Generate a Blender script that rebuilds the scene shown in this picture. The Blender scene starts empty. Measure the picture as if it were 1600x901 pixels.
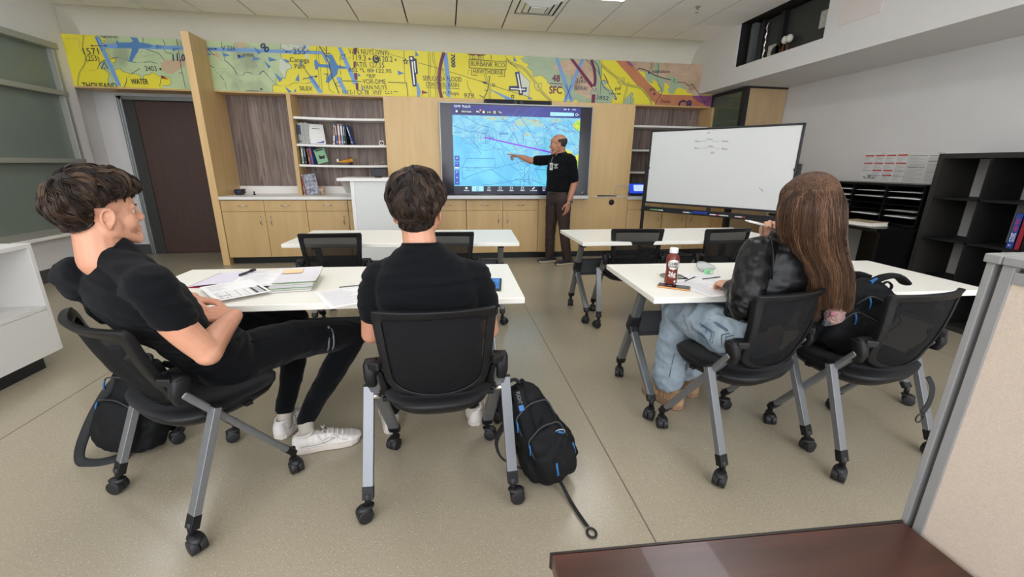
import bpy, math, random
import numpy as np
from mathutils import Vector, Matrix, noise
from mathutils.geometry import tessellate_polygon
scene = bpy.context.scene
COL = scene.collection
# ------------------------------------------------------------------ camera
CAM_H = 1.32
FPX = 659.0
PITCH, ROLL, YAW = 0.28523529, -0.01090279, 0.15057576
def cam_axes():
    cy, sy = math.cos(YAW), math.sin(YAW); cp, sp = math.cos(PITCH), math.sin(PITCH)
    cr, sr = math.cos(ROLL), math.sin(ROLL)
    F = np.array([sy*cp, cy*cp, -sp]); r0 = np.array([cy, -sy, 0.0]); d = np.cross(F, r0)
    return cr*r0+sr*d, -sr*r0+cr*d, F
RX, DX, FX = cam_axes()
cd = bpy.data.cameras.new('camera'); cam = bpy.data.objects.new('camera', cd); COL.objects.link(cam)
cd.sensor_width = 36.0; cd.lens = FPX/1600*36.0; cd.clip_start = 0.02; cd.clip_end = 60
M4 = Matrix(((RX[0], -DX[0], -FX[0], 0), (RX[1], -DX[1], -FX[1], 0), (RX[2], -DX[2], -FX[2], CAM_H), (0, 0, 0, 1)))
cam.matrix_world = M4
scene.camera = cam
def at(px, py, Y):
    "photo pixel to the point on the upright plane at distance Y (used for measured flat artwork)"
    d = RX*((px-800)/FPX)+DX*((py-450.5)/FPX)+FX
    t = Y/d[1]
    return Vector((d[0]*t, Y, CAM_H+d[2]*t))
# ------------------------------------------------------------------ world, exposure
w = bpy.data.worlds.new('world'); scene.world = w; w.use_nodes = True
w.node_tree.nodes['Background'].inputs[0].default_value = (0.92, 0.96, 1.03, 1)
w.node_tree.nodes['Background'].inputs[1].default_value = 4.1
vs = scene.view_settings; vs.view_transform = 'Standard'; vs.look = 'None'; vs.gamma = 1.0; vs.exposure = 0.0
vs.use_curve_mapping = False
scene.cycles.max_bounces = 14; scene.cycles.diffuse_bounces = 8; scene.cycles.transparent_max_bounces = 12
LAMP_STRENGTH = 6.7
LAMPS = [(x, y) for y in (4.5164, 2.078, -.36) for x in (-3.183, -.7444, 1.694)]
# ------------------------------------------------------------------ helpers
def srgb(h):
    if isinstance(h, str):
        h = h.lstrip('#'); c = [int(h[i:i+2], 16)/255 for i in (0, 2, 4)]
    else: c = list(h)
    return tuple(x/12.92 if x <= .04045 else ((x+.055)/1.055)**2.4 for x in c)
MATS = {}
def mat(name, col, rough=.5, metal=0.0, var=0.0, vscale=8.0, stretch=(1, 1, 1), bump=0.0, bscale=60.0, emit=0.0, spec=.5, alpha=1.0, coat=0.0, trans=0.0, rvar=0.0, col2=None, sheen=0.0, island=0.0, detail=4.0, bdetail=3.0):
    if name in MATS: return MATS[name]
    m = bpy.data.materials.new(name); m.use_nodes = True; nt = m.node_tree; N = nt.nodes; L = nt.links
    b = N['Principled BSDF']; c = srgb(col)
    b.inputs['Base Color'].default_value = (*c, 1); b.inputs['Roughness'].default_value = rough
    b.inputs['Metallic'].default_value = metal; b.inputs['Specular IOR Level'].default_value = spec
    b.inputs['Alpha'].default_value = alpha; b.inputs['Coat Weight'].default_value = coat
    b.inputs['Transmission Weight'].default_value = trans
    if sheen: b.inputs['Sheen Weight'].default_value = sheen
    if emit:
        b.inputs['Emission Color'].default_value = (*c, 1); b.inputs['Emission Strength'].default_value = emit
    tc = N.new('ShaderNodeTexCoord'); mp = N.new('ShaderNodeMapping'); mp.inputs['Scale'].default_value = stretch
    L.new(tc.outputs['Object'], mp.inputs['Vector'])
    if var or col2 or rvar:
        n = N.new('ShaderNodeTexNoise'); n.inputs['Scale'].default_value = vscale; n.inputs['Detail'].default_value = detail
        L.new(mp.outputs[0], n.inputs['Vector'])
        r = N.new('ShaderNodeValToRGB'); r.color_ramp.elements[0].position = .3; r.color_ramp.elements[1].position = .7
        if col2: ca, cb = c, srgb(col2)
        else: ca, cb = [max(0, x*(1-var)) for x in c], [min(1, x*(1+var)) for x in c]
        r.color_ramp.elements[0].color = (*ca, 1); r.color_ramp.elements[1].color = (*cb, 1)
        L.new(n.outputs['Fac'], r.inputs[0]); L.new(r.outputs[0], b.inputs['Base Color'])
        if rvar:
            mr = N.new('ShaderNodeMapRange'); mr.inputs[3].default_value = rough-rvar; mr.inputs[4].default_value = rough+rvar
            L.new(n.outputs['Fac'], mr.inputs[0]); L.new(mr.outputs[0], b.inputs['Roughness'])
    if island:
        g = N.new('ShaderNodeNewGeometry'); hs = N.new('ShaderNodeHueSaturation')
        mr = N.new('ShaderNodeMapRange'); mr.inputs[3].default_value = 1-island; mr.inputs[4].default_value = 1+island
        L.new(g.outputs['Random Per Island'], mr.inputs[0]); L.new(mr.outputs[0], hs.inputs['Value'])
        hs.inputs['Color'].default_value = (*c, 1)
        if b.inputs['Base Color'].links: L.new(b.inputs['Base Color'].links[0].from_socket, hs.inputs['Color'])
        L.new(hs.outputs[0], b.inputs['Base Color'])
    if bump:
        n = N.new('ShaderNodeTexNoise'); n.inputs['Scale'].default_value = bscale; n.inputs['Detail'].default_value = bdetail
        bp = N.new('ShaderNodeBump'); bp.inputs['Strength'].default_value = bump; bp.inputs['Distance'].default_value = .01
        L.new(mp.outputs[0], n.inputs['Vector']); L.new(n.outputs['Fac'], bp.inputs['Height']); L.new(bp.outputs[0], b.inputs['Normal'])
    MATS[name] = m
    return m

def V(*a): return Vector(a)
def rotz(a): return Matrix.Rotation(a, 4, 'Z')
def frame(dirv, up=(0, 0, 1)):
    z = Vector(dirv).normalized(); u = Vector(up)
    if abs(z.dot(u.normalized())) > .98: u = Vector((1, 0, 0)) if abs(z.x) < .9 else Vector((0, 1, 0))
    x = u.cross(z).normalized(); y = z.cross(x)
    return x, y, z

class G:
    "collects shapes into one mesh"
    def __init__(s): s.v = []; s.f = []; s.m = []; s.mats = []; s.sm = []
    def mi(s, m):
        if m is None: return 0
        if m not in s.mats: s.mats.append(m)
        return s.mats.index(m)
    def add(s, vs_, fs, m=None, smooth=False, X=None):
        o = len(s.v); k = s.mi(m)
        for p in vs_:
            p = Vector(p); s.v.append(tuple(X @ p) if X else tuple(p))
        for f in fs: s.f.append(tuple(i+o for i in f)); s.m.append(k); s.sm.append(smooth)
        return s
    def box(s, a, b, m=None, X=None):
        x0, y0, z0 = [min(a[i], b[i]) for i in range(3)]; x1, y1, z1 = [max(a[i], b[i]) for i in range(3)]
        vs_ = [(x0, y0, z0), (x1, y0, z0), (x1, y1, z0), (x0, y1, z0), (x0, y0, z1), (x1, y0, z1), (x1, y1, z1), (x0, y1, z1)]
        return s.add(vs_, [(0, 3, 2, 1), (4, 5, 6, 7), (0, 1, 5, 4), (1, 2, 6, 5), (2, 3, 7, 6), (3, 0, 4, 7)], m, False, X)
    def bar(s, p, q, wx, wy, m=None, up=(0, 0, 1)):
        p = Vector(p); q = Vector(q); x, y, z = frame(q-p, up); vs_ = []
        for c in (p, q):
            for (i, j) in ((-1, -1), (1, -1), (1, 1), (-1, 1)): vs_.append(c+x*(i*wx/2)+y*(j*wy/2))
        return s.add(vs_, [(0, 3, 2, 1), (4, 5, 6, 7), (0, 1, 5, 4), (1, 2, 6, 5), (2, 3, 7, 6), (3, 0, 4, 7)], m)
    def rings(s, rings, m=None, closed=False, caps=True, smooth=True, X=None):
        n = len(rings[0]); vs_ = [p for r in rings for p in r]; fs = []
        R_ = len(rings)
        for i in range(R_ if closed else R_-1):
            a = i*n; b = ((i+1) % R_)*n
            for j in range(n):
                k = (j+1) % n; fs.append((a+j, a+k, b+k, b+j))
        if caps and not closed:
            fs.append(tuple(range(n-1, -1, -1))); fs.append(tuple((R_-1)*n+j for j in range(n)))
        return s.add(vs_, fs, m, smooth, X)
    def cyl(s, p, q, r, r2=None, m=None, n=16, smooth=True, X=None):
        p = Vector(p); q = Vector(q); r2 = r if r2 is None else r2; x, y, z = frame(q-p)
        rg = [[c+x*(rr*math.cos(2*math.pi*j/n))+y*(rr*math.sin(2*math.pi*j/n)) for j in range(n)] for c, rr in ((p, r), (q, r2))]
        return s.rings(rg, m, smooth=smooth, X=X)
    def tube(s, pts, r, m=None, n=8, closed=False, flat=1.0, up=(0, 0, 1), X=None):
        pts = [Vector(p) for p in pts]; N_ = len(pts); rg = []
        x = None
        for i, p in enumerate(pts):
            if closed: t = pts[(i+1) % N_]-pts[i-1]
            else: t = pts[min(i+1, N_-1)]-pts[max(i-1, 0)]
            if t.length < 1e-9: t = Vector((0, 0, 1))
            t.normalize()
            if x is None: x, y, _ = frame(t, up)
            else:
                x = x-t*x.dot(t)
                x = x.normalized() if x.length > 1e-6 else frame(t, up)[0]
                y = t.cross(x)
            rr = r[i] if isinstance(r, (list, tuple)) else r
            rg.append([p+x*(rr*math.cos(2*math.pi*j/n))+y*(rr*flat*math.sin(2*math.pi*j/n)) for j in range(n)])
        return s.rings(rg, m, closed=closed, X=X)
    def lathe(s, prof, c=(0, 0, 0), m=None, n=24, X=None):
        c = Vector(c)
        rg = [[c+Vector((r*math.cos(2*math.pi*j/n), r*math.sin(2*math.pi*j/n), z)) for j in range(n)] for r, z in prof]
        return s.rings(rg, m, X=X)
    def ell(s, c, r, m=None, X=None, n=16, k=10, R=None):
        c = Vector(c); vs_ = []; fs = []
        for i in range(1, k):
            a = math.pi*i/k
            for j in range(n):
                b = 2*math.pi*j/n
                d = Vector((r[0]*math.sin(a)*math.cos(b), r[1]*math.sin(a)*math.sin(b), r[2]*math.cos(a)))
                vs_.append(c+(R @ d if R else d))
        top = len(vs_); d = Vector((0, 0, r[2])); vs_.append(c+(R @ d if R else d)); d = -d; vs_.append(c+(R @ d if R else d))
        for i in range(k-2):
            for j in range(n):
                q = (j+1) % n; fs.append((i*n+j, (i+1)*n+j, (i+1)*n+q, i*n+q))
        for j in range(n):
            q = (j+1) % n; fs.append((top, j, q)); fs.append((top+1, (k-2)*n+q, (k-2)*n+j))
        return s.add(vs_, fs, m, True, X)
    def cap(s, p, q, r1, r2=None, m=None, n=14):
        "tapered limb with round ends"
        p = Vector(p); q = Vector(q); r2 = r1 if r2 is None else r2
        x, y, z = frame(q-p); rg = []
        for i in range(6):
            a = math.pi/2*(i/5); rr = r1*math.sin(a)+1e-4; rg.append((p-z*(r1*math.cos(a)), rr))
        for i in range(6):
            a = math.pi/2*(i/5); rr = r2*math.cos(a)+1e-4; rg.append((q+z*(r2*math.sin(a)), rr))
        return s.rings([[c+x*(rr*math.cos(2*math.pi*j/n))+y*(rr*math.sin(2*math.pi*j/n)) for j in range(n)] for c, rr in rg], m)
    def loft(s, secs, m=None, n=20, power=2.0):
        "secs: (center, half_x_vector, half_y_vector) superellipse sections"
        rg = []
        for c, a, b in secs:
            c = Vector(c); a = Vector(a); b = Vector(b); ring = []
            for j in range(n):
                t = 2*math.pi*j/n; ct, st = math.cos(t), math.sin(t)
                ring.append(c+a*(math.copysign(abs(ct)**(2/power), ct))+b*(math.copysign(abs(st)**(2/power), st)))
            rg.append(ring)
        return s.rings(rg, m)
    def prism(s, poly, h, m=None, X=None, smooth=False):
        "poly list of 2-D points, extruded along z"
        n = len(poly); vs_ = [(x, y, 0) for x, y in poly]+[(x, y, h) for x, y in poly]
        fs = [tuple(range(n-1, -1, -1)), tuple(range(n, 2*n))]+[(i, (i+1) % n, n+(i+1) % n, n+i) for i in range(n)]
        return s.add(vs_, fs, m, smooth, X)
    def build(s, name, m=None, parent=None, bevel=0.0, seg=2, wn=False):
        me = bpy.data.meshes.new(name); me.from_pydata(s.v, [], s.f)
        ms = [x if x is not None else m for x in s.mats] or [m]
        if m is not None and not s.mats: ms = [m]
        for x in ms: me.materials.append(x)
        if s.mats: me.polygons.foreach_set('material_index', s.m)
        me.polygons.foreach_set('use_smooth', s.sm); me.update()
        o = bpy.data.objects.new(name, me); COL.objects.link(o)
        if parent: o.parent = parent
        if bevel:
            bv = o.modifiers.new('bevel', 'BEVEL'); bv.width = bevel; bv.segments = seg; bv.limit_method = 'ANGLE'; bv.angle_limit = math.radians(50)
        return o
def tag(o, label=None, cat=None, group=None, kind=None):
    if label: o['label'] = label
    if cat: o['category'] = cat
    if group: o['group'] = group
    if kind: o['kind'] = kind
    return o
def empty(name, loc, rz=0.0, label=None, cat=None, group=None):
    o = bpy.data.objects.new(name, None); COL.objects.link(o); o.location = loc; o.rotation_euler = (0, 0, rz); o.empty_display_size = .1
    return tag(o, label, cat, group)
def copy_tree(o, parent=None):
    c = o.copy(); COL.objects.link(c)
    if parent: c.parent = parent
    for ch in list(o.children): copy_tree(ch, c)
    return c
def rebase(o):
    "parent keeps its place; children meshes were built in world space: shift them into the parent's frame"
    X = (Matrix.Translation(o.location) @ o.rotation_euler.to_matrix().to_4x4()).inverted()
    for ch in o.children:
        if not ch.get('_done'): ch.data.transform(X)
        for g in ch.children: g.data.transform(X)
def structure(g, name, m=None, **k): return tag(g.build(name, m, **k), kind='structure')

def blob(g, name, m, parent=None, voxel=.006, smooth=4, fold=None):
    "fuse the shapes of g into one continuous surface"
    o = g.build(name, m)
    r = o.modifiers.new('r', 'REMESH'); r.mode = 'VOXEL'; r.voxel_size = voxel; r.use_smooth_shade = True
    s_ = o.modifiers.new('s', 'SMOOTH'); s_.factor = .5; s_.iterations = smooth
    dg = bpy.context.evaluated_depsgraph_get(); dg.update()
    me = bpy.data.meshes.new_from_object(o.evaluated_get(dg))
    bpy.data.objects.remove(o)
    me.name = name; me.materials.clear(); me.materials.append(m)
    if fold:
        n = len(me.vertices); co = np.empty(n*3, 'f'); no = np.empty(n*3, 'f')
        me.vertices.foreach_get('co', co); me.vertices.foreach_get('normal', no)
        co = co.reshape(-1, 3); no = no.reshape(-1, 3)
        d = np.array([fold(Vector(p)) for p in co], 'f'); co = co+no*d[:, None]
        me.vertices.foreach_set('co', co.ravel()); me.update()
    me.polygons.foreach_set('use_smooth', [True]*len(me.polygons))
    ob = bpy.data.objects.new(name, me); COL.objects.link(ob)
    if parent: ob.parent = parent
    return ob
def folds(amp=.004, sc=(9, 9, 22), seed=0):
    s = Vector((seed*3.1, seed*1.7, seed*.9))
    def f(p):
        q = Vector((p.x*sc[0], p.y*sc[1], p.z*sc[2]))+s
        q += Vector((noise.noise(q*.5), noise.noise(q*.5+Vector((5, 1, 2))), 0))*1.2
        a = noise.noise(q); b = noise.noise(q*2.3+Vector((7, 3, 1)))
        return amp*((1-abs(a)*2.2)*.8+b*.5)
    return f
def bez(p, q, r, s_, n):
    out = []
    for i in range(n+1):
        t = i/n; out.append(Vector(p)*(1-t)**3+Vector(q)*3*t*(1-t)**2+Vector(r)*3*t*t*(1-t)+Vector(s_)*t**3)
    return out
# flat artwork on a plane -------------------------------------------------
TXT = {}
def text_tris(s, bold=False):
    key = s
    if key in TXT: return TXT[key]
    cu = bpy.data.curves.new('t', 'FONT'); cu.body = s; cu.size = 1.0; cu.resolution_u = 3
    o = bpy.data.objects.new('t', cu); COL.objects.link(o)
    dg = bpy.context.evaluated_depsgraph_get(); dg.update()
    me = bpy.data.meshes.new_from_object(o.evaluated_get(dg)); me.calc_loop_triangles()
    tr = [[(me.vertices[i].co.x, me.vertices[i].co.y) for i in t.vertices] for t in me.loop_triangles]
    bpy.data.objects.remove(o); bpy.data.meshes.remove(me); bpy.data.curves.remove(cu)
    if tr:
        x0 = min(p[0] for t in tr for p in t); x1 = max(p[0] for t in tr for p in t); y0 = 0; y1 = .69
    else: x0, x1, y0, y1 = 0, 1, 0, 1
    TXT[key] = (tr, x0, x1, y1)
    return TXT[key]
class Art:
    "layers of flat marks on a plane with origin O, axes U and W (unit), normal n"
    def __init__(s, O, U, W, n, clip=None, step=.0003):
        s.O = Vector(O); s.U = Vector(U); s.W = Vector(W); s.n = Vector(n); s.g = G(); s.k = 0; s.clip = clip; s.step = step
    def _c(s, poly):
        if not s.clip: return poly
        x0, y0, x1, y1 = s.clip
        for ax, lim, sg in ((0, x0, 1), (0, x1, -1), (1, y0, 1), (1, y1, -1)):
            out = []
            for i in range(len(poly)):
                a, b = poly[i-1], poly[i]; da = (a[ax]-lim)*sg; db = (b[ax]-lim)*sg
                if da >= 0: out.append(a)
                if (da < 0) != (db < 0):
                    t = da/(da-db); out.append((a[0]+(b[0]-a[0])*t, a[1]+(b[1]-a[1])*t))
            poly = out
            if len(poly) < 3: return []
        return poly
    def conv(s, poly, m):
        poly = s._c(poly)
        if len(poly) < 3: return
        h = s.k*s.step
        s.g.add([s.O+s.U*p[0]+s.W*p[1]+s.n*h for p in poly], [tuple(range(len(poly)))], m)
    def layer(s): s.k += 1; return s
    def poly(s, pts, m, new=True):
        if new: s.k += 1
        pts = [(p[0], p[1]) for p in pts]
        for t in tessellate_polygon([[Vector((p[0], p[1], 0)) for p in pts]]): s.conv([pts[i] for i in t], m)
    def rect(s, x0, y0, x1, y1, m, new=True):
        if new: s.k += 1
        s.conv([(x0, y0), (x1, y0), (x1, y1), (x0, y1)], m)
    def line(s, pts, w_, m, new=True, closed=False, dash=None):
        if new: s.k += 1
        pts = [Vector((p[0], p[1])) for p in pts]
        if closed: pts.append(pts[0])
        acc = 0
        if not dash:
            cl = closed
            P_ = [pts[0]]
            for p in pts[1:]:
                if (p-P_[-1]).length > 1e-6: P_.append(p)
            if len(P_) < 2: return
            n = len(P_); L_ = []; R_ = []
            for i in range(n):
                d0 = (P_[i]-P_[i-1]) if i else ((P_[-1]-P_[-2]) if cl else (P_[1]-P_[0]))
                d1 = (P_[i+1]-P_[i]) if i < n-1 else ((P_[1]-P_[0]) if cl else (P_[-1]-P_[-2]))
                d0 = d0.normalized(); d1 = d1.normalized(); t = (d0+d1)
                t = t.normalized() if t.length > .2 else d1
                nn = Vector((-t.y, t.x)); k = 1/max(.5, nn.dot(Vector((-d1.y, d1.x))))
                L_.append(P_[i]+nn*w_/2*k); R_.append(P_[i]-nn*w_/2*k)
            for i in range(n-1): s.conv([tuple(R_[i]), tuple(R_[i+1]), tuple(L_[i+1]), tuple(L_[i])], m)
            return
        for a, b in zip(pts, pts[1:]):
            d = b-a; L_ = d.length
            if L_ < 1e-7: continue
            d /= L_; nn = Vector((-d.y, d.x))*w_/2
            if dash:
                on, off = dash; t = -(acc % (on+off))
                while t < L_:
                    t0, t1 = max(0, t), min(L_, t+on)
                    if t1 > t0: p, q = a+d*t0, a+d*t1; s.conv([tuple(p-nn), tuple(q-nn), tuple(q+nn), tuple(p+nn)], m)
                    t += on+off
                acc += L_
    def disc(s, c, r, m, new=True, n=16, ry=None):
        if new: s.k += 1
        ry = r if ry is None else ry
        s.conv([(c[0]+r*math.cos(2*math.pi*i/n), c[1]+ry*math.sin(2*math.pi*i/n)) for i in range(n)], m)
    def ring(s, c, r, w_, m, n=24, ry=None):
        ry = r if ry is None else ry
        s.line([(c[0]+r*math.cos(2*math.pi*i/n), c[1]+ry*math.sin(2*math.pi*i/n)) for i in range(n)], w_, m, closed=True)
    def text(s, txt, p, q, h, m, new=True, shear=0.0, bold=0.0):
        "baseline from p to q, cap height h"
        if new: s.k += 1
        tr, x0, x1, y1 = text_tris(txt); p = Vector((p[0], p[1])); q = Vector((q[0], q[1])); d = q-p; sx = d.length/max(1e-6, x1-x0)
        d.normalize(); nn = Vector((-d.y, d.x)); sy = h/y1
        offs = [(0, 0)] if not bold else [(-bold, 0), (bold, 0), (0, bold), (0, -bold)]
        for i, (ox, oy) in enumerate(offs):
            if i: s.k += .25
            for t in tr:
                s.conv([tuple(p+d*((a-x0)*sx+b*sy*shear+ox)+nn*(b*sy+oy)) for a, b in t], m)
    def tri(s, p, q, r, m): s.poly([p, q, r], m)
    def star(s, c, r, m, new=True):
        s.poly([(c[0]+(r if i % 2 == 0 else r*.42)*math.sin(math.pi*i/5), c[1]+(r if i % 2 == 0 else r*.42)*math.cos(math.pi*i/5)) for i in range(10)], m, new)
# ================================================================== materials
M_wall = mat('wall_paint', '#d9d7d5', .75, var=.02, vscale=3, bump=.05, bscale=220)
M_ceil = mat('ceiling_tile', '#f5f3f1', .85, var=.03, vscale=2, bump=.05, bscale=300)
M_dark = mat('dark_gap', '#24211f', .8)
M_base = mat('rubber_base', '#4b4c4b', .55)
M_maple = mat('maple_veneer', '#d0b07e', .42, col2='#c6a570', vscale=2.2, stretch=(6, 6, .7), bump=.02, bscale=30)
M_mapleedge = mat('maple_edge', '#dcb883', .45, var=.06, vscale=5, stretch=(8, 8, .5))
M_white = mat('white_laminate', '#eceae6', .32, var=.01)
M_whitetop = mat('white_table_laminate', '#efece2', .35, var=.01, vscale=20)
M_black = mat('black_plastic', '#17171a', .45, bump=.03, bscale=300)
M_alu = mat('brushed_aluminium', '#9fa3a2', .38, metal=.8, var=.04, vscale=20, stretch=(1, 1, 30))
M_greyalu = mat('grey_window_frame', '#a7a89e', .45, metal=.35)
M_steel = mat('satin_steel', '#d9d4ca', .25, metal=1)
def wood_planks():
    m = bpy.data.materials.new('grey_oak_planks'); m.use_nodes = True; nt = m.node_tree; N = nt.nodes; L = nt.links; b = N['Principled BSDF']
    tc = N.new('ShaderNodeTexCoord'); sp = N.new('ShaderNodeSeparateXYZ'); L.new(tc.outputs['Object'], sp.inputs[0])
    mu = N.new('ShaderNodeMath'); mu.operation = 'MULTIPLY'; mu.inputs[1].default_value = 1/.125; L.new(sp.outputs[0], mu.inputs[0])
    fl = N.new('ShaderNodeMath'); fl.operation = 'FLOOR'; L.new(mu.outputs[0], fl.inputs[0])
    fr = N.new('ShaderNodeMath'); fr.operation = 'FRACT'; L.new(mu.outputs[0], fr.inputs[0])
    wn = N.new('ShaderNodeTexWhiteNoise'); wn.noise_dimensions = '1D'; L.new(fl.outputs[0], wn.inputs['W'])
    mp = N.new('ShaderNodeMapping'); mp.inputs['Scale'].default_value = (22, 22, 1.6); L.new(tc.outputs['Object'], mp.inputs[0])
    ad = N.new('ShaderNodeVectorMath'); ad.operation = 'ADD'; cb = N.new('ShaderNodeCombineXYZ'); m2 = N.new('ShaderNodeMath'); m2.operation = 'MULTIPLY'; m2.inputs[1].default_value = 9
    L.new(wn.outputs['Value'], m2.inputs[0]); L.new(m2.outputs[0], cb.inputs[2]); L.new(mp.outputs[0], ad.inputs[0]); L.new(cb.outputs[0], ad.inputs[1])
    n = N.new('ShaderNodeTexNoise'); n.inputs['Scale'].default_value = 1; n.inputs['Detail'].default_value = 8; n.inputs['Distortion'].default_value = 1.2; L.new(ad.outputs[0], n.inputs['Vector'])
    r = N.new('ShaderNodeValToRGB'); e = r.color_ramp.elements
    e[0].position = .28; e[0].color = (*srgb('#5a4b45'), 1); e[1].position = .72; e[1].color = (*srgb('#9a8a80'), 1); x = e.new(.5); x.color = (*srgb('#806f66'), 1)
    L.new(n.outputs['Fac'], r.inputs[0])
    mr = N.new('ShaderNodeMapRange'); mr.inputs[3].default_value = .82; mr.inputs[4].default_value = 1.12; L.new(wn.outputs['Value'], mr.inputs[0])
    hs = N.new('ShaderNodeHueSaturation'); L.new(mr.outputs[0], hs.inputs['Value']); L.new(r.outputs[0], hs.inputs['Color'])
    lt = N.new('ShaderNodeMath'); lt.operation = 'GREATER_THAN'; lt.inputs[1].default_value = .03; L.new(fr.outputs[0], lt.inputs[0])
    mx = N.new('ShaderNodeMix'); mx.data_type = 'RGBA'; mx.inputs[6].default_value = (*srgb('#4e413c'), 1); L.new(lt.outputs[0], mx.inputs[0]); L.new(hs.outputs[0], mx.inputs[7]); L.new(mx.outputs[2], b.inputs['Base Color'])
    b.inputs['Roughness'].default_value = .5
    return m
M_plank = wood_planks()
def floor_mat():
    m = bpy.data.materials.new('polished_concrete'); m.use_nodes = True; nt = m.node_tree; N = nt.nodes; L = nt.links; b = N['Principled BSDF']
    tc = N.new('ShaderNodeTexCoord')
    def nz(sc, de, out='Fac'):
        n = N.new('ShaderNodeTexNoise'); n.inputs['Scale'].default_value = sc; n.inputs['Detail'].default_value = de; L.new(tc.outputs['Object'], n.inputs['Vector']); return n.outputs[out]
    def ramp(src, a, ca, b_, cb):
        r = N.new('ShaderNodeValToRGB'); e = r.color_ramp.elements; e[0].position = a; e[0].color = (*ca, 1); e[1].position = b_; e[1].color = (*cb, 1); L.new(src, r.inputs[0]); return r.outputs[0]
    def mix(f, a, b2, mode='MIX'):
        x = N.new('ShaderNodeMix'); x.data_type = 'RGBA'; x.blend_type = mode
        if isinstance(f, float): x.inputs[0].default_value = f
        else: L.new(f, x.inputs[0])
        for k, s_ in ((6, a), (7, b2)):
            if isinstance(s_, tuple): x.inputs[k].default_value = s_
            else: L.new(s_, x.inputs[k])
        return x.outputs[2]
    base = ramp(nz(.9, 3), .25, srgb('#9a907c'), .80, srgb('#a69b86'))
    speck = ramp(nz(190, 2), .60, (0, 0, 0), .70, (1, 1, 1))
    dark = ramp(nz(120, 3), .30, (1, 1, 1), .40, (0, 0, 0))
    c = mix(speck, base, (*srgb('#c2bdab'), 1)); 
    x = N.new('ShaderNodeMath'); x.operation = 'MULTIPLY'; x.inputs[1].default_value = .45; L.new(dark, x.inputs[0])
    c = mix(x.outputs[0], c, (*srgb('#6f6756'), 1))
    L.new(c, b.inputs['Base Color'])
    rr = N.new('ShaderNodeMapRange'); rr.inputs[3].default_value = .17; rr.inputs[4].default_value = .27; L.new(nz(2.0, 3), rr.inputs[0]); L.new(rr.outputs[0], b.inputs['Roughness'])
    bp = N.new('ShaderNodeBump'); bp.inputs['Strength'].default_value = .06; bp.inputs['Distance'].default_value = .004; L.new(nz(60, 4), bp.inputs['Height']); L.new(bp.outputs[0], b.inputs['Normal'])
    b.inputs['Specular IOR Level'].default_value = .45
    return m
M_floor = floor_mat()

# ================================================================== room shell
ZC, YB = 3.06, 6.67
XL, XR, XS, ZS = -4.46, 4.60, 3.74, 2.356
g = G(); g.box((-5.2, -3.2, -.12), (5, 7.1, 0), M_floor)
for x in (-2.21, .715, 3.64): g.box((x-.003, -3.0, -.01), (x+.003, 6.9, .0006), mat('floor_joint', '#6e5f52', .7))
structure(g, 'floor', M_floor)
# ceiling of square tiles
g = G(); g.box((XL-.1, -1.6, ZC+.02), (XS+.05, YB+.05, ZC+.06), M_dark)
xs = [.17+.6096*k for k in range(-8, 7)]
xs = [XL]+[x for x in xs if XL < x < XS]+[XS]
ys = [6.345-.6096*k for k in range(0, 14)]
VENT = (.17+.6096, 5.7354)
lampset = []
for i in range(len(xs)-1):
    for j in range(len(ys)-1):
        x0, x1, y1, y0 = xs[i], xs[i+1], ys[j], ys[j+1]
        if x1-x0 < .05: continue
        if any(abs((x0+x1)/2-lx) < .31 and abs((y0+y1)/2-ly) < .62 for lx, ly in lampset): continue
        g.box((x0+.009 if i else x0, y0+.0025, ZC), (x1-.009 if i < len(xs)-2 else x1, y1-.0025, ZC+.02), M_ceil)
g.box((XL, 6.345, ZC), (XS, YB, ZC+.02), M_wall)
structure(g, 'ceiling', M_ceil)
# cove between the front wall and the ceiling
g = G(); prof = [(YB, 2.70)]
for k in range(13):
    a = math.pi/2*k/12; prof.append((YB-.31+.31*math.cos(a), ZC-.315+.31*math.sin(a)+.004))
prof += [(YB+.02, ZC+.01), (YB+.02, 2.70)]
g.rings([[(XL, y, z) for y, z in prof], [(XS+.01, y, z) for y, z in prof]], M_wall, smooth=False)
structure(g, 'trim_cove', M_wall)
# front wall: recessed door bay on the left and the wall behind the casework
DX0, DX1, DZ = -4.322, -3.10, 2.146
g = G(); g.box((-4.62, 6.85, 0), (DX0, 7.0, 3.1), M_wall); g.box((DX0, 6.85, DZ), (DX1, 7.0, 3.1), M_wall); g.box((DX1, 6.85, 0), (-2.90, 7.0, 3.1), M_wall)
g.box((DX0, 6.935, -.1), (DX1, 7.02, DZ+.05), M_dark); g.box((-2.905, 6.67, 0), (XR+.05, 7.0, 3.1), M_wall); g.box((XL-.2, 6.67, 2.76), (-2.9, 6.86, 3.1), M_wall)  # first box: dark blocker added behind the door, stops world light at its gaps
structure(g, 'wall_front', M_wall)
# left wall with window opening
WY1, WY0, WZ0, WZ1 = 6.20, 1.2, .50, 2.60
g = G(); g.box((XL-.3, -3.1, 0), (XL, 6.355, WZ0), M_wall); g.box((XL-.3, -3.1, WZ1), (XL, 6.355, 3.1), M_wall)
g.box((XL-.3, WY1, WZ0), (XL, 6.355, WZ1), M_wall); g.box((XL-.3, -3.1, WZ0), (XL, WY0, WZ1), M_wall)
g.box((XL-.3, 6.35, 2.745), (XL, 6.86, 3.1), M_wall); g.box((XL-.45, 6.35, 0), (-4.62, 7.0, 2.75), M_wall)
structure(g, 'wall_left', M_wall)
g = G(); g.box((XL, -3, 0), (XL+.012, 6.367, .145), M_base); g.box((XL-.01, 6.355, 0), (XL+.012, 6.367, .145), M_base); structure(g, 'baseboard_left', M_base, bevel=.003)
g = G(); g.box((-4.62, 6.355, 0), (-4.608, 6.85, .145), M_base); g.box((-4.62, 6.838, 0), (DX0, 6.85, .145), M_base); structure(g, 'baseboard_front', M_base)
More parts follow.
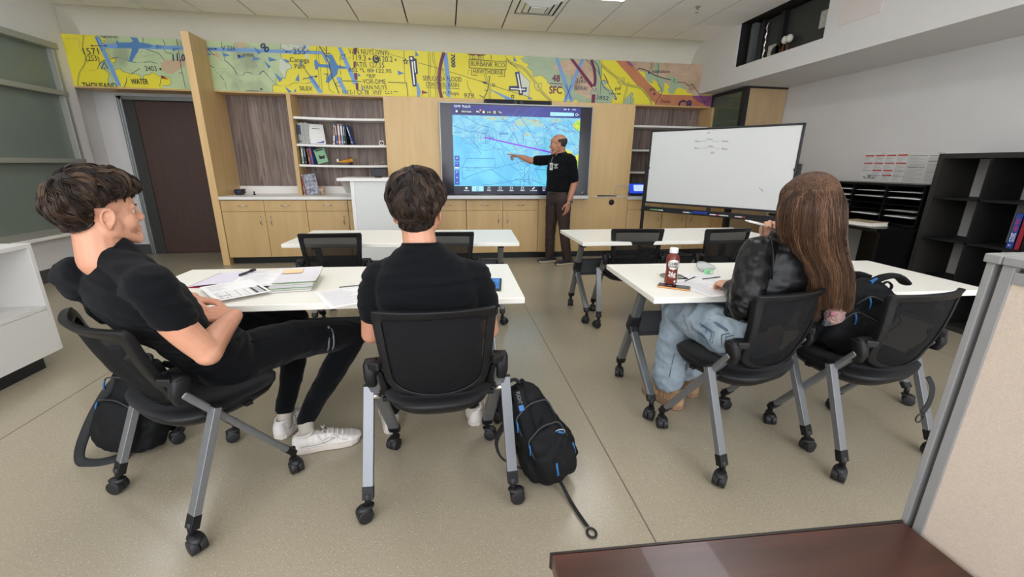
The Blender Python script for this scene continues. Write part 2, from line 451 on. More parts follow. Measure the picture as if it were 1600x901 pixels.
# soffit on the right with the open hatch
OY0, OY1, OZ0 = 4.22, 5.60, 2.56
g = G(); g.box((XS, -3.1, ZS), (XR+.1, 6.67, ZS+.05), M_wall)
g.box((XS, -3.1, ZS+.05), (XS+.03, OY0, ZC+.02), M_wall); g.box((XS, OY1, ZS+.05), (XS+.03, 6.67, ZC+.02), M_wall); g.box((XS, OY0, ZS+.05), (XS+.03, OY1, OZ0), M_wall)
g.box((XR-.12, OY0-.2, ZS+.05), (XR+.1, OY1+.6, ZC+.1), M_dark); g.box((XS+.04, OY1+.05, ZS+.05), (XR, OY1+.1, ZC+.1), M_dark); g.box((XS+.04, OY0-.1, ZS+.05), (XR, OY0-.05, ZC+.1), M_dark); g.box((XS, OY0-.1, ZC+.02), (XR+.1, OY1+.1, ZC+.06), M_dark)  # dark boxes added around the hatch cavity to shut out world light
structure(g, 'trim_soffit', M_wall)
g = G(); g.box((XR, -3.1, 0), (XR+.15, 7.0, 3.1), M_wall); structure(g, 'wall_right', M_wall)
# door
g = G(); g.box((DX0, 6.80, 0), (DX0+.055, 6.9, DZ), M_alu); g.box((DX0, 6.80, DZ-.045), (DX1, 6.9, DZ), M_alu); g.box((DX1-.055, 6.80, 0), (DX1, 6.9, DZ), M_alu)
g.box((DX0+.02, 6.775, 0), (DX0+.035, 6.8, DZ-.02), M_alu)
M_jamb = mat('dark_door_jamb', '#3c3b39', .5)
g.box((DX0+.055, 6.86, 0), (DX0+.16, 6.9, DZ-.045), M_jamb)
structure(g, 'trim_1', M_alu, bevel=.003)
M_door = mat('dark_brown_door', '#54403a', .42, col2='#4b3933', vscale=3, stretch=(14, 14, .7))
g = G(); g.box((DX0+.16, 6.875, .006), (DX1-.055, 6.92, DZ-.05), M_door)
dr = structure(g, 'door_1', M_door, bevel=.003)
g = G(); g.cyl((DX1-.14, 6.875, 1.0), (DX1-.14, 6.81, 1.0), .012, m=M_steel); g.bar((DX1-.14, 6.82, 1.0), (DX1-.26, 6.82, 1.0), .02, .02, M_steel); g.cyl((DX1-.14, 6.875, 1.0), (DX1-.14, 6.868, 1.0), .03, m=M_steel)
g.build('door_handle', M_steel, dr, bevel=.003)
# window
def glass_mat():
    m = mat('frosted_green_glass', '#7c857a', .30, col2='#6a746d', vscale=.8, bump=.02, bscale=400)
    return m
M_fglass = glass_mat()
g = G(); xf = XL+.02
fy = (WY0, WY1)
def rail(z0, z1, d=.035): g.box((XL-.10, WY0, z0), (XL+d, WY1, z1), M_greyalu)
rail(WZ1-.055, WZ1+.01, .045); rail(2.045, 2.10, .03); rail(1.285, 1.335, .03); rail(WZ0, WZ0+.06, .05)
for y in (WY1-.05, WY0, 3.8, 2.5): g.box((XL-.10, y, WZ0), (XL+.015, y+.05, WZ1), M_greyalu)
wn_ = structure(g, 'window_1', M_greyalu, bevel=.004)
g = G(); g.box((XL-.06, WY0+.02, WZ0+.03), (XL-.05, WY1-.03, WZ1-.03), M_fglass); g.build('window_pane', M_fglass, wn_)
g = G(); g.box((XL-.03, WY0-.05, WZ0-.035), (XL+.075, WY1+.05, WZ0), M_white); tag(g.build('window_sill', M_white, wn_, bevel=.006))

# ------------------------------------------------------------------ lamps
M_lamp = mat('lamp_diffuser', '#fafcff', .5, emit=LAMP_STRENGTH)
for i, (x, y) in enumerate(LAMPS):
    e = empty('ceiling_light', (x, y, ZC), 0, None, 'ceiling light', 'recessed ceiling light panels')
    e['label'] = 'glowing rectangular white light panel set in the tiled ceiling'
    g = G()
    for a, b in (((-.3, -.6), (.3, -.575)), ((-.3, .575), (.3, .6)), ((-.3, -.575), (-.275, .575)), ((.275, -.575), (.3, .575))): g.box((a[0], a[1], -.010), (b[0], b[1], -.0005), M_white)
    g.build('frame', M_white, e); g = G(); g.box((-.275, -.575, -.008), (.275, .575, -.002), M_lamp); g.build('diffuser', M_lamp, e)
# air diffuser in the ceiling
vx, vy = .17+.6096*1.5, 5.7354-.3048
e = empty('air_diffuser', (vx, vy+.0, ZC), 0, 'square white air diffuser with stepped louvres in the ceiling above the big screen', 'vent')
g = G(); 
for k, (r, z) in enumerate(((.29, 0), (.22, -.012), (.155, -.022))):
    for sx, sy in ((1, 0), (-1, 0), (0, 1), (0, -1)):
        a, b = r, r-.05
        pts = [(-a, a, z), (a, a, z), (b, b, z-.03+.012), (-b, b, z-.018)]
        R_ = rotz({(1, 0): 0, (-1, 0): math.pi, (0, 1): math.pi/2, (0, -1): -math.pi/2}[(sx, sy)])
        g.add([R_ @ Vector(p) for p in pts]+[R_ @ (Vector(p)+Vector((0, 0, .004))) for p in pts], [(0, 1, 2, 3), (7, 6, 5, 4), (0, 4, 5, 1), (1, 5, 6, 2), (2, 6, 7, 3), (3, 7, 4, 0)], M_white)
g.box((-.09, -.09, -.045), (.09, .09, -.038), M_white)
g.build('louvre', M_white, e); g = G(); g.box((-.27, -.27, -.006), (.27, .27, -.002), mat('vent_dark', '#3a3733', .8)); g.build('backing', None, e)
e = empty('sprinkler_head', (2.864, 5.112, ZC), 0, 'small metal fire sprinkler head hanging from the ceiling near the open hatch', 'sprinkler')
g = G(); g.lathe([(.001, 0), (.035, 0), (.033, -.008), (.012, -.012), (.012, -.03), (.001, -.03)], m=M_steel); g.build('body', M_steel, e)
g = G(); g.tube([(-.012, 0, -.028), (-.016, 0, -.045), (0, 0, -.058), (.016, 0, -.045), (.012, 0, -.028)], .003, M_steel); g.cyl((0, 0, -.058), (0, 0, -.062), .018, m=M_steel); g.build('deflector', M_steel, e)
e = empty('sprinkler_head', (4.15, 5.75, ZS), 0, 'small metal fire sprinkler head under the soffit beside the glazed case', 'sprinkler')
g = G(); g.lathe([(.001, 0), (.04, 0), (.036, -.008), (.012, -.012), (.012, -.03), (.001, -.03)], m=M_steel); g.build('body', M_steel, e)

# hatch contents: air handling unit behind the open hatch
M_unit = mat('charcoal_sheet_metal', '#3b3d3d', .5, metal=.2, var=.1, vscale=3)
e = empty('air_handling_unit', (4.1, 4.9, ZS+.06), 0, 'dark grey air handling unit seen through the open hatch in the soffit', 'ventilation unit')
g = G(); g.box((-.20, -.69, 0), (.45, .70, .62), M_unit); g.build('casing', M_unit, e, bevel=.01)
g = G(); g.box((-.24, .38, 0), (-.20, .44, .62), M_black); g.box((-.26, .04, 0), (-.20, .10, .62), M_black); g.box((-.27, .52, 0), (-.2, .58, .62), mat('grey_trim', '#5b5f60', .5)); g.build('bracket', M_black, e)
g = G(); g.tube([(-.23, .34+.01*math.sin(k*1.9), k*.03) for k in range(20)], [.012+.005*math.sin(k*2.3) for k in range(20)], mat('foil_tape', '#d8d8d8', .2, metal=.9, bump=.5, bscale=50)); g.build('foil_seal', None, e)
M_cu = mat('copper_pipe', '#b5743f', .35, metal=.9)
for y in (-.03, -.10):
    g = G(); g.cyl((-.27, y, 0), (-.27, y, .24), .011, m=M_cu); g.build('copper_pipe', M_cu, e)
    g = G(); g.ell((-.27, y-.01, .29), (.035, .038, .042), mat('valve_cap', '#d6d2cb', .4)); g.build('valve', None, e)
g = G(); g.cyl((-.26, .10, .2), (-.21, .10, .2), .07, m=M_black); g.build('fan_inlet', M_black, e)
M_label = mat('grey_label', '#b9b9b4', .6, var=.25, vscale=60)
g = G(); g.box((-.206, .12, .17), (-.202, .30, .31), M_label); g.build('rating_label', M_label, e); g = G(); g.box((-.206, -.62, .30), (-.202, -.42, .46), M_label); g.build('rating_label', M_label, e)
# access panel
g = G(); g.box((XS-.006, 3.645, 2.615), (XS, 4.065, 3.02), mat('panel_paint', '#d9d0cc', .6)); tag(g.build('access_panel', None), 'flat pale pinkish-white access panel on the soffit next to the open hatch', 'access panel')
# ================================================================== casework
YF = 6.0
def ctag(o, l, c, gr=None): return tag(o, l, c, gr)
g = G(); g.box((-2.971, 5.965, 0), (-2.888, 6.346, 2.75), M_maple); g.box((-2.971, 6.346, 0), (-2.888, 6.60, 2.168), M_maple); 
g.box((-2.971, 5.962, 0), (-2.888, 5.965, 2.75), M_mapleedge)
ctag(g.build('end_panel', M_maple, bevel=.002), 'tall thick maple panel rising from floor past the map band, left end of the cabinets', 'panel')
g = G(); g.box((-2.888, 6.605, .997), (-.775, 6.64, 2.168), M_plank); ctag(g.build('back_panel', M_plank), 'grey-brown wood plank back panel behind the left shelves', 'panel')
g = G(); g.box((2.62, 6.605, .89), (3.975, 6.64, 2.168), M_plank); ctag(g.build('back_panel', M_plank), 'grey-brown wood plank back panel in the right shelf bay behind the whiteboard', 'panel')
g = G(); g.box((-2.02, 6.27, .891), (-1.972, 6.604, 2.168), M_maple); ctag(g.build('divider_panel', M_maple, bevel=.002), 'slim upright maple divider standing on the counter left of the book shelves', 'panel')
for z, l in ((1.90, 'top'), (1.56, 'middle'), (1.296, 'bottom')):
    g = G(); n = 12
    rg = []
    for i in range(n+1):
        x = -1.972+(1.197)*i/n; s = -.008*math.sin(math.pi*i/n)
        rg.append([(x, 6.30, z-.028+s), (x, 6.60, z-.028+s), (x, 6.60, z+s), (x, 6.30, z+s)])
    g.rings(rg, M_white, smooth=False)
    nm = {'top': 'white wall shelf with nothing on it, highest of the left bay', 'middle': 'white wall shelf holding upright books and a white cube clock, left bay', 'bottom': 'white wall shelf holding the yellow model aeroplane and leaning books, left bay'}[l]
    ctag(g.build('wall_shelf', M_white), nm, 'shelf')
for z, l in ((1.90, 'highest empty white shelf in the right bay above the whiteboard corner'), (1.56, 'empty white shelf in the right bay, middle one beside the big screen panel'), (1.24, 'empty white shelf in the right bay just above the blue touch panel')):
    g = G(); g.box((2.619, 6.30, z-.028), (3.934, 6.60, z), M_white); ctag(g.build('wall_shelf', M_white, bevel=.002), l, 'shelf')
g = G(); g.box((3.935, 6.27, .891), (3.975, 6.604, 2.168), M_maple); ctag(g.build('end_panel', M_maple, bevel=.002), 'narrow maple end panel closing the right shelf bay beside the glazed case', 'panel')
# tall panel housing the screen
g = G(); g.box((-.775, YF, .847), (2.618, 6.60, 2.14), M_maple); ctag(g.build('screen_wall_panel', M_maple, bevel=.002), 'wide maple panel behind the big wall screen', 'panel')
# base cabinets
def handle(parent, x, z, vert, y=YF-.02):
    g = G(); h = .055
    if vert: pts = [(x, y, z-h), (x, y-.022, z-h*.6), (x, y-.028, z), (x, y-.022, z+h*.6), (x, y, z+h)]
    else: pts = [(x-h, y, z), (x-h*.6, y-.022, z), (x, y-.028, z-.004), (x+h*.6, y-.022, z), (x+h, y, z)]
    g.tube(pts, .0055, M_steel); 
    return g.build('handle', M_steel, parent)
def base_cab(x0, x1, n, label, toe=.095, top=.845, hs=None, z_split=.70):
    e = empty('base_cabinet', ((x0+x1)/2, YF, 0), 0, label, 'cabinet')
    L_ = lambda g_, nm, m_, **k: g_.build(nm, m_, e, **k)
    g = G(); g.box((x0, YF, toe), (x1, 6.6, top), M_maple); L_(g, 'carcass', M_maple)
    g = G(); g.box((x0, YF+.06, 0), (x1, YF+.08, toe), M_black); L_(g, 'toe_kick', M_black)
    wdt = (x1-x0)/n; made = []
    for i in range(n):
        a, b = x0+i*wdt+.003, x0+(i+1)*wdt-.003
        g = G(); g.box((a, YF-.02, z_split+.003), (b, YF, top-.004), M_maple); d = L_(g, 'drawer', M_maple, bevel=.0015); made.append(d); handle(d, (a+b)/2, (z_split+top)/2+.005, False)
        g = G(); g.box((a, YF-.02, toe+.003), (b, YF, z_split-.003), M_maple); d = L_(g, 'door', M_maple, bevel=.0015); made.append(d)
        hx = (b-.06 if (i % 2 == 0) else a+.06) if hs is None else (b-.06 if hs[i] else a+.06)
        handle(d, hx, z_split-.12, True)
    rebase(e)
    return e
base_cab(-2.885, -1.848, 2, 'maple base cabinet with two drawers over two doors, by the tall end panel')
base_cab(-1.845, -1.325, 1, 'narrow maple base cabinet under the book shelves, beside the white lectern', hs=[True])
base_cab(-1.322, -.79, 1, 'maple base cabinet mostly hidden behind the white lectern', hs=[False])
base_cab(-.772, .249, 2, 'maple base cabinet below the left part of the big screen')
base_cab(.254, 1.275, 2, 'maple base cabinet below the middle of the big screen, two doors with paired handles')
g = G(); g.box((1.278, YF-.02, .095), (2.61, YF-.001, .885), M_maple); g.box((1.278, YF+.06, 0), (2.61, YF+.08, .095), M_black)
e = g.build('cable_access_panel', M_maple, bevel=.002); ctag(e, 'plain maple front with a round black cable hole, right of the instructor', 'panel')
p = at(955.5, 316, 5.975)
g = G(); g.cyl((p.x, 5.976, p.z), (p.x, 5.985, p.z), .042, m=M_dark); g.build('cable_hole', M_dark, e)
base_cab(2.613, 3.17, 1, 'maple base cabinet in the right bay with the blue touch panel above', hs=[True])
base_cab(3.173, 3.975, 2, 'maple base cabinet behind the whiteboard with paired silver handles')
g = G(); g.box((-2.888, 5.965, .852), (-.772, 6.60, .89), M_white); g.box((-2.888, 6.588, .89), (-.775, 6.603, .995), M_white)
ctag(g.build('countertop', M_white, bevel=.003), 'long white countertop with upstand on the left base cabinets', 'countertop')
g = G(); g.box((2.60, 5.955, .848), (3.975, 6.60, .89), mat('grey_white_counter', '#cfd0d0', .35)); ctag(g.build('countertop', None, bevel=.003), 'short pale countertop behind the whiteboard, with the touch panel on it', 'countertop')
# glazed case on the right
e = empty('display_case', (4.28, 6.1, 0), 0, 'tall maple case with green glazed side and black posts, right end of front wall', 'display case')
g = G(); g.box((3.995, 5.62, 0), (4.59, 5.66, ZS-.02), mat('case_maple', '#b59a73', .5, var=.08, vscale=3, stretch=(4, 4, .7))); g.box((3.995, 5.6, ZS-.022), (4.59, 6.6, ZS-.004), M_black); g.build('front_panel', None, e)
g = G(); g.box((3.955, 5.59, 0), (4.02, 5.66, ZS-.01), M_black); g.box((3.96, 6.33, 0), (4.0, 6.37, ZS-.01), M_black); g.box((3.96, 5.63, ZS-.05), (3.99, 6.35, ZS-.01), M_black); g.build('post', M_black, e)
M_greenglass = mat('green_glass', '#5c6f5c', .08, alpha=.55, spec=.8)
g = G(); g.box((3.972, 5.66, .9), (3.978, 6.33, ZS-.05), M_greenglass); g.build('glass_side', M_greenglass, e)
g = G(); g.box((3.985, 5.67, 1.93), (4.56, 6.55, 1.955), M_white); g.box((3.985, 5.67, .9), (4.56, 6.55, .93), M_white); g.build('shelf', M_white, e)
g = G(); g.box((3.985, 6.40, 0), (4.59, 6.44, ZS-.02), M_maple); g.build('inner_panel', M_maple, e)
g = G(); g.box((3.96, 5.66, 0), (3.99, 6.33, .9), M_maple); g.build('lower_side', M_maple, e)
rebase(e)
for o in [c for c in bpy.data.objects if c.parent == e]: pass

# ------------------------------------------------------------------ map band (artwork on its real plane)
MY, MB, MT = 6.35, 2.188, 2.750
def terr(name, a, b, c, sc):
    m = bpy.data.materials.new(name); m.use_nodes = True; nt = m.node_tree; N = nt.nodes; L = nt.links; bs = N['Principled BSDF']; bs.inputs['Roughness'].default_value = .45
    tc = N.new('ShaderNodeTexCoord'); n = N.new('ShaderNodeTexNoise'); n.inputs['Scale'].default_value = sc; n.inputs['Detail'].default_value = 5; L.new(tc.outputs['Object'], n.inputs['Vector'])
    r = N.new('ShaderNodeValToRGB'); e = r.color_ramp.elements; e[0].position = .35; e[0].color = (*srgb(a), 1); e[1].position = .68; e[1].color = (*srgb(c), 1); x = e.new(.52); x.color = (*srgb(b), 1)
    L.new(n.outputs['Fac'], r.inputs[0]); L.new(r.outputs[0], bs.inputs['Base Color']); return m
K_y = mat('map_yellow', '#e6d93c', .42); K_g = terr('map_green', '#bfd0a0', '#b4c79a', '#9aa684', 3.5); K_t = terr('map_tan', '#ccb095', '#bfa489', '#a08a72', 4)
K_g2 = mat('map_soft_green', '#a3b796', .45, var=.05); K_l = mat('map_pale', '#cfd6c2', .45); K_b = mat('map_blue', '#76a0d2', .42); K_b2 = mat('map_mid_blue', '#5282b6', .42)
K_n = mat('map_navy', '#1f2c5c', .42); K_k = mat('map_ink', '#33333f', .42); K_m = mat('map_maroon', '#6e1f49', .42); K_c = mat('map_contour', '#9a9480', .45); K_r = mat('map_flag_red', '#8c2745', .42)
K_p = mat('map_purple', '#8d4f7d', .45); K_w = mat('map_white', '#eef0e4', .42); K_o = mat('map_orange', '#c98a5c', .42, col2='#b4644c', vscale=2.2); K_tn = mat('map_tan_flat', '#c6ad8c', .45); K_yo = mat('map_road', '#d9cf5a', .42)
A = Art((0, MY-.001, 0), (1, 0, 0), (0, 0, 1), (0, -1, 0), clip=(XL, MB, 3.975, MT), step=.00003)
Z1 = lambda u, v: (95+u/8, 50+v/8)
Z2 = lambda u, v: (320+u/8, 55+v/8)
Z3 = lambda u, v: (490+u/8, 60+v/8)
Z4 = lambda u, v: (630+u/8, 70+v/8)
Z5 = lambda u, v: (790+u/8, 75+v/8)
Z6 = lambda u, v: (940+u/8.889, 80+v/8.889)
def q(Z, *pts): return [(at(*Z(u, v), MY).x, at(*Z(u, v), MY).z) for u, v in pts]
def smoothp(P, n=4):
    out = []; N_ = len(P)
    for i in range(N_-1):
        p0, p1, p2, p3 = P[max(i-1, 0)], P[i], P[i+1], P[min(i+2, N_-1)]
        for k in range(n):
            t = k/n; out.append(tuple(.5*((2*p1[a])+(-p0[a]+p2[a])*t+(2*p0[a]-5*p1[a]+4*p2[a]-p3[a])*t*t+(-p0[a]+3*p1[a]-3*p2[a]+p3[a])*t**3) for a in (0, 1)))
    return out+[P[-1]]
def T(Z, s, a, b, h, m, shear=0, bold=0): A.text(s, *q(Z, a, b), h, m, shear=shear, bold=bold)
# terrain grounds
A.poly(q(Z1, (430, 20), (560, 90), (545, 150), (560, 205), (600, 235), (605, 300), (680, 330), (680, 380), (640, 390), (600, 370), (560, 350), (520, 370), (480, 410), (500, 450), (560, 480), (605, 520), (590, 580), (600, 640), (640, 680), (750, 680), (650, 510), (700, 460), (750, 465), (770, 490), (880, 520), (960, 530), (1030, 600), (1040, 540), (1110, 535), (1140, 505), (1185, 515), (1220, 545), (1280, 560), (1330, 560), (1370, 590), (1375, 650), (1330, 670), (1270, 665), (1260, 700), (1700, 720), (1700, 20)), K_g)
A.poly(q(Z1, (1250, 390), (1320, 345), (1400, 350), (1450, 340), (1560, 300), (1600, 400), (1540, 420), (1480, 470), (1420, 500), (1400, 530), (1340, 520), (1270, 480)), K_tn)
A.poly(q(Z2, (-250, 40), (945, 60), (950, 240), (960, 300), (1010, 340), (1020, 440), (1010, 540), (890, 535), (895, 620), (845, 630), (855, 760), (-250, 760)), K_g)
A.poly(q(Z2, (945, 60), (1320, 100), (1300, 220), (1295, 300), (1260, 290), (1250, 235), (960, 235)), K_l)
A.poly(q(Z2, (960, 270), (1010, 320), (1040, 350), (1085, 370), (1080, 415), (1040, 425), (1020, 445), (1005, 540), (930, 420), (930, 380), (930, 330)), K_l)
A.line(q(Z2, (950, 70), (950, 240), (965, 300), (1010, 330), (1040, 350), (1085, 375), (1085, 415), (1045, 425), (1022, 445), (1008, 540), (892, 535), (895, 620), (845, 630), (855, 720)), .004, K_k)
A.poly(q(Z2, (100, 230), (160, 215), (190, 260), (170, 290), (110, 250)), K_tn); A.poly(q(Z2, (380, 90), (500, 85), (520, 140), (420, 160)), K_tn)
A.poly(q(Z5, (190, 130), (270, 90), (1180, 90), (1200, 340), (1170, 390), (1240, 470), (1330, 590), (1330, 690), (900, 690), (900, 655), (840, 650), (740, 620), (740, 560), (710, 500), (600, 490), (530, 440), (515, 400), (460, 350), (430, 340), (350, 360), (330, 290), (270, 240), (295, 200), (235, 180)), K_g2)
A.poly(q(Z5, (580, 250), (700, 160), (830, 140), (1050, 160), (1090, 300), (1120, 480), (1100, 560), (950, 550), (830, 470), (800, 330), (690, 300)), K_t)
A.poly(q(Z5, (850, 480), (1000, 560), (1090, 600), (1060, 640), (960, 590), (890, 570)), K_t)
A.line(q(Z5, (190, 130), (235, 180), (295, 200), (270, 240), (330, 290), (350, 360), (430, 340), (460, 350), (515, 400), (530, 440), (600, 490), (710, 500), (740, 560), (740, 620), (840, 650)), .003, K_k)
# right end: orange arc, tan hills, green lobes
A.poly(q(Z6, (170, 100), (350, 110), (480, 240), (560, 330), (640, 430), (760, 540), (830, 600), (1260, 610), (1320, 670), (1430, 740), (1600, 745), (1600, 800), (720, 800), (740, 720), (640, 640), (560, 540), (470, 450), (380, 340), (270, 220)), K_o)
A.poly(q(Z6, (350, 110), (1420, 110), (1420, 620), (1265, 625), (1240, 590), (1190, 580), (1180, 540), (1120, 510), (1070, 500), (1020, 540), (1010, 590), (940, 590), (900, 560), (870, 430), (700, 380), (620, 360), (590, 290), (500, 270), (440, 200)), K_t)
A.poly(q(Z6, (500, 270), (600, 290), (620, 360), (700, 380), (880, 430), (950, 500), (1010, 590), (830, 600), (770, 560), (700, 470), (620, 400)), K_y)
A.poly(q(Z6, (1010, 595), (1030, 530), (1080, 500), (1160, 535), (1190, 580), (1265, 590), (1265, 612), (1000, 604)), K_y)
A.poly(q(Z6, (600, 290), (720, 310), (760, 350), (890, 380), (950, 330), (1080, 390), (1060, 450), (1150, 480), (1180, 540), (1070, 500), (1020, 545), (1005, 592), (935, 590), (915, 520), (950, 500), (950, 400), (900, 410), (870, 450), (870, 560), (800, 570), (770, 560), (830, 530), (780, 460), (770, 430), (720, 390), (690, 395), (720, 430), (690, 450), (620, 400), (610, 370)), K_g2)
A.poly(q(Z6, (740, 130), (810, 140), (810, 230), (790, 280), (760, 340), (730, 270), (700, 250), (740, 220)), K_g2)
A.poly(q(Z6, (340, 130), (400, 150), (440, 200), (420, 220), (350, 165)), K_p)
A.poly(q(Z6, (1265, 620), (1620, 610), (1620, 780), (1440, 760), (1420, 730), (1340, 700), (1310, 660), (1270, 640)), K_p)
A.line(q(Z6, (1265, 590), (1270, 640), (1310, 665), (1340, 700), (1420, 730)), .004, K_k)
A.poly(q(Z6, (0, 400), (50, 400), (90, 450), (40, 470), (100, 520), (150, 540), (210, 640), (210, 680), (170, 670), (130, 600), (80, 560), (0, 480)), K_g2)
A.poly(q(Z6, (300, 740), (310, 690), (350, 640), (420, 570), (440, 600), (420, 630), (450, 670), (440, 740)), K_g2)
A.line(q(Z6, (300, 740), (310, 690), (350, 640), (420, 570), (440, 600), (420, 630), (450, 670), (440, 740)), .003, K_k); A.line(q(Z6, (405, 630), (405, 740)), .003, K_k)
# contour lines
rnd = random.Random(4)
for cx, cy, Zz in ((1000, 280, Z1), (1100, 250, Z1), (200, 380, Z2), (480, 400, Z2), (130, 600, Z2), (480, 610, Z2), (640, 400, Z2), (420, 200, Z5), (520, 280, Z5), (820, 240, Z5), (960, 610, Z5), (1000, 240, Z6), (1120, 300, Z6), (1230, 300, Z6), (600, 200, Z6), (900, 440, Z1)):
    r0 = rnd.uniform(40, 95); ph = rnd.uniform(0, 6)
    P_ = [(cx+r0*1.6*math.cos(a)*(1+.25*math.sin(3*a+ph)), cy+r0*.8*math.sin(a)*(1+.2*math.cos(2*a+ph))) for a in [2*math.pi*k/20 for k in range(rnd.randint(12, 21))]]
    A.line(q(Zz, *P_), .0025, K_c)
# rivers and roads
A.line(smoothp(q(Z1, (290, 40), (275, 200), (310, 300), (300, 400), (240, 500), (215, 600), (220, 690))), .012, K_k); A.line(smoothp(q(Z1, (290, 40), (275, 200), (310, 300), (300, 400), (240, 500), (215, 600), (220, 690))), .006, K_yo)
A.line(smoothp(q(Z1, (70, 60), (90, 90), (160, 80), (230, 110), (235, 200), (280, 260))), .003, K_c)
A.line(smoothp(q(Z1, (430, 20), (490, 100), (550, 110), (520, 170), (540, 215), (590, 220), (610, 300), (680, 330), (680, 380), (620, 370), (540, 355), (480, 410), (560, 480), (605, 520), (590, 600), (620, 680))), .0035, K_k)
A.line(smoothp(q(Z1, (650, 500), (700, 460), (750, 465), (770, 490), (880, 520), (960, 530), (1030, 590), (1040, 540), (1110, 535), (1140, 505), (1220, 545), (1330, 560), (1370, 590), (1375, 650), (1330, 670), (1270, 665))), .0035, K_k)
def blue(P_, wd=.006, m=None): A.line(smoothp(P_), wd, m or K_n)
blue(q(Z1, (1030, 70), (1030, 130), (1060, 205), (1140, 240), (1220, 265), (1260, 310), (1300, 350))); blue(q(Z1, (1275, 90), (1300, 150), (1295, 220), (1330, 260), (1390, 265)))
blue(q(Z1, (580, 335), (640, 335), (710, 315))); A.line(q(Z1, (710, 315), (800, 330)), .005, K_n, dash=(.008, .014)); blue(q(Z1, (820, 335), (870, 370), (940, 380))); A.line(q(Z1, (950, 382), (1040, 378)), .005, K_n, dash=(.008, .014)); blue(q(Z1, (1040, 378), (1130, 375), (1200, 395)))
blue(q(Z1, (790, 690), (820, 630), (825, 580))); A.line(q(Z1, (825, 580), (880, 525)), .005, K_n, dash=(.008, .014)); blue(q(Z1, (885, 520), (940, 490), (990, 455))); A.line(q(Z1, (350, 485), (440, 475)), .005, K_k, dash=(.008, .012)); blue(q(Z1, (455, 470), (480, 410), (540, 360), (600, 345)), .004)
A.line(q(Z1, (1445, 85), (1480, 260), (1500, 420), (1560, 700)), .006, K_k); A.line(q(Z1, (1440, 268), (1478, 268)), .006, K_k); A.line(q(Z1, (1480, 512), (1520, 512)), .006, K_k)
A.line(smoothp(q(Z2, (215, 90), (205, 180), (250, 260), (245, 310))), .006, K_n, dash=(.03, .012)); A.line(smoothp(q(Z2, (245, 310), (320, 370), (380, 440), (400, 490))), .008, K_n); A.line(q(Z2, (400, 495), (470, 500)), .006, K_n, dash=(.008, .012)); blue(q(Z2, (480, 500), (515, 465), (590, 480)), .006); A.line(q(Z2, (600, 490), (670, 495)), .006, K_n, dash=(.008, .012)); blue(q(Z2, (680, 490), (735, 450), (790, 510)), .008); A.line(q(Z2, (790, 510), (890, 620)), .006, K_n, dash=(.02, .012)); blue(q(Z2, (890, 620), (960, 635)), .004); A.line(q(Z2, (975, 632), (1050, 632)), .004, K_n, dash=(.008, .012)); blue(q(Z2, (1050, 632), (1110, 598), (1165, 602)), .004); A.line(q(Z2, (1180, 602), (1250, 606)), .004, K_n, dash=(.008, .012)); blue(q(Z2, (1255, 605), (1330, 590)), .004)
blue(q(Z2, (60, 370), (120, 410)), .007); A.line(q(Z2, (130, 440), (180, 490)), .006, K_n, dash=(.008, .012)); blue(q(Z2, (190, 500), (240, 560)), .007); A.line(q(Z2, (255, 580), (280, 700)), .006, K_n, dash=(.02, .012))
# airway band and aircraft silhouettes
A.poly(q(Z1, (540, 145), (1600, 178), (1600, 225), (540, 200)), K_b); A.poly(q(Z2, (-20, 148), (1480, 200), (1480, 240), (-20, 195)), K_b)
A.poly(q(Z1, (420, 55), (490, 55), (760, 675), (715, 675)), K_b)
A.poly(q(Z1, (700, 95), (725, 130), (880, 130), (905, 110), (865, 65), (960, 75), (980, 130), (1090, 145), (1165, 170), (1110, 198), (985, 200), (965, 250), (930, 300), (890, 375), (850, 370), (895, 200), (760, 200), (700, 200), (715, 170), (690, 140)), K_b2)
for P_ in (((1190, 155), (1300, 185), (1190, 212)), ((1400, 195), (1500, 205), (1400, 245))): A.poly(q(Z1, *P_), K_b2)
A.line(q(Z1, (400, 172), (560, 172)), .007, K_n)
for c in ((370, 172, 400, 158, 400, 186), (585, 172, 555, 158, 555, 186)): A.poly(q(Z1, c[:2], c[2:4], c[4:]), K_n)
A.line(q(Z1, (440, 70), (520, 240)), .006, K_n)
A.line(q(Z1, (510, 465), (545, 375), (590, 460)), .010, K_n); A.disc(q(Z1, (550, 455))[0], .008, K_n)
for a in ((220, 215, 320, 255, 235, 270), (405, 235, 520, 275, 410, 295), (605, 265, 705, 298, 600, 322), (790, 270, 910, 312, 805, 330), (740, 315, 832, 395, 795, 415), (605, 140, 715, 210, 670, 245), (865, 460, 970, 550, 935, 590), (1175, 480, 1130, 565, 1185, 580), (1000, 640, 1090, 705, 1050, 720), (1140, 665, 1110, 710, 1145, 712), (1210, 290, 1175, 375, 1220, 385), (980, 290, 1080, 330, 1020, 345), (30, 205, 90, 250, 35, 250)):
    A.poly(q(Z2, a[:2], a[2:4], a[4:]), K_b2)
A.line(q(Z2, (30, 172), (140, 172)), .008, K_n); A.poly(q(Z2, (160, 172), (130, 158), (130, 186)), K_n); A.line(q(Z2, (20, 160), (115, 250)), .007, K_n)
A.line(q(Z2, (1020, 208), (1085, 210)), .008, K_n); A.poly(q(Z2, (1000, 207), (1030, 193), (1030, 222)), K_n)
A.line(q(Z2, (1375, 218), (1480, 225)), .008, K_n)
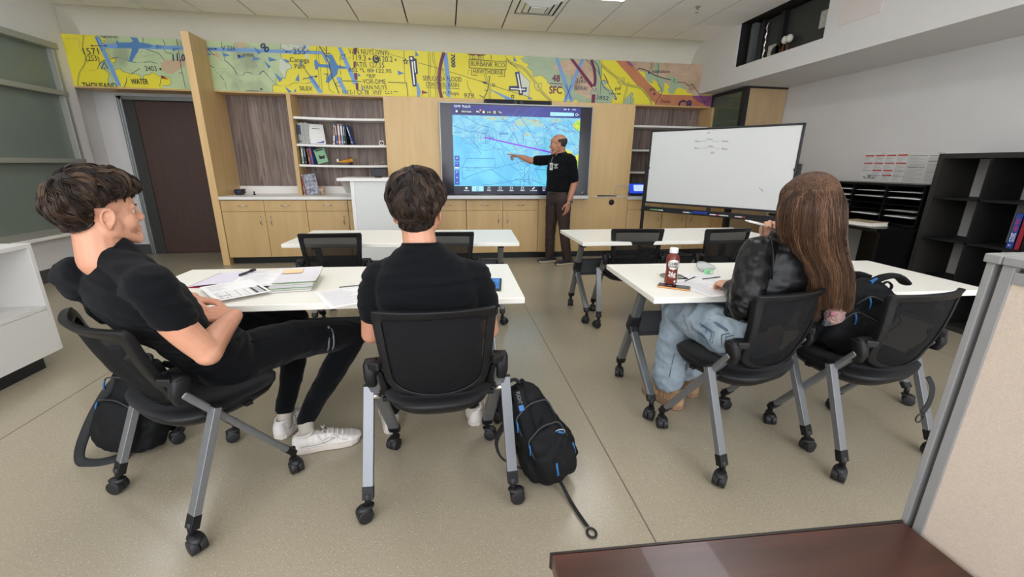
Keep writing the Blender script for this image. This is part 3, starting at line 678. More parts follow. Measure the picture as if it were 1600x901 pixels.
# parallel road, aircraft and rose near Canoga Park
for dx in (0, 30): A.line(smoothp(q(Z2, (1405+dx, 140), (1390+dx, 240), (1420+dx, 450), (1440+dx, 720))), .0035, K_k)
A.poly(q(Z2, (1370, 310), (1400, 310), (1430, 360), (1600, 370), (1600, 400), (1425, 385), (1410, 430), (1385, 430), (1395, 390), (1370, 370)), K_b2)
A.poly(q(Z3, (10, 270), (40, 275), (70, 330), (190, 340), (200, 270), (150, 210), (230, 200), (300, 335), (410, 355), (410, 378), (310, 380), (295, 450), (240, 500), (180, 560), (150, 545), (185, 470), (225, 420), (190, 370), (60, 355), (40, 390), (20, 385)), K_b2)
A.poly(q(Z3, (0, 165), (120, 180), (180, 290), (160, 310), (100, 195), (0, 195)), K_b)
A.poly(q(Z2, (1290, 530), (1340, 500), (1480, 720), (1420, 720)), K_b); A.line(q(Z2, (1255, 430), (1420, 655)), .008, K_n); A.line(q(Z2, (1225, 548), (1380, 515)), .008, K_n); A.poly(q(Z2, (1415, 512), (1380, 500), (1385, 535)), K_n)
A.line(smoothp(q(Z3, (75, 100), (180, 280), (230, 470), (320, 690))), .011, K_n); A.line(q(Z3, (130, 187), (200, 190)), .006, K_n); A.poly(q(Z3, (215, 190), (190, 178), (190, 200)), K_n)
A.line(q(Z3, (160, 100), (165, 230)), .01, K_n); A.line(q(Z3, (110, 110), (160, 160)), .006, K_n)
A.line(q(Z3, (345, 150), (330, 240), (335, 400), (355, 560), (365, 690)), .006, K_n, dash=(.05, .03)); A.line(smoothp(q(Z3, (165, 300), (175, 430), (190, 560), (200, 640), (260, 680))), .004, K_k)
A.poly(q(Z3, (300, 110), (350, 115), (560, 570), (500, 575)), K_b); A.poly(q(Z3, (280, 490), (330, 480), (430, 690), (380, 690)), K_b); A.line(q(Z3, (130, 450), (180, 440), (160, 510)), .008, K_n); A.line(q(Z3, (270, 560), (300, 600), (340, 600)), .006, K_n); A.line(q(Z3, (275, 560), (345, 545), ), .005, K_n)
A.poly(q(Z3, (505, 120), (550, 120), (530, 205), (500, 200)), K_m); A.poly(q(Z3, (500, 290), (530, 290), (520, 370), (500, 365)), K_m); A.poly(q(Z3, (505, 430), (545, 435), (550, 520), (515, 515)), K_m); A.poly(q(Z3, (525, 560), (560, 560), (560, 650), (530, 640)), K_m)
for a in ((1050, 400, 1130, 437, 1060, 460), (1275, 155, 1315, 215, 1270, 225), (560, 430, 590, 475, 550, 470), (590, 560, 630, 650, 605, 655), (735, 385, 765, 405, 735, 415)): A.poly(q(Z3, a[:2], a[2:4], a[4:]), K_b2)
# text block
T(Z3, 'VAN NUYS (VNY)', (440, 192), (940, 215), .062, K_k); T(Z3, 'CT', (340, 262), (412, 262), .056, K_n); T(Z3, '119.3', (495, 270), (655, 282), .066, K_k); T(Z3, '-', (440, 262), (462, 262), .05, K_k)
A.star(q(Z3, (700, 258))[0], .022, K_k); A.disc(q(Z3, (780, 260))[0], .045, K_k, ry=.048); T(Z3, 'C', (762, 280), (798, 282), .058, K_y); T(Z3, '120.2', (830, 290), (990, 297), .066, K_k); A.star(q(Z3, (1025, 268))[0], .018, K_k)
T(Z3, 'ATIS 127.55', (525, 358), (885, 368), .062, K_k); T(Z3, '802 *L 80 122.95', (440, 415), (975, 435), .047, K_k); T(Z3, '*RP', (660, 500), (775, 500), .052, K_k)
A.line(q(Z3, (360, 530), (600, 540)), .008, K_k); A.line(q(Z3, (930, 548), (1162, 556), (1180, 725)), .008, K_k); T(Z3, 'VOR-DME', (615, 565), (905, 572), .056, K_k); T(Z3, 'VAN NUYS', (615, 635), (920, 640), .052, K_k); T(Z3, '113-1 Ch 78  .VNY', (400, 700), (860, 706), .056, K_k)
A.line(q(Z3, (1000, 665), (1055, 668)), .008, K_k); A.line(q(Z3, (893, 688), (950, 690)), .008, K_k)
for u, v in ((900, 662), (935, 662), (970, 664), (978, 690)): A.disc(q(Z3, (u, v))[0], .007, K_k, n=8)
A.line(q(Z3, (730, 130), (945, 195), (1130, 250)), .0035, K_k); A.line(q(Z3, (1130, 155), (1140, 540)), .0045, K_k); A.star(q(Z3, (1150, 290))[0], .045, K_k); A.star(q(Z3, (1150, 292))[0], .018, K_y)
# Van Nuys runways
A.poly(q(Z3, (1190, 225), (1250, 222), (1258, 250), (1285, 252), (1305, 440), (1280, 448), (1295, 600), (1240, 602)), K_n); A.poly(q(Z3, (1222, 290), (1240, 290), (1268, 578), (1252, 580)), K_w); A.poly(q(Z3, (1252, 285), (1268, 283), (1280, 425), (1268, 430)), K_w); A.disc(q(Z3, (1222, 252))[0], .016, K_w)
A.poly(q(Z4, (165, 480), (190, 480), (220, 590), (205, 650), (175, 650)), K_b); A.line(q(Z4, (235, 570), (235, 645)), .005, K_r); A.poly(q(Z4, (235, 568), (312, 600), (240, 612)), K_r)
for dx in (0, 22): A.line(q(Z4, (312+dx, 88), (322+dx, 250), (312+dx, 400), (320+dx, 650)), .004, K_k)
for dx in (0, 22): A.line(smoothp(q(Z4, (365+dx, 90), (370+dx, 200), (400+dx, 300), (398+dx, 400), (405+dx, 655))), .004, K_k)
A.line(q(Z4, (190, 225), (460, 300), (980, 460), (1065, 490), (1300, 570), (1600, 660)), .0045, K_k)
A.poly(q(Z4, (510, 110), (550, 100), (585, 400), (590, 660), (540, 640), (535, 440), (510, 230)), K_b)
A.line(smoothp(q(Z4, (510, 95), (470, 240), (450, 400), (455, 540), (480, 665)), 6), .043*1.0, K_m)
T(Z4, '7000', (598, 118), (605, 280), .05, K_n, bold=.003)
A.line(smoothp(q(Z4, (495, 285), (505, 360), (560, 420), (610, 490))), .004, K_k)
T(Z4, 'SEPULV DA FLOOD', (250, 445), (728, 462), .058, K_k); T(Z4, 'CONTROL BASIN', (285, 520), (697, 528), .052, K_k); A.line(q(Z4, (285, 536), (700, 548)), .005, K_k); T(Z4, 'n Nuys', (505, 618), (695, 630), .048, K_k); T(Z4, '979.', (752, 662), (895, 670), .06, K_k, shear=.2)
A.line(smoothp(q(Z4, (800, 440), (810, 520), (855, 605))), .005, K_k); A.line(q(Z4, (820, 310), (800, 390)), .005, K_k, dash=(.02, .02))
T(Z4, '122.35T', (832, 182), (1015, 185), .056, K_k); A.line(q(Z4, (822, 185), (1290, 212), (1283, 312), (825, 288)), .007, K_k, closed=True); T(Z4, 'BURBANK RCO', (845, 262), (1270, 285), .060, K_k)
A.line(q(Z4, (852, 298), (852, 378), (930, 382)), .006, K_k); A.line(q(Z4, (1190, 395), (1268, 398), (1270, 318)), .006, K_k); T(Z4, 'HAWTHORNE', (875, 358), (1248, 372), .056, K_k)
A.poly(q(Z4, (790, 112), (1040, 125), (1000, 135), (930, 140), (920, 128), (830, 128)), K_m); A.line(q(Z4, (1100, 130), (1100, 182)), .007, K_k)
A.line(smoothp(q(Z4, (1085, 395), (1065, 490), (1050, 580), (1005, 670))), .009, K_n); A.line(q(Z4, (1055, 398), (1090, 396)), .006, K_n); A.line(q(Z4, (1010, 565), (1050, 575)), .007, K_n); A.line(q(Z4, (950, 625), (1005, 660)), .009, K_n); A.poly(q(Z4, (975, 455), (1035, 465), (1065, 492), (1010, 485)), K_n); T(Z4, 'S', (1105, 520), (1150, 525), .04, K_n)
A.poly(q(Z4, (1070, 550), (1100, 560), (1390, 685), (1290, 680)), K_b); A.line(smoothp(q(Z4, (1020, 360), (1040, 440), (1080, 500), (1082, 680))), .008, K_yo); A.line(smoothp(q(Z4, (1030, 360), (1052, 440), (1092, 500), (1092, 680))), .003, K_k); A.line(smoothp(q(Z4, (1010, 360), (1030, 440), (1070, 500), (1072, 680))), .003, K_k)
# Burbank runways
A.poly(q(Z4, (1450, 330), (1580, 460), (1570, 640), (1500, 630), (1480, 520)), K_l); A.line(q(Z4, (1430, 310), (1580, 460), (1570, 640)), .004, K_k)
A.poly(q(Z4, (1395, 345), (1450, 335), (1482, 535), (1545, 530), (1540, 590), (1495, 590), (1500, 620), (1450, 632), (1438, 575), (1320, 572), (1322, 515), (1428, 515)), K_n); A.poly(q(Z4, (1420, 365), (1436, 362), (1480, 605), (1465, 608)), K_w); A.poly(q(Z4, (1342, 540), (1525, 552), (1523, 568), (1342, 555)), K_w)
A.star(q(Z5, (88, 605))[0], .035, K_k); A.star(q(Z5, (88, 607))[0], .015, K_y)
A.poly(q(Z5, (100, 100), (135, 160), (100, 170)), K_b2); A.poly(q(Z5, (285, 610), (345, 642), (275, 640)), K_b2); A.poly(q(Z5, (-10, 605), (120, 650), (-10, 650)), K_b)
road = q(Z5, (0, 140), (90, 200), (200, 240), (280, 310), (370, 430), (430, 520), (500, 600), (570, 665))
A.line(smoothp(road), .030, K_k); A.line(smoothp(road), .022, K_yo); A.line(smoothp(road), .004, K_k)
A.line(q(Z5, (-10, 100), (60, 190), (150, 260)), .005, K_k)
def shield(Z, c, r, t, hh):
    A.poly(q(Z, (c[0]-r, c[1]-r*.9), (c[0]-r*.4, c[1]-r), (c[0], c[1]-r*.85), (c[0]+r*.4, c[1]-r), (c[0]+r, c[1]-r*.9), (c[0]+r*.9, c[1]+r*.2), (c[0], c[1]+r*1.15), (c[0]-r*.9, c[1]+r*.2)), K_yo)
    A.line(q(Z, (c[0]-r, c[1]-r*.9), (c[0]-r*.4, c[1]-r), (c[0], c[1]-r*.85), (c[0]+r*.4, c[1]-r), (c[0]+r, c[1]-r*.9), (c[0]+r*.9, c[1]+r*.2), (c[0], c[1]+r*1.15), (c[0]-r*.9, c[1]+r*.2)), .004, K_k, closed=True)
    T(Z, t, (c[0]-r*.6 if len(t) > 1 else c[0]-r*.3, c[1]+r*.35), (c[0]+r*.6 if len(t) > 1 else c[0]+r*.3, c[1]+r*.4), hh, K_k)
shield(Z5, (405, 485), 46, '5', .045)
# blue cross, maroon arcs
A.poly(q(Z5, (615, 125), (655, 125), (850, 670), (800, 672)), K_b); A.poly(q(Z5, (940, 140), (980, 145), (765, 672), (715, 672)), K_b)
A.line(q(Z5, (750, 455), (820, 640)), .009, K_n); A.line(q(Z5, (820, 460), (745, 640)), .009, K_n)
A.poly(q(Z5, (800, 135), (845, 140), (1100, 470), (1070, 500)), K_m); A.line(smoothp(q(Z5, (1070, 150), (1105, 270), (1118, 400), (1105, 480))), .04, K_m); A.poly(q(Z5, (1075, 580), (1120, 580), (1112, 690), (1070, 690)), K_m)
T(Z5, '48', (580, 418), (675, 422), .085, K_m, bold=.003); A.line(q(Z5, (550, 440), (712, 452)), .009, K_m); T(Z5, 'SFC', (545, 568), (700, 570), .092, K_m, bold=.003)
A.disc(q(Z5, (945, 370))[0], .013, K_k); T(Z5, '3160', (875, 435), (1000, 440), .056, K_k, shear=.1); T(Z5, 'BERRI', (855, 525), (1015, 530), .048, K_n, shear=.2)
A.line(q(Z5, (1055, 582), (1085, 500), (1105, 545), (1128, 500), (1158, 585)), .014, K_w); A.line(q(Z5, (1055, 582), (1085, 500), (1105, 545), (1128, 500), (1158, 585)), .009, K_n); T(Z5, '2852', (1125, 640), (1280, 652), .05, K_n, shear=.15)
A.line(q(Z5, (1205, 155), (1180, 590)), .005, K_k); A.line(q(Z5, (1000, 145), (1080, 220), (1160, 300), (1165, 330)), .006, K_k); A.line(smoothp(q(Z5, (1100, 160), (1150, 220), (1170, 290), (1190, 400), (1220, 480), (1290, 540))), .008, K_n); A.line(q(Z5, (1225, 325), (1285, 430), (1200, 400)), .006, K_k)
r2 = q(Z6, (0, 190), (110, 290), (220, 375), (320, 455), (430, 485), (540, 510), (620, 590), (670, 670), (690, 740))
A.line(smoothp(r2), .026, K_k); A.line(smoothp(r2), .018, K_yo); A.line(smoothp(r2), .003, K_k)
r3 = q(Z6, (375, 430), (350, 520), (320, 620), (300, 720)); A.line(smoothp(r3), .022, K_k); A.line(smoothp(r3), .015, K_yo)
shield(Z6, (267, 420), 50, '210', .045)
T(Z6, 'golf', (180, 535), (268, 538), .042, K_k); T(Z6, 'co rse', (100, 600), (260, 605), .036, K_k)
A.line(q(Z6, (25, 310), (90, 460), (150, 560), (205, 660)), .006, K_k); A.disc(q(Z6, (197, 662))[0], .013, K_k)
A.line(smoothp(q(Z6, (490, 265), (520, 240), (620, 270), (760, 345), (960, 400))), .01, K_k); A.line(smoothp(q(Z6, (690, 165), (680, 240), (650, 290))), .005, K_k); A.line(smoothp(q(Z6, (775, 170), (785, 240), (770, 340))), .007, K_k)
A.line(q(Z6, (770, 360), (785, 440)), .006, K_n, dash=(.012, .012)); A.line(smoothp(q(Z6, (785, 460), (835, 560), (780, 660), (740, 740))), .007, K_k)
A.rect(*q(Z6, (643, 315))[0], *q(Z6, (667, 290))[0], K_k); A.rect(*q(Z6, (717, 607))[0], *q(Z6, (742, 578))[0], K_k)
T(Z6, 'substation', (693, 300), (940, 305), .045, K_k); T(Z6, 'JPL', (655, 552), (740, 552), .036, K_k); T(Z6, 'Devils', (812, 715), (948, 722), .045, K_k, shear=.2)
A.line(q(Z6, (1045, 430), (1150, 435), (1200, 480), (1255, 460), (1320, 550), (1430, 720), (1500, 685)), .008, K_k); A.line(q(Z6, (985, 435), (1008, 380), (1010, 450)), .007, K_k); A.line(q(Z6, (1420, 740), (1440, 670), (1550, 640)), .006, K_k)
T(Z6, 'C8', (1060, 790), (1235, 792), .105, K_n, bold=.006)
# left texts
T(Z1, 'GINNA', (520, 78), (728, 80), .045, K_k); T(Z1, '1571', (300, 283), (490, 283), .070, K_k); T(Z1, '(253)', (328, 362), (492, 362), .060, K_k); T(Z1, '11,0', (1408, 360), (1562, 362), .072, K_n, shear=.15, bold=.002)
T(Z1, '2403', (1065, 488), (1210, 490), .058, K_k); A.disc(q(Z1, (1252, 465))[0], .013, K_k); T(Z1, 'WATER', (890, 652), (1105, 655), .060, K_k, bold=.001); T(Z1, 'THOUSAND', (285, 700), (715, 705), .060, K_k, bold=.001)
A.line(q(Z1, (1265, 545), (1240, 680)), .004, K_r); A.poly(q(Z1, (1268, 542), (1355, 598), (1262, 580)), K_r)
T(Z2, 'V 326', (220, 190), (388, 195), .052, K_n); A.disc(q(Z2, (435, 263))[0], .016, K_n); T(Z2, 'water', (470, 265), (620, 270), .048, K_k); T(Z2, 'water', (525, 720), (680, 725), .048, K_k); A.disc(q(Z2, (710, 676))[0], .012, K_k)
T(Z2, '00', (690, 140), (775, 222), .065, K_n, bold=.004); T(Z2, '255', (1110, 238), (1262, 240), .062, K_n); A.ring(q(Z2, (1290, 195))[0], .013, .005, K_n)
T(Z2, 'Canoga', (1070, 335), (1310, 345), .055, K_k); T(Z2, 'Park', (1130, 418), (1268, 422), .055, K_k); T(Z2, 'SILEX', (1190, 690), (1350, 695), .050, K_k)
# crisp outlines of the city area
A.line(smoothp(q(Z2, (1040, 130), (1050, 150))), .004, K_k); A.line(smoothp(q(Z2, (965, 160), (985, 180), (1005, 180))), .005, K_n); A.line(q(Z2, (1110, 150), (1160, 175)), .005, K_n); A.line(smoothp(q(Z2, (1180, 145), (1230, 165), (1250, 150))), .005, K_n); A.disc(q(Z2, (1250, 150))[0], .018, K_b2)
gm = A.g
b0 = G(); b0.box((XL+.002, MY, MB), (3.978, 6.665, MT), K_y); b0.box((XL, MY+.002, MB-.018), (3.978, 6.67, MB-.0005), M_maple)
for m_ in gm.mats: b0.mi(m_)
o_ = len(b0.v); b0.v += gm.v
for f_, k_ in zip(gm.f, gm.m): b0.f.append(tuple(i+o_ for i in f_)); b0.m.append(b0.mi(gm.mats[k_])); b0.sm.append(False)
mo = b0.build('map_mural', K_y)
ctag(mo, 'long yellow and green aeronautical map band running along the top of the front wall', 'map mural')
# ================================================================== big wall screen
def emat(name, col, k=1.0, col2=None, sc=10, p=(.4, .6), stretch=(1, 1, 1), detail=5):
    if name in MATS: return MATS[name]
    m = bpy.data.materials.new(name); m.use_nodes = True; nt = m.node_tree; N = nt.nodes; L = nt.links; b = N['Principled BSDF']
    b.inputs['Base Color'].default_value = (.01, .01, .012, 1); b.inputs['Roughness'].default_value = .3; b.inputs['Emission Strength'].default_value = k; b.inputs['Emission Color'].default_value = (*srgb(col), 1)
    if col2:
        tc = N.new('ShaderNodeTexCoord'); mp = N.new('ShaderNodeMapping'); mp.inputs['Scale'].default_value = stretch; n = N.new('ShaderNodeTexNoise'); n.inputs['Scale'].default_value = sc; n.inputs['Detail'].default_value = detail
        r = N.new('ShaderNodeValToRGB'); e = r.color_ramp.elements; e[0].position = p[0]; e[0].color = (*srgb(col), 1); e[1].position = p[1]; e[1].color = (*srgb(col2), 1)
        L.new(tc.outputs['Object'], mp.inputs[0]); L.new(mp.outputs[0], n.inputs['Vector']); L.new(n.outputs['Fac'], r.inputs[0]); L.new(r.outputs[0], b.inputs['Emission Color'])
    MATS[name] = m; return m
SY = 5.93
M_bezel = mat('screen_bezel_glass', '#1d1c26', .12)
E_c = emat('screen_cyan', '#74d8f6', 1.0, '#5cc4f0', 3.5, (.42, .62)); E_l = emat('screen_land', '#8fd6ea', 1.0, '#6cc4ea', 9, (.4, .6)); E_t = emat('screen_tan', '#c9cf9a', .95, '#8ccfda', 14, (.4, .6))
E_n = emat('screen_navy', '#1c2070', .9, '#3338a8', 1.2, (.3, .7)); E_d = emat('screen_dark', '#0f1330', .8); E_b = emat('screen_blue', '#2a80d0', .95); E_b2 = emat('screen_blue_dark', '#2860c8', .9); E_w = emat('screen_white', '#e9fbff', 1.0); E_wc = emat('screen_pale', '#a9ecf7', 1.0)
E_m = emat('screen_magenta', '#8a16e8', 1.0); E_v = emat('screen_violet', '#7a78dc', .9); E_g = emat('screen_green', '#7fe03c', .95, '#e2e23a', 12, (.42, .55)); E_r = emat('screen_red', '#f07a7a', 1.0); E_k = emat('screen_ink', '#2b66a8', .9); E_bt = emat('screen_button', '#1d55c8', .95)
e = empty('wall_screen', (.955, SY, 1.47), 0, 'large black framed wall screen showing a cyan navigation chart with a magenta route line', 'screen')
g = G(); g.box((-.067, SY, .915), (1.977, 5.998, 2.075), M_bezel); g.build('housing', M_bezel, e, bevel=.004)
g = G()
for a, b in (((-.075, .90), (-.063, 2.085)), ((1.972, .90), (1.984, 2.085)), ((-.075, 2.072), (1.984, 2.085))): g.box((a[0], SY-.006, a[1]), (b[0], 5.99, b[1]), M_alu)
g.build('frame', M_alu, e, bevel=.002)
M_silver = mat('silver_tray', '#c9c8c6', .35, metal=.3)
g = G(); g.box((-.06, SY-.035, .862), (1.984, 5.99, .912), M_silver); g.build('tray', M_silver, e, bevel=.006)
S = lambda u, v: (680+u/5.3, 150+v/5.3)
U = lambda u, v: (690+u/6.667, 260+v/6.667)
def qs(Z, *pts): return [(at(*Z(u, v), SY).x, at(*Z(u, v), SY).z) for u, v in pts]
A = Art((0, SY-.0012, 0), (1, 0, 0), (0, 0, 1), (0, -1, 0), clip=(.088, .93, 1.812, 2.058), step=.00002)
A.rect(.088, .93, 1.812, 2.058, E_d); A.rect(.088, 1.88, 1.812, 2.058, E_n); A.rect(.093, 1.035, 1.808, 1.882, E_c)
A.poly(qs(S, (142, 155), (1210, 185), (1205, 560), (1120, 620), (900, 560), (700, 560), (640, 430), (520, 340), (440, 350), (330, 400), (200, 330), (142, 320)), E_l)
rr = random.Random(11)
for cx, cy, a, b in ((480, 185, 90, 16), (760, 215, 130, 32), (690, 235, 60, 14), (850, 235, 60, 22), (760, 315, 40, 16), (1005, 205, 60, 18), (560, 180, 50, 14)):
    A.poly(qs(S, *[(cx+a*math.cos(t)*rr.uniform(.6, 1.1), cy+b*math.sin(t)*rr.uniform(.6, 1.1)) for t in [2*math.pi*k/14 for k in range(14)]]), E_t)
A.poly(qs(S, (1120, 455), (1150, 490), (1210, 480), (1210, 720), (1080, 715), (1100, 640), (1130, 560)), E_g); A.poly(qs(S, (1130, 240), (1180, 200), (1208, 205), (1205, 285), (1170, 290)), E_g)
A.poly(qs(S, (1040, 420), (1120, 460), (1160, 500), (1140, 520), (1060, 470)), E_g)
for cx, cy in ((680, 435), (850, 470), (705, 495), (620, 470)): A.disc(qs(S, (cx, cy))[0], .02, E_t, n=9)
# random fine chart lines
for k in range(150):
    cx, cy = rr.uniform(150, 1200), rr.uniform(160, 740)
    if cy > 430 and cx < 620 and rr.random() < .75: continue
    an = rr.choice([-.9, -.5, .15, .5, .9, 1.4, 0])+rr.uniform(-.15, .15); L_ = rr.uniform(40, 190)
    x1, y1 = cx+L_*math.cos(an), cy+L_*math.sin(an)
    A.line(qs(S, (cx, cy), ((cx+x1)/2+rr.uniform(-8, 8), (cy+y1)/2+rr.uniform(-8, 8)), (min(x1, 1195), min(y1, 738))), rr.choice([.0025, .0035, .005]), rr.choice([E_b, E_b, E_v, E_k]))
for k in range(70):
    cx, cy = rr.uniform(150, 1190), rr.uniform(165, 560); a = rr.uniform(3, 14)
    A.line(qs(S, (cx, cy), (cx+a, cy+rr.uniform(-2, 2))), rr.uniform(.003, .008), rr.choice([E_b, E_k, E_v, E_r, E_t]))
for P_ in (((142, 245), (230, 275), (290, 300), (330, 290)), ((215, 160), (300, 200), (370, 240), (440, 260), (435, 300)), ((320, 290), (480, 345), (700, 530), (780, 580)), ((230, 685), (340, 640), (460, 608), (600, 570), (690, 550)), ((225, 685), (222, 590), (260, 515), (492, 517), (495, 590), (225, 590)), ((460, 605), (540, 660), (660, 742)), ((610, 565), (730, 650), (810, 740)), ((735, 740), (740, 600), (770, 560)), ((780, 560), (775, 740)), ((1100, 200), (1160, 270), (1205, 310)), ((900, 225), (960, 330), (1000, 420)), ((545, 165), (640, 300), (700, 400)), ((700, 170), (790, 300), (860, 420)), ((380, 738), (480, 730), (640, 700), (700, 680), (760, 710)), ((830, 600), (900, 560), (950, 640)), ((820, 600), (870, 690))):
    A.line(qs(S, *P_), .0055, E_b)
A.line(smoothp(qs(S, (940, 235), (1010, 230), (1080, 250), (1140, 290), (1180, 310))), .006, E_v)
for r in (88, 62, 40): A.ring(qs(S, (415, 350))[0], r*.0083/5.3*5.3*.21, .0035, E_k if r == 88 else E_b, ry=r*.00172)
A.ring(qs(S, (745, 540))[0], .075, .005, E_b, ry=.07); A.ring(qs(S, (745, 540))[0], .045, .004, E_v)
A.line(qs(S, (355, 345), (480, 348)), .005, E_k); A.line(qs(S, (412, 300), (418, 390)), .005, E_k)
for u, v in ((403, 303), (427, 388), (465, 346)): A.line(qs(S, (u-14, v-6), (u+14, v-6), (u+14, v+8), (u-14, v+8)), .003, E_k, closed=True)
A.line(qs(S, (415, 345), (640, 395), (960, 467)), .017, E_m); A.disc(qs(S, (417, 346))[0], .014, E_m)
A.text('Concord VOR', *qs(S, (530, 318), (605, 320)), .026, E_bt, bold=.001); A.text('Channel Islands', *qs(S, (258, 602), (345, 605)), .016, E_k); A.text('National Park', *qs(S, (262, 620), (342, 622)), .016, E_k)
for k, (u, v) in enumerate(((285, 390), (300, 462), (520, 438), (830, 690), (500, 712))): A.line(qs(S, (u-40, v-7), (u+48, v-5), (u+48, v+8), (u-40, v+6)), .002, E_v, closed=True)
# interface
A.text('7:23 PM   Thu Jan 23', *qs(S, (155, 92), (290, 95)), .026, E_w, bold=.0006); A.text('100%', *qs(S, (1135, 118), (1165, 119)), .018, E_w)
A.rect(qs(S, (1172, 0))[0][0], qs(S, (0, 120))[0][1]-.01, qs(S, (1195, 0))[0][0], qs(S, (0, 108))[0][1]-.012, E_w)
for u in (1068, 1082, 1104): A.disc(qs(S, (u, 111))[0], .008, E_w)
A.line(qs(S, (165, 128), (300, 132)), .04, E_d); A.line(qs(S, (330, 132), (545, 138)), .04, E_d); A.disc(qs(S, (177, 126))[0], .014, E_w); A.text('N16 A Coast', *qs(S, (220, 134), (298, 136)), .02, E_w, bold=.0008)
A.text('FPL', *qs(S, (340, 136), (370, 138)), .018, E_w, bold=.001); A.disc(qs(S, (374, 117))[0], .013, E_r); A.disc(qs(S, (401, 133))[0], .015, E_w)
for u in (434, 447, 459): A.line(qs(S, (u, 127), (u, 141)), .006, E_w)
A.ring(qs(S, (491, 135))[0], .013, .007, E_w); A.disc(qs(S, (530, 132))[0], .008, E_w); A.ring(qs(S, (543, 139))[0], .008, .004, E_w)
A.poly(qs(S, (952, 133), (1147, 140), (1147, 168), (952, 165)), E_wc); A.text('Search', *qs(S, (970, 152), (1000, 153)), .012, E_v); A.disc(qs(S, (1170, 154))[0], .022, E_d); A.ring(qs(S, (1170, 154))[0], .014, .006, E_w)
for v0, v1 in ((493, 535), (542, 605), (612, 735)): A.poly(qs(S, (160, v0), (200, v0+1), (202, v1), (162, v1)), E_bt)
A.line(qs(S, (172, 520), (188, 505)), .007, E_w); A.text('IFR', *qs(S, (168, 562), (190, 562)), .012, E_w); A.rect(*qs(S, (164, 600))[0], *qs(S, (198, 588))[0], E_w); A.line(qs(S, (172, 640), (176, 626), (190, 626)), .006, E_w); A.disc(qs(S, (181, 674))[0], .008, E_w); A.line(qs(S, (175, 715), (190, 715)), .005, E_w)
names = ['Airports', 'Maps', 'Plates', 'Documents', 'Imagery', 'Flights', 'ScratchPads', 'More']
for i, nme in enumerate(names):
    u = (258, 375, 493, 610, 727, 842, 956, 1065)[i]; wd = len(nme)*3.4
    if i == 1: A.poly(qs(U, (315, 205), (437, 205), (437, 258), (315, 258)), E_wc)
    m_ = E_bt if i == 1 else E_w
    A.text(nme, *qs(U, (u-wd, 253), (u+wd, 254)), .013, m_, bold=.0005)
    if i in (0,): A.disc(qs(U, (u, 224))[0], .016, m_); A.disc(qs(U, (u, 224))[0], .006, E_d)
    elif i == 6: A.line(qs(U, (u-12, 236), (u+12, 216)), .014, m_)
    else: A.line(qs(U, (u-11, 214), (u+11, 214), (u+11, 236), (u-11, 236)), .005, m_, closed=True)
A.poly(qs(U, (1342, 165), (1415, 165), (1415, 200), (1342, 200)), E_bt)
A.g.build('display', E_c, e)
g = G(); p = at(925, 300, SY-.002); g.tube([(1.885+.02*math.sin(t), SY-.002, .965+.02*math.cos(t)*-1) for t in (0, .5, 1.0, 1.5)], .004, M_white, n=6); g.build('bezel_mark', M_white, e)
rebase(e)
a, b = at(755.7, 156, 5.97), at(861.7, 163.5, 5.97)
e = empty('conference_camera_bar', ((a.x+b.x)/2, 5.93, (a.z+b.z)/2-.005), 0, 'long black camera and speaker bar mounted just above the big screen', 'camera bar')
g = G(); g.box((-.45, 0, -.03), (.45, .07, .03), M_black); g.build('housing', M_black, e, bevel=.01); g = G(); g.cyl((0, -.002, 0), (0, .01, 0), .02, m=mat('lens_glass', '#050508', .05)); g.build('lens', None, e); g = G(); g.box((-.43, -.002, -.022), (-.06, .001, .022), mat('speaker_cloth', '#222226', .9)); g.box((.06, -.002, -.022), (.43, .001, .022), None); g.build('grille', MATS['speaker_cloth'], e)

# ================================================================== lectern
M_lect = mat('white_lectern', '#dcdedc', .4)
e = empty('lectern', (-.70, 5.65, 0), 0, 'white boxy lectern standing in front of the left cabinets under the book shelves', 'lectern')
g = G(); g.box((-1.143, 5.40, .11), (-.28, 5.90, 1.112), M_lect); g.build('body', M_lect, e, bevel=.004)
g = G(); g.box((-1.143, 5.385, .11), (-1.10, 5.40, 1.112), M_white); g.build('edge_trim', M_white, e, bevel=.003); g = G(); g.box((-.33, 5.385, .11), (-.28, 5.40, 1.112), M_white); g.build('edge_trim', M_white, e, bevel=.003)
g = G(); g.box((-1.29, 5.37, 1.112), (-.15, 5.93, 1.148), M_white); g.build('top', M_white, e, bevel=.004)
M_lgrey = mat('lectern_bracket', '#a9a79c', .5)
g = G(); g.prism([(-1.285, 1.112), (-1.143, 1.112), (-1.143, .965), (-1.225, .965)], .02, M_lgrey, X=Matrix.Translation((0, 5.55, 0)) @ Matrix.Rotation(math.pi/2, 4, 'X')); g.build('bracket', M_lgrey, e)
for x, y in ((-1.08, 5.46), (-.34, 5.46), (-1.08, 5.84), (-.34, 5.84)):
    g = G(); g.cyl((x-.012, y, .035), (x+.012, y, .035), .035, m=M_black); g.box((x-.02, y-.02, .05), (x+.02, y+.02, .11), M_black); g.build('caster', M_black, e)
rebase(e)
a = at(581, 277, 5.62); b = at(600.6, 266, 5.62)
e = empty('monitor', ((a.x+b.x)/2, 5.62, 1.148), 0, 'small black monitor back standing on the white lectern top', 'monitor')
g = G(); g.box((-.085, -.01, .015), (.085, .012, .105), M_black); g.build('housing', M_black, e, bevel=.004); g = G(); g.box((-.04, -.03, 0), (.04, .05, .016), M_black); g.build('foot', M_black, e, bevel=.003)
g = G(); g.box((-.66-.12, 5.42, 1.149), (-.44, 5.60, 1.153), M_white); ctag(g.build('paper_sheet', M_white), 'white paper lying on the lectern in front of the small monitor', 'paper')

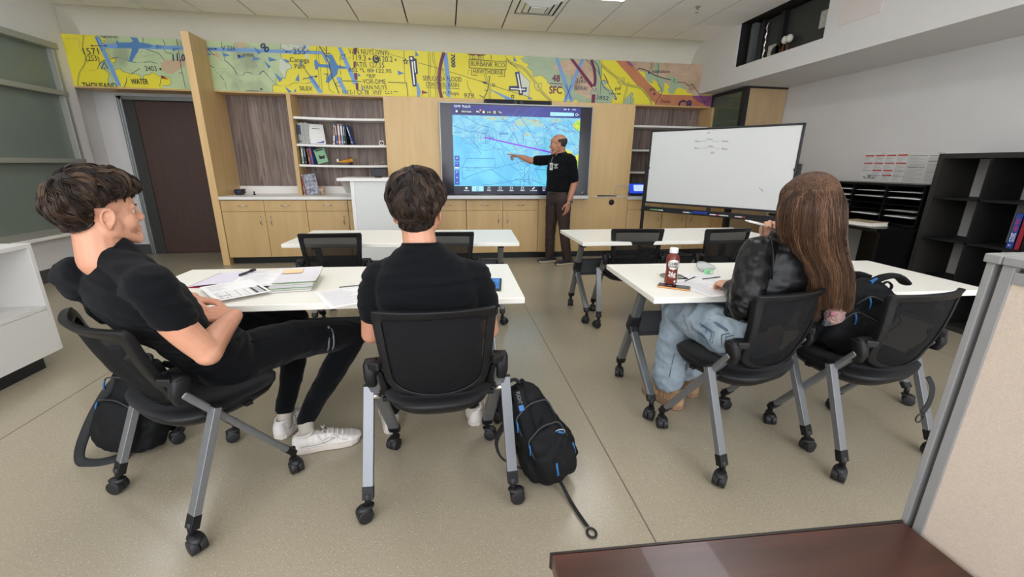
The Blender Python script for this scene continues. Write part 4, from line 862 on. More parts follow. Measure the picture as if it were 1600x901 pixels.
# ================================================================== shelf items
def book(name_lab, x, z, h, t, d, col, lean=0, y=6.36, cover=None, gr=None, marks=True, yaw=0):
    m = mat('cover_'+col.strip('#'), col, .45); e = empty('book', (x, y, z), 0, name_lab, 'book', gr); e.rotation_euler = (0, math.radians(lean), math.radians(yaw))
    g = G(); g.box((0, 0, 0), (.003, d, h), m); g.box((t-.003, 0, 0), (t, d, h), m); g.box((0, 0, 0), (t, .004, h), m); g.build('cover', m, e)
    pm = mat('book_pages', '#e9e4d6', .8); g = G(); g.box((.003, .004, .003), (t-.003, d-.004, h-.003), pm); g.build('pages', pm, e)
    if marks:
        mk = mat('spine_mark', cover or '#e6e6e2', .5); mk = mat('spine_mark_'+(cover or 'w').strip('#'), cover or '#e6e6e2', .5)
        g = G(); g.box((t*.25, -.0008, h*.45), (t*.75, 0, h*.9), mk); g.build('spine_title', mk, e); g = G(); g.box((t*.25, -.0008, h*.08), (t*.75, 0, h*.16), mk); g.build('spine_emblem', mk, e)
    return e
def sx(px, z, Y=6.36):  # shelf x from the photograph measurement
    return at(px, 220, Y).x
x = -1.962
for i, c in enumerate(['#8fa3a8', '#dfe0dc', '#e9e9e6', '#e3e3df', '#ecebe8', '#e0e0dd', '#e6e6e4', '#ededea', '#dcdcd9']):
    lab = 'thin grey-blue magazine, leftmost on the middle shelf against the divider' if i == 0 else 'thin white magazine in the row at the left end of the middle shelf'
    book(lab, x, 1.561, .27-.004*(i % 3), .014, .21, c, 0, 6.35, cover='#3c4c6c', gr=None if i == 0 else 'white magazines at the left of the middle shelf', marks=i < 3); x += .0165
e = book('white magazine leaning with its front cover turned out, end of the magazine row', x+.003, 1.562, .262, .008, .20, '#e8e8e6', 0, 6.34, marks=False, yaw=0)
e.rotation_euler = (0, math.radians(-14), math.radians(-62))
g = G(); bl = mat('cover_blue_swoosh', '#2f56a8', .4); g.add([(.0085, .06, .012), (.0085, .17, .012), (.0085, .19, .05), (.0085, .14, .03)], [(0, 1, 2, 3)], bl); g.add([(.0085, .05, .20), (.0085, .15, .20), (.0085, .15, .207), (.0085, .05, .207)], [(0, 1, 2, 3)], M_black); g.build('cover_print', bl, e)
x = at(524, 222, 6.36).x
for c, t, h, ln, lab, mk in (('#e8e6e2', .026, .255, 7, 'thick white book leaning left against the group in the middle of the shelf', '#8a3b35'), ('#2f55a3', .024, .262, -1, 'bright blue textbook standing in the middle group of the middle shelf', '#e8c9b8'), ('#c98f7c', .034, .262, 0, 'wide salmon pink textbook in the middle group of books', '#e8e0d8'), ('#7d8ca6', .034, .262, 0, 'wide grey-blue textbook in the middle group of books', '#dfe4ee'), ('#3f5b56', .018, .256, 0, 'thin dark green book in the middle group of books', '#d8dcd0'), ('#2b3038', .016, .250, 0, 'thin black book in the middle group of books', '#5c6470')):
    xx = x+.0 if ln != 7 else x-.035
    book(lab, xx, 1.561, h, t, .19, c, ln, cover=mk); x += t+.003 if ln != 7 else .012
book('blue book leaning to the left against the middle group of books', x+.060, 1.561, .25, .022, .19, '#33509a', -14, cover='#d7d8cc')
e = empty('cube_clock', (at(596.5, 220, 6.4).x, 6.4, 1.56), 0, 'small white cube with a black round face at the right end of the middle shelf', 'clock')
g = G(); g.box((-.03, -.03, 0), (.03, .03, .06), M_white); g.build('case', M_white, e, bevel=.004); g = G(); g.cyl((0, -.031, .03), (0, -.028, .03), .021, m=M_black); g.build('face', M_black, e); g = G(); g.cyl((0, -.033, .03), (0, -.031, .03), .007, m=M_white); g.build('dot', M_white, e)
x = -1.955
for c, t, h, ln, lab, mk in (('#8fa29a', .03, .222, 0, 'pale grey-green book, leftmost on the bottom shelf', '#dfe0d8'), ('#22303c', .028, .222, -1, 'very dark blue book second from the left on the bottom shelf', '#8796a6'), ('#d0813e', .024, .205, -4, 'orange book on the bottom shelf beside the blue one', '#4a3020'), ('#3b5aa6', .034, .220, -5, 'blue book with red top on the bottom shelf', '#c8402c')):
    book(lab, x+.004+(.02 if ln < -1 else 0), 1.297, h, t, .17, c, ln, cover=mk); x += t+.006
e = empty('book', (x+.075, 6.355, 1.298), 0, 'pale green book leaning with its dark aircraft cover turned out, bottom shelf', 'book'); e.rotation_euler = (math.radians(-8), math.radians(-16), 0)
mg = mat('cover_green_front', '#84b38c', .4); g = G(); g.box((0, 0, 0), (.14, .012, .19), mg); g.build('cover', mg, e, bevel=.001); g = G(); g.box((.02, -.001, .165), (.12, 0, .182), M_black); g.add([(.04, -.001, .06), (.11, -.001, .05), (.12, -.001, .1), (.09, -.001, .085), (.06, -.001, .1), (.045, -.001, .12)], [(0, 1, 2, 3, 4, 5)], M_black); g.build('cover_print', M_black, e); g = G(); g.box((.004, .003, .19), (.136, .0095, .1905), MATS['book_pages']); g.build('pages', None, e)
# counter books
x = -1.962
for c, t, h, lab, ln in (('#d9cfc8', .016, .27, 'cream magazine with red spine leaning on the divider on the counter', -3), ('#c86a5a', .010, .265, 'thin red magazine on the counter next to the divider', -4)):
    book(lab, x+.012, .891, h, t, .2, c, ln, y=6.29, cover='#b04438'); x += t+.003
e = empty('magazine', (x+.018, 6.28, .891), 0, 'magazine with mottled blue-grey cover standing on the counter by the divider', 'magazine'); e.rotation_euler = (0, math.radians(-7), math.radians(4))
mm = mat('mottled_cover', '#31364e', .4, col2='#b9bcc8', vscale=26); g = G(); g.box((0, 0, 0), (.165, .012, .27), mm); g.build('cover', mm, e, bevel=.001); g = G(); g.box((.004, .002, .27), (.16, .01, .2705), MATS['book_pages']); g.build('pages', None, e)
# yellow biplane
M_yel = mat('model_yellow', '#e2a12a', .35); M_tan2 = mat('model_tan', '#b58a4a', .45)
e = empty('model_biplane', (at(541, 250, 6.42).x, 6.42, 1.297), 0, 'yellow-orange model biplane on the bottom shelf', 'model aeroplane'); e.scale = (1.0, 1.0, 1.0)
X0 = Matrix.Rotation(math.radians(-6), 4, 'Y')
g = G(); g.loft([((-.115, 0, .035), (0, .004, 0), (0, 0, .006)), ((-.06, 0, .040), (0, .012, 0), (0, 0, .014)), ((0, 0, .048), (0, .020, 0), (0, 0, .023)), ((.05, 0, .056), (0, .022, 0), (0, 0, .026)), ((.085, 0, .060), (0, .018, 0), (0, 0, .022))], M_yel, n=14); g.build('fuselage', M_yel, e)
g = G(); g.box((.005, -.09, .040), (.055, .09, .044), M_yel); g.build('lower_wing', M_yel, e, bevel=.001); g = G(); g.box((.0, -.10, .098), (.055, .10, .103), mat('model_red', '#9c5a35', .5)); g.build('upper_wing', None, e, bevel=.001)
g = G()
for y in (-.07, .07, -.02, .02): g.cyl((.012, y, .043), (.015, y, .099), .002, m=M_tan2, n=6); g.cyl((.045, y, .043), (.048, y, .099), .002, m=M_tan2, n=6)
g.build('wing_strut', M_tan2, e)
g = G(); g.prism([(-.125, .033), (-.095, .036), (-.108, .075), (-.125, .075)], .003, M_white, X=Matrix.Rotation(math.pi/2, 4, 'X')); g.build('tail_fin', M_white, e); g = G(); g.box((-.12, -.04, .036), (-.095, .04, .039), M_yel); g.build('tailplane', M_yel, e)
for y in (-.03, .03):
    g = G(); g.cyl((.06, y-.005, .014), (.06, y+.005, .014), .014, m=M_black); g.build('wheel', M_black, e); g = G(); g.cyl((.06, y, .014), (.05, y*.4, .040), .002, m=M_tan2, n=6); g.build('wheel_strut', M_tan2, e)
g = G(); g.box((.088, -.003, .035), (.091, .003, .09), M_tan2); g.build('propeller', M_tan2, e)
e = empty('model_aeroplane', (at(592, 252, 6.42).x, 6.42, 1.297), 0, 'tiny thin wooden model aeroplane at the right end of the bottom shelf', 'model aeroplane')
M_stick = mat('pale_stick', '#c9b58c', .6); g = G(); g.bar((-.07, 0, .008), (.07, 0, .045), .004, .004, M_stick); g.build('fuselage', M_stick, e); g = G(); g.bar((-.05, -.05, .016), (-.05, .05, .016), .02, .002, M_stick); g.build('wing', M_stick, e); g = G(); g.bar((-.058, 0, .01), (-.064, 0, .05), .01, .002, M_stick); g.build('fin', M_stick, e); g = G(); g.cyl((-.02, 0, 0), (-.02, 0, .022), .002, m=M_stick, n=6); g.cyl((.03, 0, 0), (.03, 0, .033), .0015, m=M_stick, n=6); g.build('stand', M_stick, e)
# counter things
e = empty('headset_case', (at(383, 298, 6.35).x-.06, 6.35, .89), 0, 'small black camera-like gadget on the left end of the white counter', 'gadget')
g = G(); g.box((-.055, -.04, 0), (.035, .04, .075), M_black); g.build('body', M_black, e, bevel=.01); g = G(); g.cyl((-.01, -.05, .04), (-.01, -.04, .04), .025, m=mat('blue_lens', '#27395e', .15)); g.build('lens', None, e); g = G(); g.box((.035, -.02, .02), (.06, .02, .08), M_black); g.tube([(-.055, 0, .02), (-.08, 0, .035), (-.075, 0, .06), (-.05, 0, .07)], .006, M_black); g.build('grip', M_black, e, bevel=.004)
e = empty('toy_figure', (at(397, 300, 6.33).x, 6.33, .89), 0, 'tiny black figurine on the counter next to the gadget', 'figurine')
g = G(); g.lathe([(.001, 0), (.022, 0), (.022, .006), (.008, .012), (.010, .025), (.001, .03)], m=M_black); g.build('body', M_black, e); g = G(); g.ell((0, 0, .036), (.01, .01, .011), M_black); g.build('head', M_black, e)
e = empty('patterned_cup', (at(503.5, 300, 6.3).x, 6.3, .89), 0, 'tapered brown patterned cup on the counter left of the lectern', 'cup')
mc = mat('patterned_cup', '#7a5a44', .4, col2='#cbb79c', vscale=30); g = G(); g.lathe([(.001, 0), (.033, 0), (.046, .105), (.043, .105), (.031, .006), (.001, .006)], m=mc); g.build('cup_body', mc, e); g = G(); g.tube([(.045*math.cos(t), .045*math.sin(t), .105) for t in [k*math.pi/12 for k in range(24)]], .0022, M_tan2, closed=True, n=6); g.build('rim', M_tan2, e)
e = empty('wooden_propeller', (-1.36, 6.55, .997), 0, 'small wooden propeller blade lying on the counter upstand behind the lectern', 'propeller')
mp_ = mat('orange_wood', '#c08a4c', .4); g = G(); g.loft([((-.14, 0, .012), (0, .012, 0), (0, 0, .006)), ((-.08, 0, .016), (0, .02, 0), (0, 0, .012)), ((0, 0, .014), (0, .014, 0), (0, 0, .013)), ((.09, 0, .016), (0, .02, 0), (0, 0, .012)), ((.15, 0, .012), (0, .012, 0), (0, 0, .005))], mp_); g.build('blade', mp_, e); g = G(); g.cyl((0, -.02, .014), (0, .02, .014), .016, m=mp_); g.build('hub', mp_, e)
# right counter: touch panel, marker, cable
e = empty('touch_panel', (2.83, 6.15, .89), 0, 'small black desktop touch panel with bright blue screen, left of the whiteboard on the counter', 'touch panel')
X = Matrix.Rotation(math.radians(-22), 4, 'X'); g = G(); g.box((-.14, -.01, .02), (.14, .012, .20), M_black, X); g.build('housing', M_black, e, bevel=.004)
E_pb = emat('panel_blue', '#2246d8', 1.0); E_pw = emat('panel_pale', '#c4dcff', 1.0)
g = G(); g.box((-.125, -.012, .035), (.125, -.0105, .185), E_pb, X); g.box((-.055, -.0135, .07), (.115, -.0125, .165), E_pw, X); g.build('display', E_pb, e); g = G(); g.box((-.09, -.02, 0), (.09, .08, .02), M_black); g.build('foot', M_black, e, bevel=.003)
g = G(); pts = []
for k in range(60):
    t = k/59*3*2*math.pi; pts.append((2.50+.115*math.cos(t)*(1-.05*k/59), 5.985-.02*math.sin(t*.5)**2, .98+.075*math.sin(t)+.012*math.sin(t*.33)))
g.tube(pts, .003, mat('grey_cable', '#bdb6a6', .5), n=6); ctag(g.build('cable_coil', MATS['grey_cable']), 'coiled pale grey cable against the maple panel beside the touch panel', 'cable')
g = G(); g.box((2.06, 5.955, .885), (2.60, 6.0, .892), M_white); ctag(g.build('pen_ledge', M_white), 'thin white ledge right of the big screen above the cable hole panel', 'ledge')
g = G(); g.tube([(2.14, 5.965, .902), (2.28, 5.965, .902), (2.42, 5.965, .90)], [.010, .009, .007], M_black); ctag(g.build('stylus', M_black), 'black stylus pen lying on the thin white ledge right of the big screen', 'pen')

# ================================================================== left: white low cabinet
e = empty('white_cabinet', (-2.95, 1.8, 0), 0, 'low white cabinet with open cubby on a black plinth by the left windows', 'cabinet')
M_wc = mat('white_cabinet_paint', '#dad8d4', .45)
x1, x0, y1, y0, zb, zt = -2.605, -3.35, 3.042, -.6, .10, .815; t = .028
g = G(); g.box((x0, y0, zt-t), (x1, y1, zt), M_wc); g.build('top', M_wc, e, bevel=.003)
g = G(); g.box((x0, y1-t, zb), (x1, y1, zt-t), M_wc); g.build('side_panel', M_wc, e, bevel=.002); g = G(); g.box((x0, y0, zb), (x1, y0+t, zt-t), M_wc); g.build('side_panel', M_wc, e, bevel=.002)
g = G(); g.box((x0, y0+t, zb), (x0+t, y1-t, zt-t), M_wc); g.box((x0+t, y0+t, .385), (x1, y1-t, .41), M_wc); g.build('shelf', M_wc, e)
g = G(); g.box((x0+t, y0+t, zb), (x1, y1-t, .387), M_wc); g.build('front_panel', M_wc, e)
g = G(); g.box((x0+t, 1.35, .41), (x1-.01, 1.378, zt-t), M_wc); g.build('divider', M_wc, e)
g = G(); g.box((x0+.05, y0+.05, 0), (x1-.06, y1-.085, zb), M_black); g.build('plinth', M_black, e)
rebase(e)
# ================================================================== rolling whiteboard
M_wb = mat('whiteboard_surface', '#dfe0de', .18, coat=.3); M_bf = mat('black_board_frame', '#232326', .4)
WA, WB = Vector((2.645, 5.50, 0)), Vector((3.655, 4.13, 0)); wd = (WB-WA).length; ux = (WB-WA).normalized(); ang = math.atan2(ux.y, ux.x)
e = empty('rolling_whiteboard', ((WA.x+WB.x)/2, (WA.y+WB.y)/2, 0), ang, 'large black framed whiteboard on a rolling stand with faint handwriting', 'whiteboard')
h0, h1 = .845, 1.765
g = G(); g.box((-wd/2+.012, -.008, h0+.012), (wd/2-.012, .012, h1-.012), M_wb); bd = g.build('board', M_wb, e)
K_ink = mat('marker_ink', '#3c4046', .6)
A = Art((-wd/2, -.0085, 0), (1, 0, 0), (0, 0, 1), (0, -1, 0), step=.0001)
def wbp(px, py):
    d = RX*((px-800)/FPX)+DX*((py-450.5)/FPX)+FX; n_ = Vector((-ux.y, ux.x, 0)); d = Vector(d); o = Vector((0, 0, CAM_H)); t_ = (WA-o).dot(n_)/d.dot(n_); p = o+d*t_; return ((p-WA).dot(ux), p.z)
Wz = lambda u, v: wbp(960+u/4.706, 180+v/4.706)
for s_, a, b, h in (('LA', (683, 135), (703, 135), .020), ('Davy', (592, 197), (632, 198), .022), ('From', (682, 182), (722, 183), .020), ('Lima', (790, 196), (838, 197), .022), ('Ron', (590, 247), (628, 248), .020), ('Obs', (688, 235), (728, 236), .020), ('Bravo', (790, 252), (832, 255), .022), ('201', (708, 282), (736, 283), .022)):
    A.text(s_, Wz(*a), Wz(*b), h, K_ink, shear=.15)
A.line([Wz(640, 190), Wz(680, 191)], .0025, K_ink); A.line([Wz(720, 190), Wz(772, 194)], .0018, K_ink); A.line([Wz(640, 242), Wz(690, 242)], .0025, K_ink); A.line([Wz(735, 242), Wz(772, 246), Wz(765, 242)], .0025, K_ink)
for k, (u, v) in enumerate(((1068, 535), (1078, 545), (1085, 550), (1092, 560), (1084, 545))): A.line([Wz(u, v), Wz(u+5, v+4)], .006, K_ink)
o = A.g.build('handwriting', K_ink, bd)
g = G(); f_ = .022
for a, b in (((-wd/2, h0), (-wd/2+f_, h1)), ((wd/2-f_, h0), (wd/2, h1)), ((-wd/2, h0), (wd/2, h0+f_)), ((-wd/2, h1-f_), (wd/2, h1))): g.box((a[0], -.016, a[1]), (b[0], .02, b[1]), M_bf)
g.build('frame', M_bf, e, bevel=.003)
for s_ in (-1, 1):
    x = s_*(wd/2+.02); g = G(); g.box((x-.016, -.012, .10), (x+.016, .026, 1.36), M_bf); g.box((x-.02, -.30, .075), (x+.02, .30, .115), M_bf); g.build('upright', M_bf, e, bevel=.003)
    g = G(); g.cyl((x, 0, 1.30), (x-s_*.05, 0, 1.30), .016, m=M_bf); g.build('pivot_knob', M_bf, e)
    for yy in (-.27, .27):
        g = G(); g.cyl((x-.012, yy, .036), (x+.012, yy, .036), .036, m=M_black); g.box((x-.016, yy-.016, .04), (x+.016, yy+.016, .08), M_black); g.build('caster', M_black, e)
g = G(); g.box((-wd/2, -.02, .755), (wd/2, .02, .80), M_bf); g.box((-wd/2, -.10, .748), (wd/2, .02, .757), M_bf); g.box((-wd/2, -.10, .748), (wd/2, -.094, .766), M_bf); g.build('pen_tray', M_bf, e, bevel=.002)
g = G(); g.box((-wd/2, -.012, .20), (wd/2, .012, .24), M_bf); g.build('cross_bar', M_bf, e); g = G(); g.box((-.02, -.02, .79), (.02, .02, .86), M_bf); g.build('latch', M_bf, e, bevel=.006)
RW = Matrix.Translation(e.location) @ rotz(ang)
def wlocal(px): return wbp(px, 326)[0]-wd/2
def marker(px0, px1, col, cap_, lab, z=.757):
    x0, x1 = wlocal(px0), wlocal(px1); p = RW @ Vector(((x0+x1)/2, -.06, z+.0095)); k = empty('marker', p, ang, lab, 'marker', None); L_ = (x1-x0)/2
    mb, mc_ = mat('marker_body_'+col[1:], col, .4), mat('marker_cap_'+cap_[1:], cap_, .4)
    g = G(); g.cyl((-L_, 0, 0), (L_*.4, 0, 0), .009, m=mb, n=12); g.build('barrel', mb, k); g = G(); g.cyl((L_*.4, 0, 0), (L_, 0, 0), .0095, m=mc_, n=12); g.build('cap', mc_, k)
marker(1019, 1039, '#7fbf6a', '#dfe6ea', 'green and white marker, leftmost on the whiteboard tray'); marker(1071, 1086, '#dfe6ea', '#3f7fc0', 'white marker with blue cap on the whiteboard tray left of the eraser')
marker(1113, 1127, '#e6dede', '#c03a5a', 'white marker with red cap just right of the blue eraser'); marker(1128, 1142, '#e8e6e2', '#d8d2cc', 'plain white marker on the whiteboard tray'); marker(1153, 1169, '#e2d4d6', '#b83248', 'white marker with dark red cap, rightmost on the whiteboard tray')
x0 = wlocal(1087); x1 = wlocal(1110); k = empty('board_eraser', RW @ Vector(((x0+x1)/2, -.055, .757)), ang, 'bright blue whiteboard eraser lying on the middle of the pen tray', 'eraser')
m_ = mat('eraser_blue', '#2437a8', .5); L_ = (x1-x0)/2; g = G(); g.box((-L_, -.025, .012), (L_, .025, .034), m_); g.build('grip', m_, k, bevel=.005); g = G(); g.box((-L_, -.025, 0), (L_, .025, .012), mat('eraser_felt', '#2c2f3c', .9)); g.build('felt_pad', None, k)

# ================================================================== right wall: cube shelf
M_bb = mat('black_brown_board', '#171515', .6, spec=.25); M_bbe = mat('black_brown_edge', '#2b2926', .55, spec=.3)
KX0, KX1, KY1, KZ = 4.21, 4.59, 3.235, 1.45
e = empty('cube_shelf', ((KX0+KX1)/2, 2.5, 0), 0, 'tall black-brown cube shelving unit without back against the right wall', 'shelving unit')
g = G(); n = 4; pit = .352; W_ = n*pit+.04
g.box((KX0, KY1-W_-.04, KZ-.04), (KX1, KY1, KZ), M_bbe); g.box((KX0, KY1-W_-.04, 0), (KX1, KY1, .04), M_bbe)
g.box((KX0, KY1-.04, .04), (KX1, KY1, KZ-.04), M_bbe); g.box((KX0, KY1-W_-.04, .04), (KX1, KY1-W_, KZ-.04), M_bbe); g.build('outer_frame', M_bbe, e)
for k in range(1, 4):
    y = KY1-.04-k*pit+.01; g = G(); g.box((KX0, y-.009, .04), (KX1, y+.009, KZ-.04), M_bb); g.build('divider', M_bb, e)
for k in range(1, 4):
    z = .04+k*.3475; g = G(); g.box((KX0, KY1-W_, z-.009), (KX1, KY1-.04, z+.009), M_bb); g.build('shelf', M_bb, e)
rebase(e)
y = KY1-.04-2*pit-.10; z2 = .04+2*.3475+.009; z3 = .04+3*.3475+.009
def kbook(y, h, t, col, txt, lab, tcol='#e8ecf4'):
    k = empty('book', (KX0+.03, y, z2), 0, lab, 'book'); m_ = mat('cover_'+col[1:], col, .4)
    g = G(); g.box((0, 0, 0), (.20, .003, h), m_); g.box((0, t-.003, 0), (.20, t, h), m_); g.box((0, 0, 0), (.004, t, h), m_); g.build('cover', m_, k)
    pm = MATS['book_pages']; g = G(); g.box((.004, .003, .003), (.196, t-.003, h-.003), pm); g.build('pages', pm, k)
    if txt:
        a = Art((-.0006, t*.22, 0), (0, 0, 1), (0, -1, 0), (-1, 0, 0), step=.0001); a.O = Vector((-.0006, t*.75, 0))
        a = Art((-.0006, t*.78, h), (0, 0, -1), (0, -1, 0), (-1, 0, 0), step=.0001)
        for s_, q0, q1, hh, cc in txt: a.text(s_, (q0*h, 0), (q1*h, 0), hh*t, mat('print_'+cc[1:], cc, .5), bold=.0004)
        a.g.build('spine_title', None or mat('print_'+tcol[1:], tcol, .5), k)
yb = at(1585, 350, 1).y
yk = KY1-.04-2*pit-.035
# position from the photograph: spine centre near px 1585,355
d = RX*((1588-800)/FPX)+DX*((355-450.5)/FPX)+FX; yk = d[1]*(KX0+.03)/d[0]
kbook(yk-.02, .265, .045, '#2b4796', [('FAR AIM', .15, .50, .55, '#c23048'), ('2025', .55, .80, .62, '#f0f2f6'), ('A', .88, .93, .4, '#e8ecf4')], 'thick blue paperback with red and white spine lettering, black cube shelf')
kbook(yk-.060, .262, .035, '#a82a3c', None, 'red paperback next to the blue one in the black cube shelf')
kbook(yk-.112, .25, .045, '#1c1c22', None, 'black book right of the red paperback in the black cube shelf')
# pen pot on the shelf above
k = empty('pen_pot', (KX0+.10, yk-.06+.05, z3), 0, 'dark pot crowded with colourful pens, top row of the black cube shelf', 'pen pot')
g = G(); g.lathe([(.001, 0), (.042, 0), (.045, .10), (.043, .10), (.040, .004), (.001, .004)], m=M_black); g.build('pot', M_black, k)
rr = random.Random(3)
for i, c in enumerate(['#e88a3c', '#d6d2c8', '#c23a5c', '#7a3a8c', '#e0c890', '#c8462c', '#b08858']):
    a = i*.9; m_ = mat('pencil_'+c[1:], c, .4); r = .03; p0 = Vector((r*.5*math.cos(a), r*.5*math.sin(a), .006)); p1 = Vector((r*1.9*math.cos(a), r*1.9*math.sin(a), .15+.03*rr.random()))
    q_ = empty('pencil', k.location, 0, None, 'pen', 'pens in the pot on the cube shelf'); q_['label'] = 'slim pen sticking out of the dark pot in the black cube shelf'
    g = G(); g.cyl(p0, p1, .004, m=m_, n=8); g.build('barrel', m_, q_); g = G(); g.cyl(p1, p1+(p1-p0).normalized()*.012, .004, .001, m=M_white, n=8); g.build('tip', M_white, q_)

# desk with letter organizer
M_bd = mat('black_glossy_desk', '#0d0c0d', .3, spec=.3)
e = empty('black_side_desk', (4.25, 3.9, 0), 0, 'black side desk against the right wall carrying the letter organizer', 'desk')
DZ_ = .80
g = G(); g.box((3.80, 3.262, DZ_-.03), (4.59, 4.60, DZ_), M_bd); g.build('desktop', M_bd, e, bevel=.003)
for y in (3.28, 4.56): g = G(); g.box((3.86, y-.015, 0), (4.57, y+.015, DZ_-.03), M_bd); g.build('side_panel', M_bd, e)
g = G(); g.box((4.2, 3.3, .02), (4.57, 3.75, DZ_-.03), M_bd); g.build('drawer_block', M_bd, e, bevel=.004)
g = G(); g.cyl((3.90, 4.05, 0), (3.90, 4.05, DZ_-.03), .018, m=M_bd); g.build('leg', M_bd, e)
rebase(e)
OX0 = 4.20; OZ1 = 1.185; OY_0, OY_1 = 3.265, 4.30
e = empty('letter_organizer', (4.4, 3.8, DZ_), 0, 'black desktop letter organizer with three columns of open slots', 'organizer')
g = G(); g.box((OX0, OY_0, OZ1-.02), (4.58, OY_1, OZ1), M_bd); g.box((OX0, OY_0, DZ_+.004), (4.58, OY_1, DZ_+.02), M_bd); g.box((4.56, OY_0, DZ_+.02), (4.58, OY_1, OZ1-.02), M_bd)
for k in range(4): y = OY_0+(OY_1-OY_0)*k/3; g.box((OX0, y-.006 if k else y, DZ_+.01), (4.57, y+.006 if k < 3 else y, OZ1-.01), M_bd)
g.build('case', M_bd, e)
nrow = 6
for r in range(1, nrow):
    z = DZ_+.02+(OZ1-DZ_-.04)*r/nrow
    g = G(); g.box((OX0+.004, OY_0+.004, z-.003), (4.56, OY_1-.004, z+.003), M_bd); g.build('shelf', M_bd, e)
rebase(e)
rr = random.Random(5); M_pap = mat('paper_white', '#e8e6e2', .7)
for c in range(3):
    for r in range(1, nrow):
        if rr.random() < .15: continue
        z = DZ_+.02+(OZ1-DZ_-.04)*r/nrow+.004; y0 = OY_0+(OY_1-OY_0)*c/3+.02+rr.uniform(0, .02); y1 = OY_0+(OY_1-OY_0)*(c+1)/3-.03-rr.uniform(0, .02)
        g = G(); h = rr.uniform(.003, .009); ns = 3
        for s_ in range(ns): dx = rr.uniform(-.008, .004); g.box((OX0-.004+dx, y0+rr.uniform(0, .01), z+h*s_/ns), (4.52, y1-rr.uniform(0, .01), z+h*(s_+1)/ns-.0003), M_pap)
        cn = ['nearest the cube shelf', 'middle', 'farthest from the cube shelf'][c]; rn = ['', 'lowest', 'second from the bottom', 'middle', 'second from the top', 'topmost'][r]
        ctag(g.build('paper_stack', M_pap), 'thin white paper stack, %s slot, organizer column %s' % (rn, cn) if cn != 'middle' else 'thin white paper stack, %s slot of the middle organizer column' % rn, 'papers')
k = empty('stapled_book', (3.98, 3.55, DZ_), math.radians(8), 'thick cream book lying flat on the black side desk in front of the organizer', 'book')
g = G(); g.box((-.10, -.14, .004), (.10, .14, .032), mat('book_pages', '#e9e4d6', .8)); g.build('pages', None, k); g = G(); g.box((-.105, -.145, 0), (.105, .145, .004), MATS['cover_d9cfc8'] if 'cover_d9cfc8' in MATS else M_white); g.box((-.105, -.145, .032), (.105, .145, .036), mat('tan_cover', '#b9a488', .5)); g.build('cover', None, k)
g = G(); g.cyl((0, 0, 0), (0, 0, .02), .02, m=M_white)
k = empty('spray_bottle', (3.93, 4.02, DZ_), 0, 'small white pump bottle with purple cap on the black side desk', 'bottle')
g = G(); g.lathe([(.001, 0), (.017, 0), (.017, .10), (.009, .115), (.009, .12), (.001, .12)], m=M_white); g.build('body', M_white, k); g = G(); g.cyl((0, 0, .12), (0, 0, .145), .011, m=mat('purple_cap', '#7a3f86', .4)); g.build('cap', None, k)
# poster pair leaning over the organizer on the wall
M_post = mat('poster_paper', '#dcdbd8', .6); K_red = mat('poster_red', '#c8403c', .5); K_pg = mat('poster_grey', '#7b7c7e', .6); K_lt = mat('poster_text_grey', '#a9aaac', .6)
def poster(y0, y1, z0, z1, art, lab, x=4.585):
    w_, h_ = abs(y1-y0), z1-z0; e = empty('checklist_poster', (x, y0, z0), 0, lab, 'poster')
    g = G(); g.box((0, -w_, 0), (.006, 0, h_), M_post); sh = g.build('sheet', M_post, e)
    a = Art((-.0005, 0, 0), (0, -1, 0), (0, 0, 1), (-1, 0, 0), step=.0001, clip=(0, 0, w_, h_)); art(a, w_, h_); a.g.build('print', K_lt, sh)
    return e
def lines(a, x0, x1, y0, y1, m, st=.012):
    rr = random.Random(int(x0*1e4)+int(y0*1e3)); y = y1
    while y > y0: a.rect(x0, y-.0035, x0+(x1-x0)*rr.uniform(.45, 1), y, m, False); y -= st
def art1(a, w_, h_):
    cw = w_/4
    for c in range(4):
        x0, x1 = c*cw+.012, (c+1)*cw-.006; secs = [(.86, K_red), (.60, K_red), (.36, K_red if c in (1, 2) else K_pg), (.20 if c != 0 else 2, K_red if c == 2 else K_pg)]
        a.layer()
        for (t_, m_) in secs:
            if t_ < 1: a.rect(x0, t_*h_, x1, t_*h_+(.014 if m_ is K_red else .005), m_, False)
        a.layer()
        lines(a, x0, x1, .63*h_, .83*h_, K_lt); lines(a, x0, x1, .39*h_, .57*h_, K_lt)
        if c: lines(a, x0, x1, .05*h_, .32*h_, K_lt)
    a.text('SR-20', (.40*w_, .93*h_), (.50*w_, .93*h_), .012, K_pg); a.text('30', (.085, .10*h_), (.085+.045, .10*h_), .04, M_black, bold=.001)
    a.line([(.035, .17*h_), (.075, .12*h_)], .005, M_black); a.line([(.045, .13*h_), (.075, .10*h_)], .004, M_black); a.line([(.18, .17*h_), (.14, .12*h_)], .005, M_black); a.line([(.17, .13*h_), (.14, .10*h_)], .004, M_black)
def art2(a, w_, h_):
    cw = w_/3
    for c in range(3):
        x0, x1 = c*cw+.010, (c+1)*cw-.008; a.layer(); a.rect(x0, .86*h_, x1, .86*h_+.006, K_pg, False)
        for t_ in ((.50,), (.68, .34), (.55, .42, .30, .14))[c]: a.rect(x0, t_*h_, x1, t_*h_+.006, K_pg, False)
        a.layer(); lines(a, x0, x1, .05*h_, .83*h_, K_lt, .011)
    a.text('SR-22', (.48*w_, .93*h_), (.58*w_, .93*h_), .012, K_pg)
poster(4.27, 3.80, 1.186, 1.49, art1, 'checklist poster with red headings and winged number emblem, right wall')
poster(3.795, 3.25, 1.186, 1.485, art2, 'white checklist poster with grey headings, between the red one and the cube shelf')

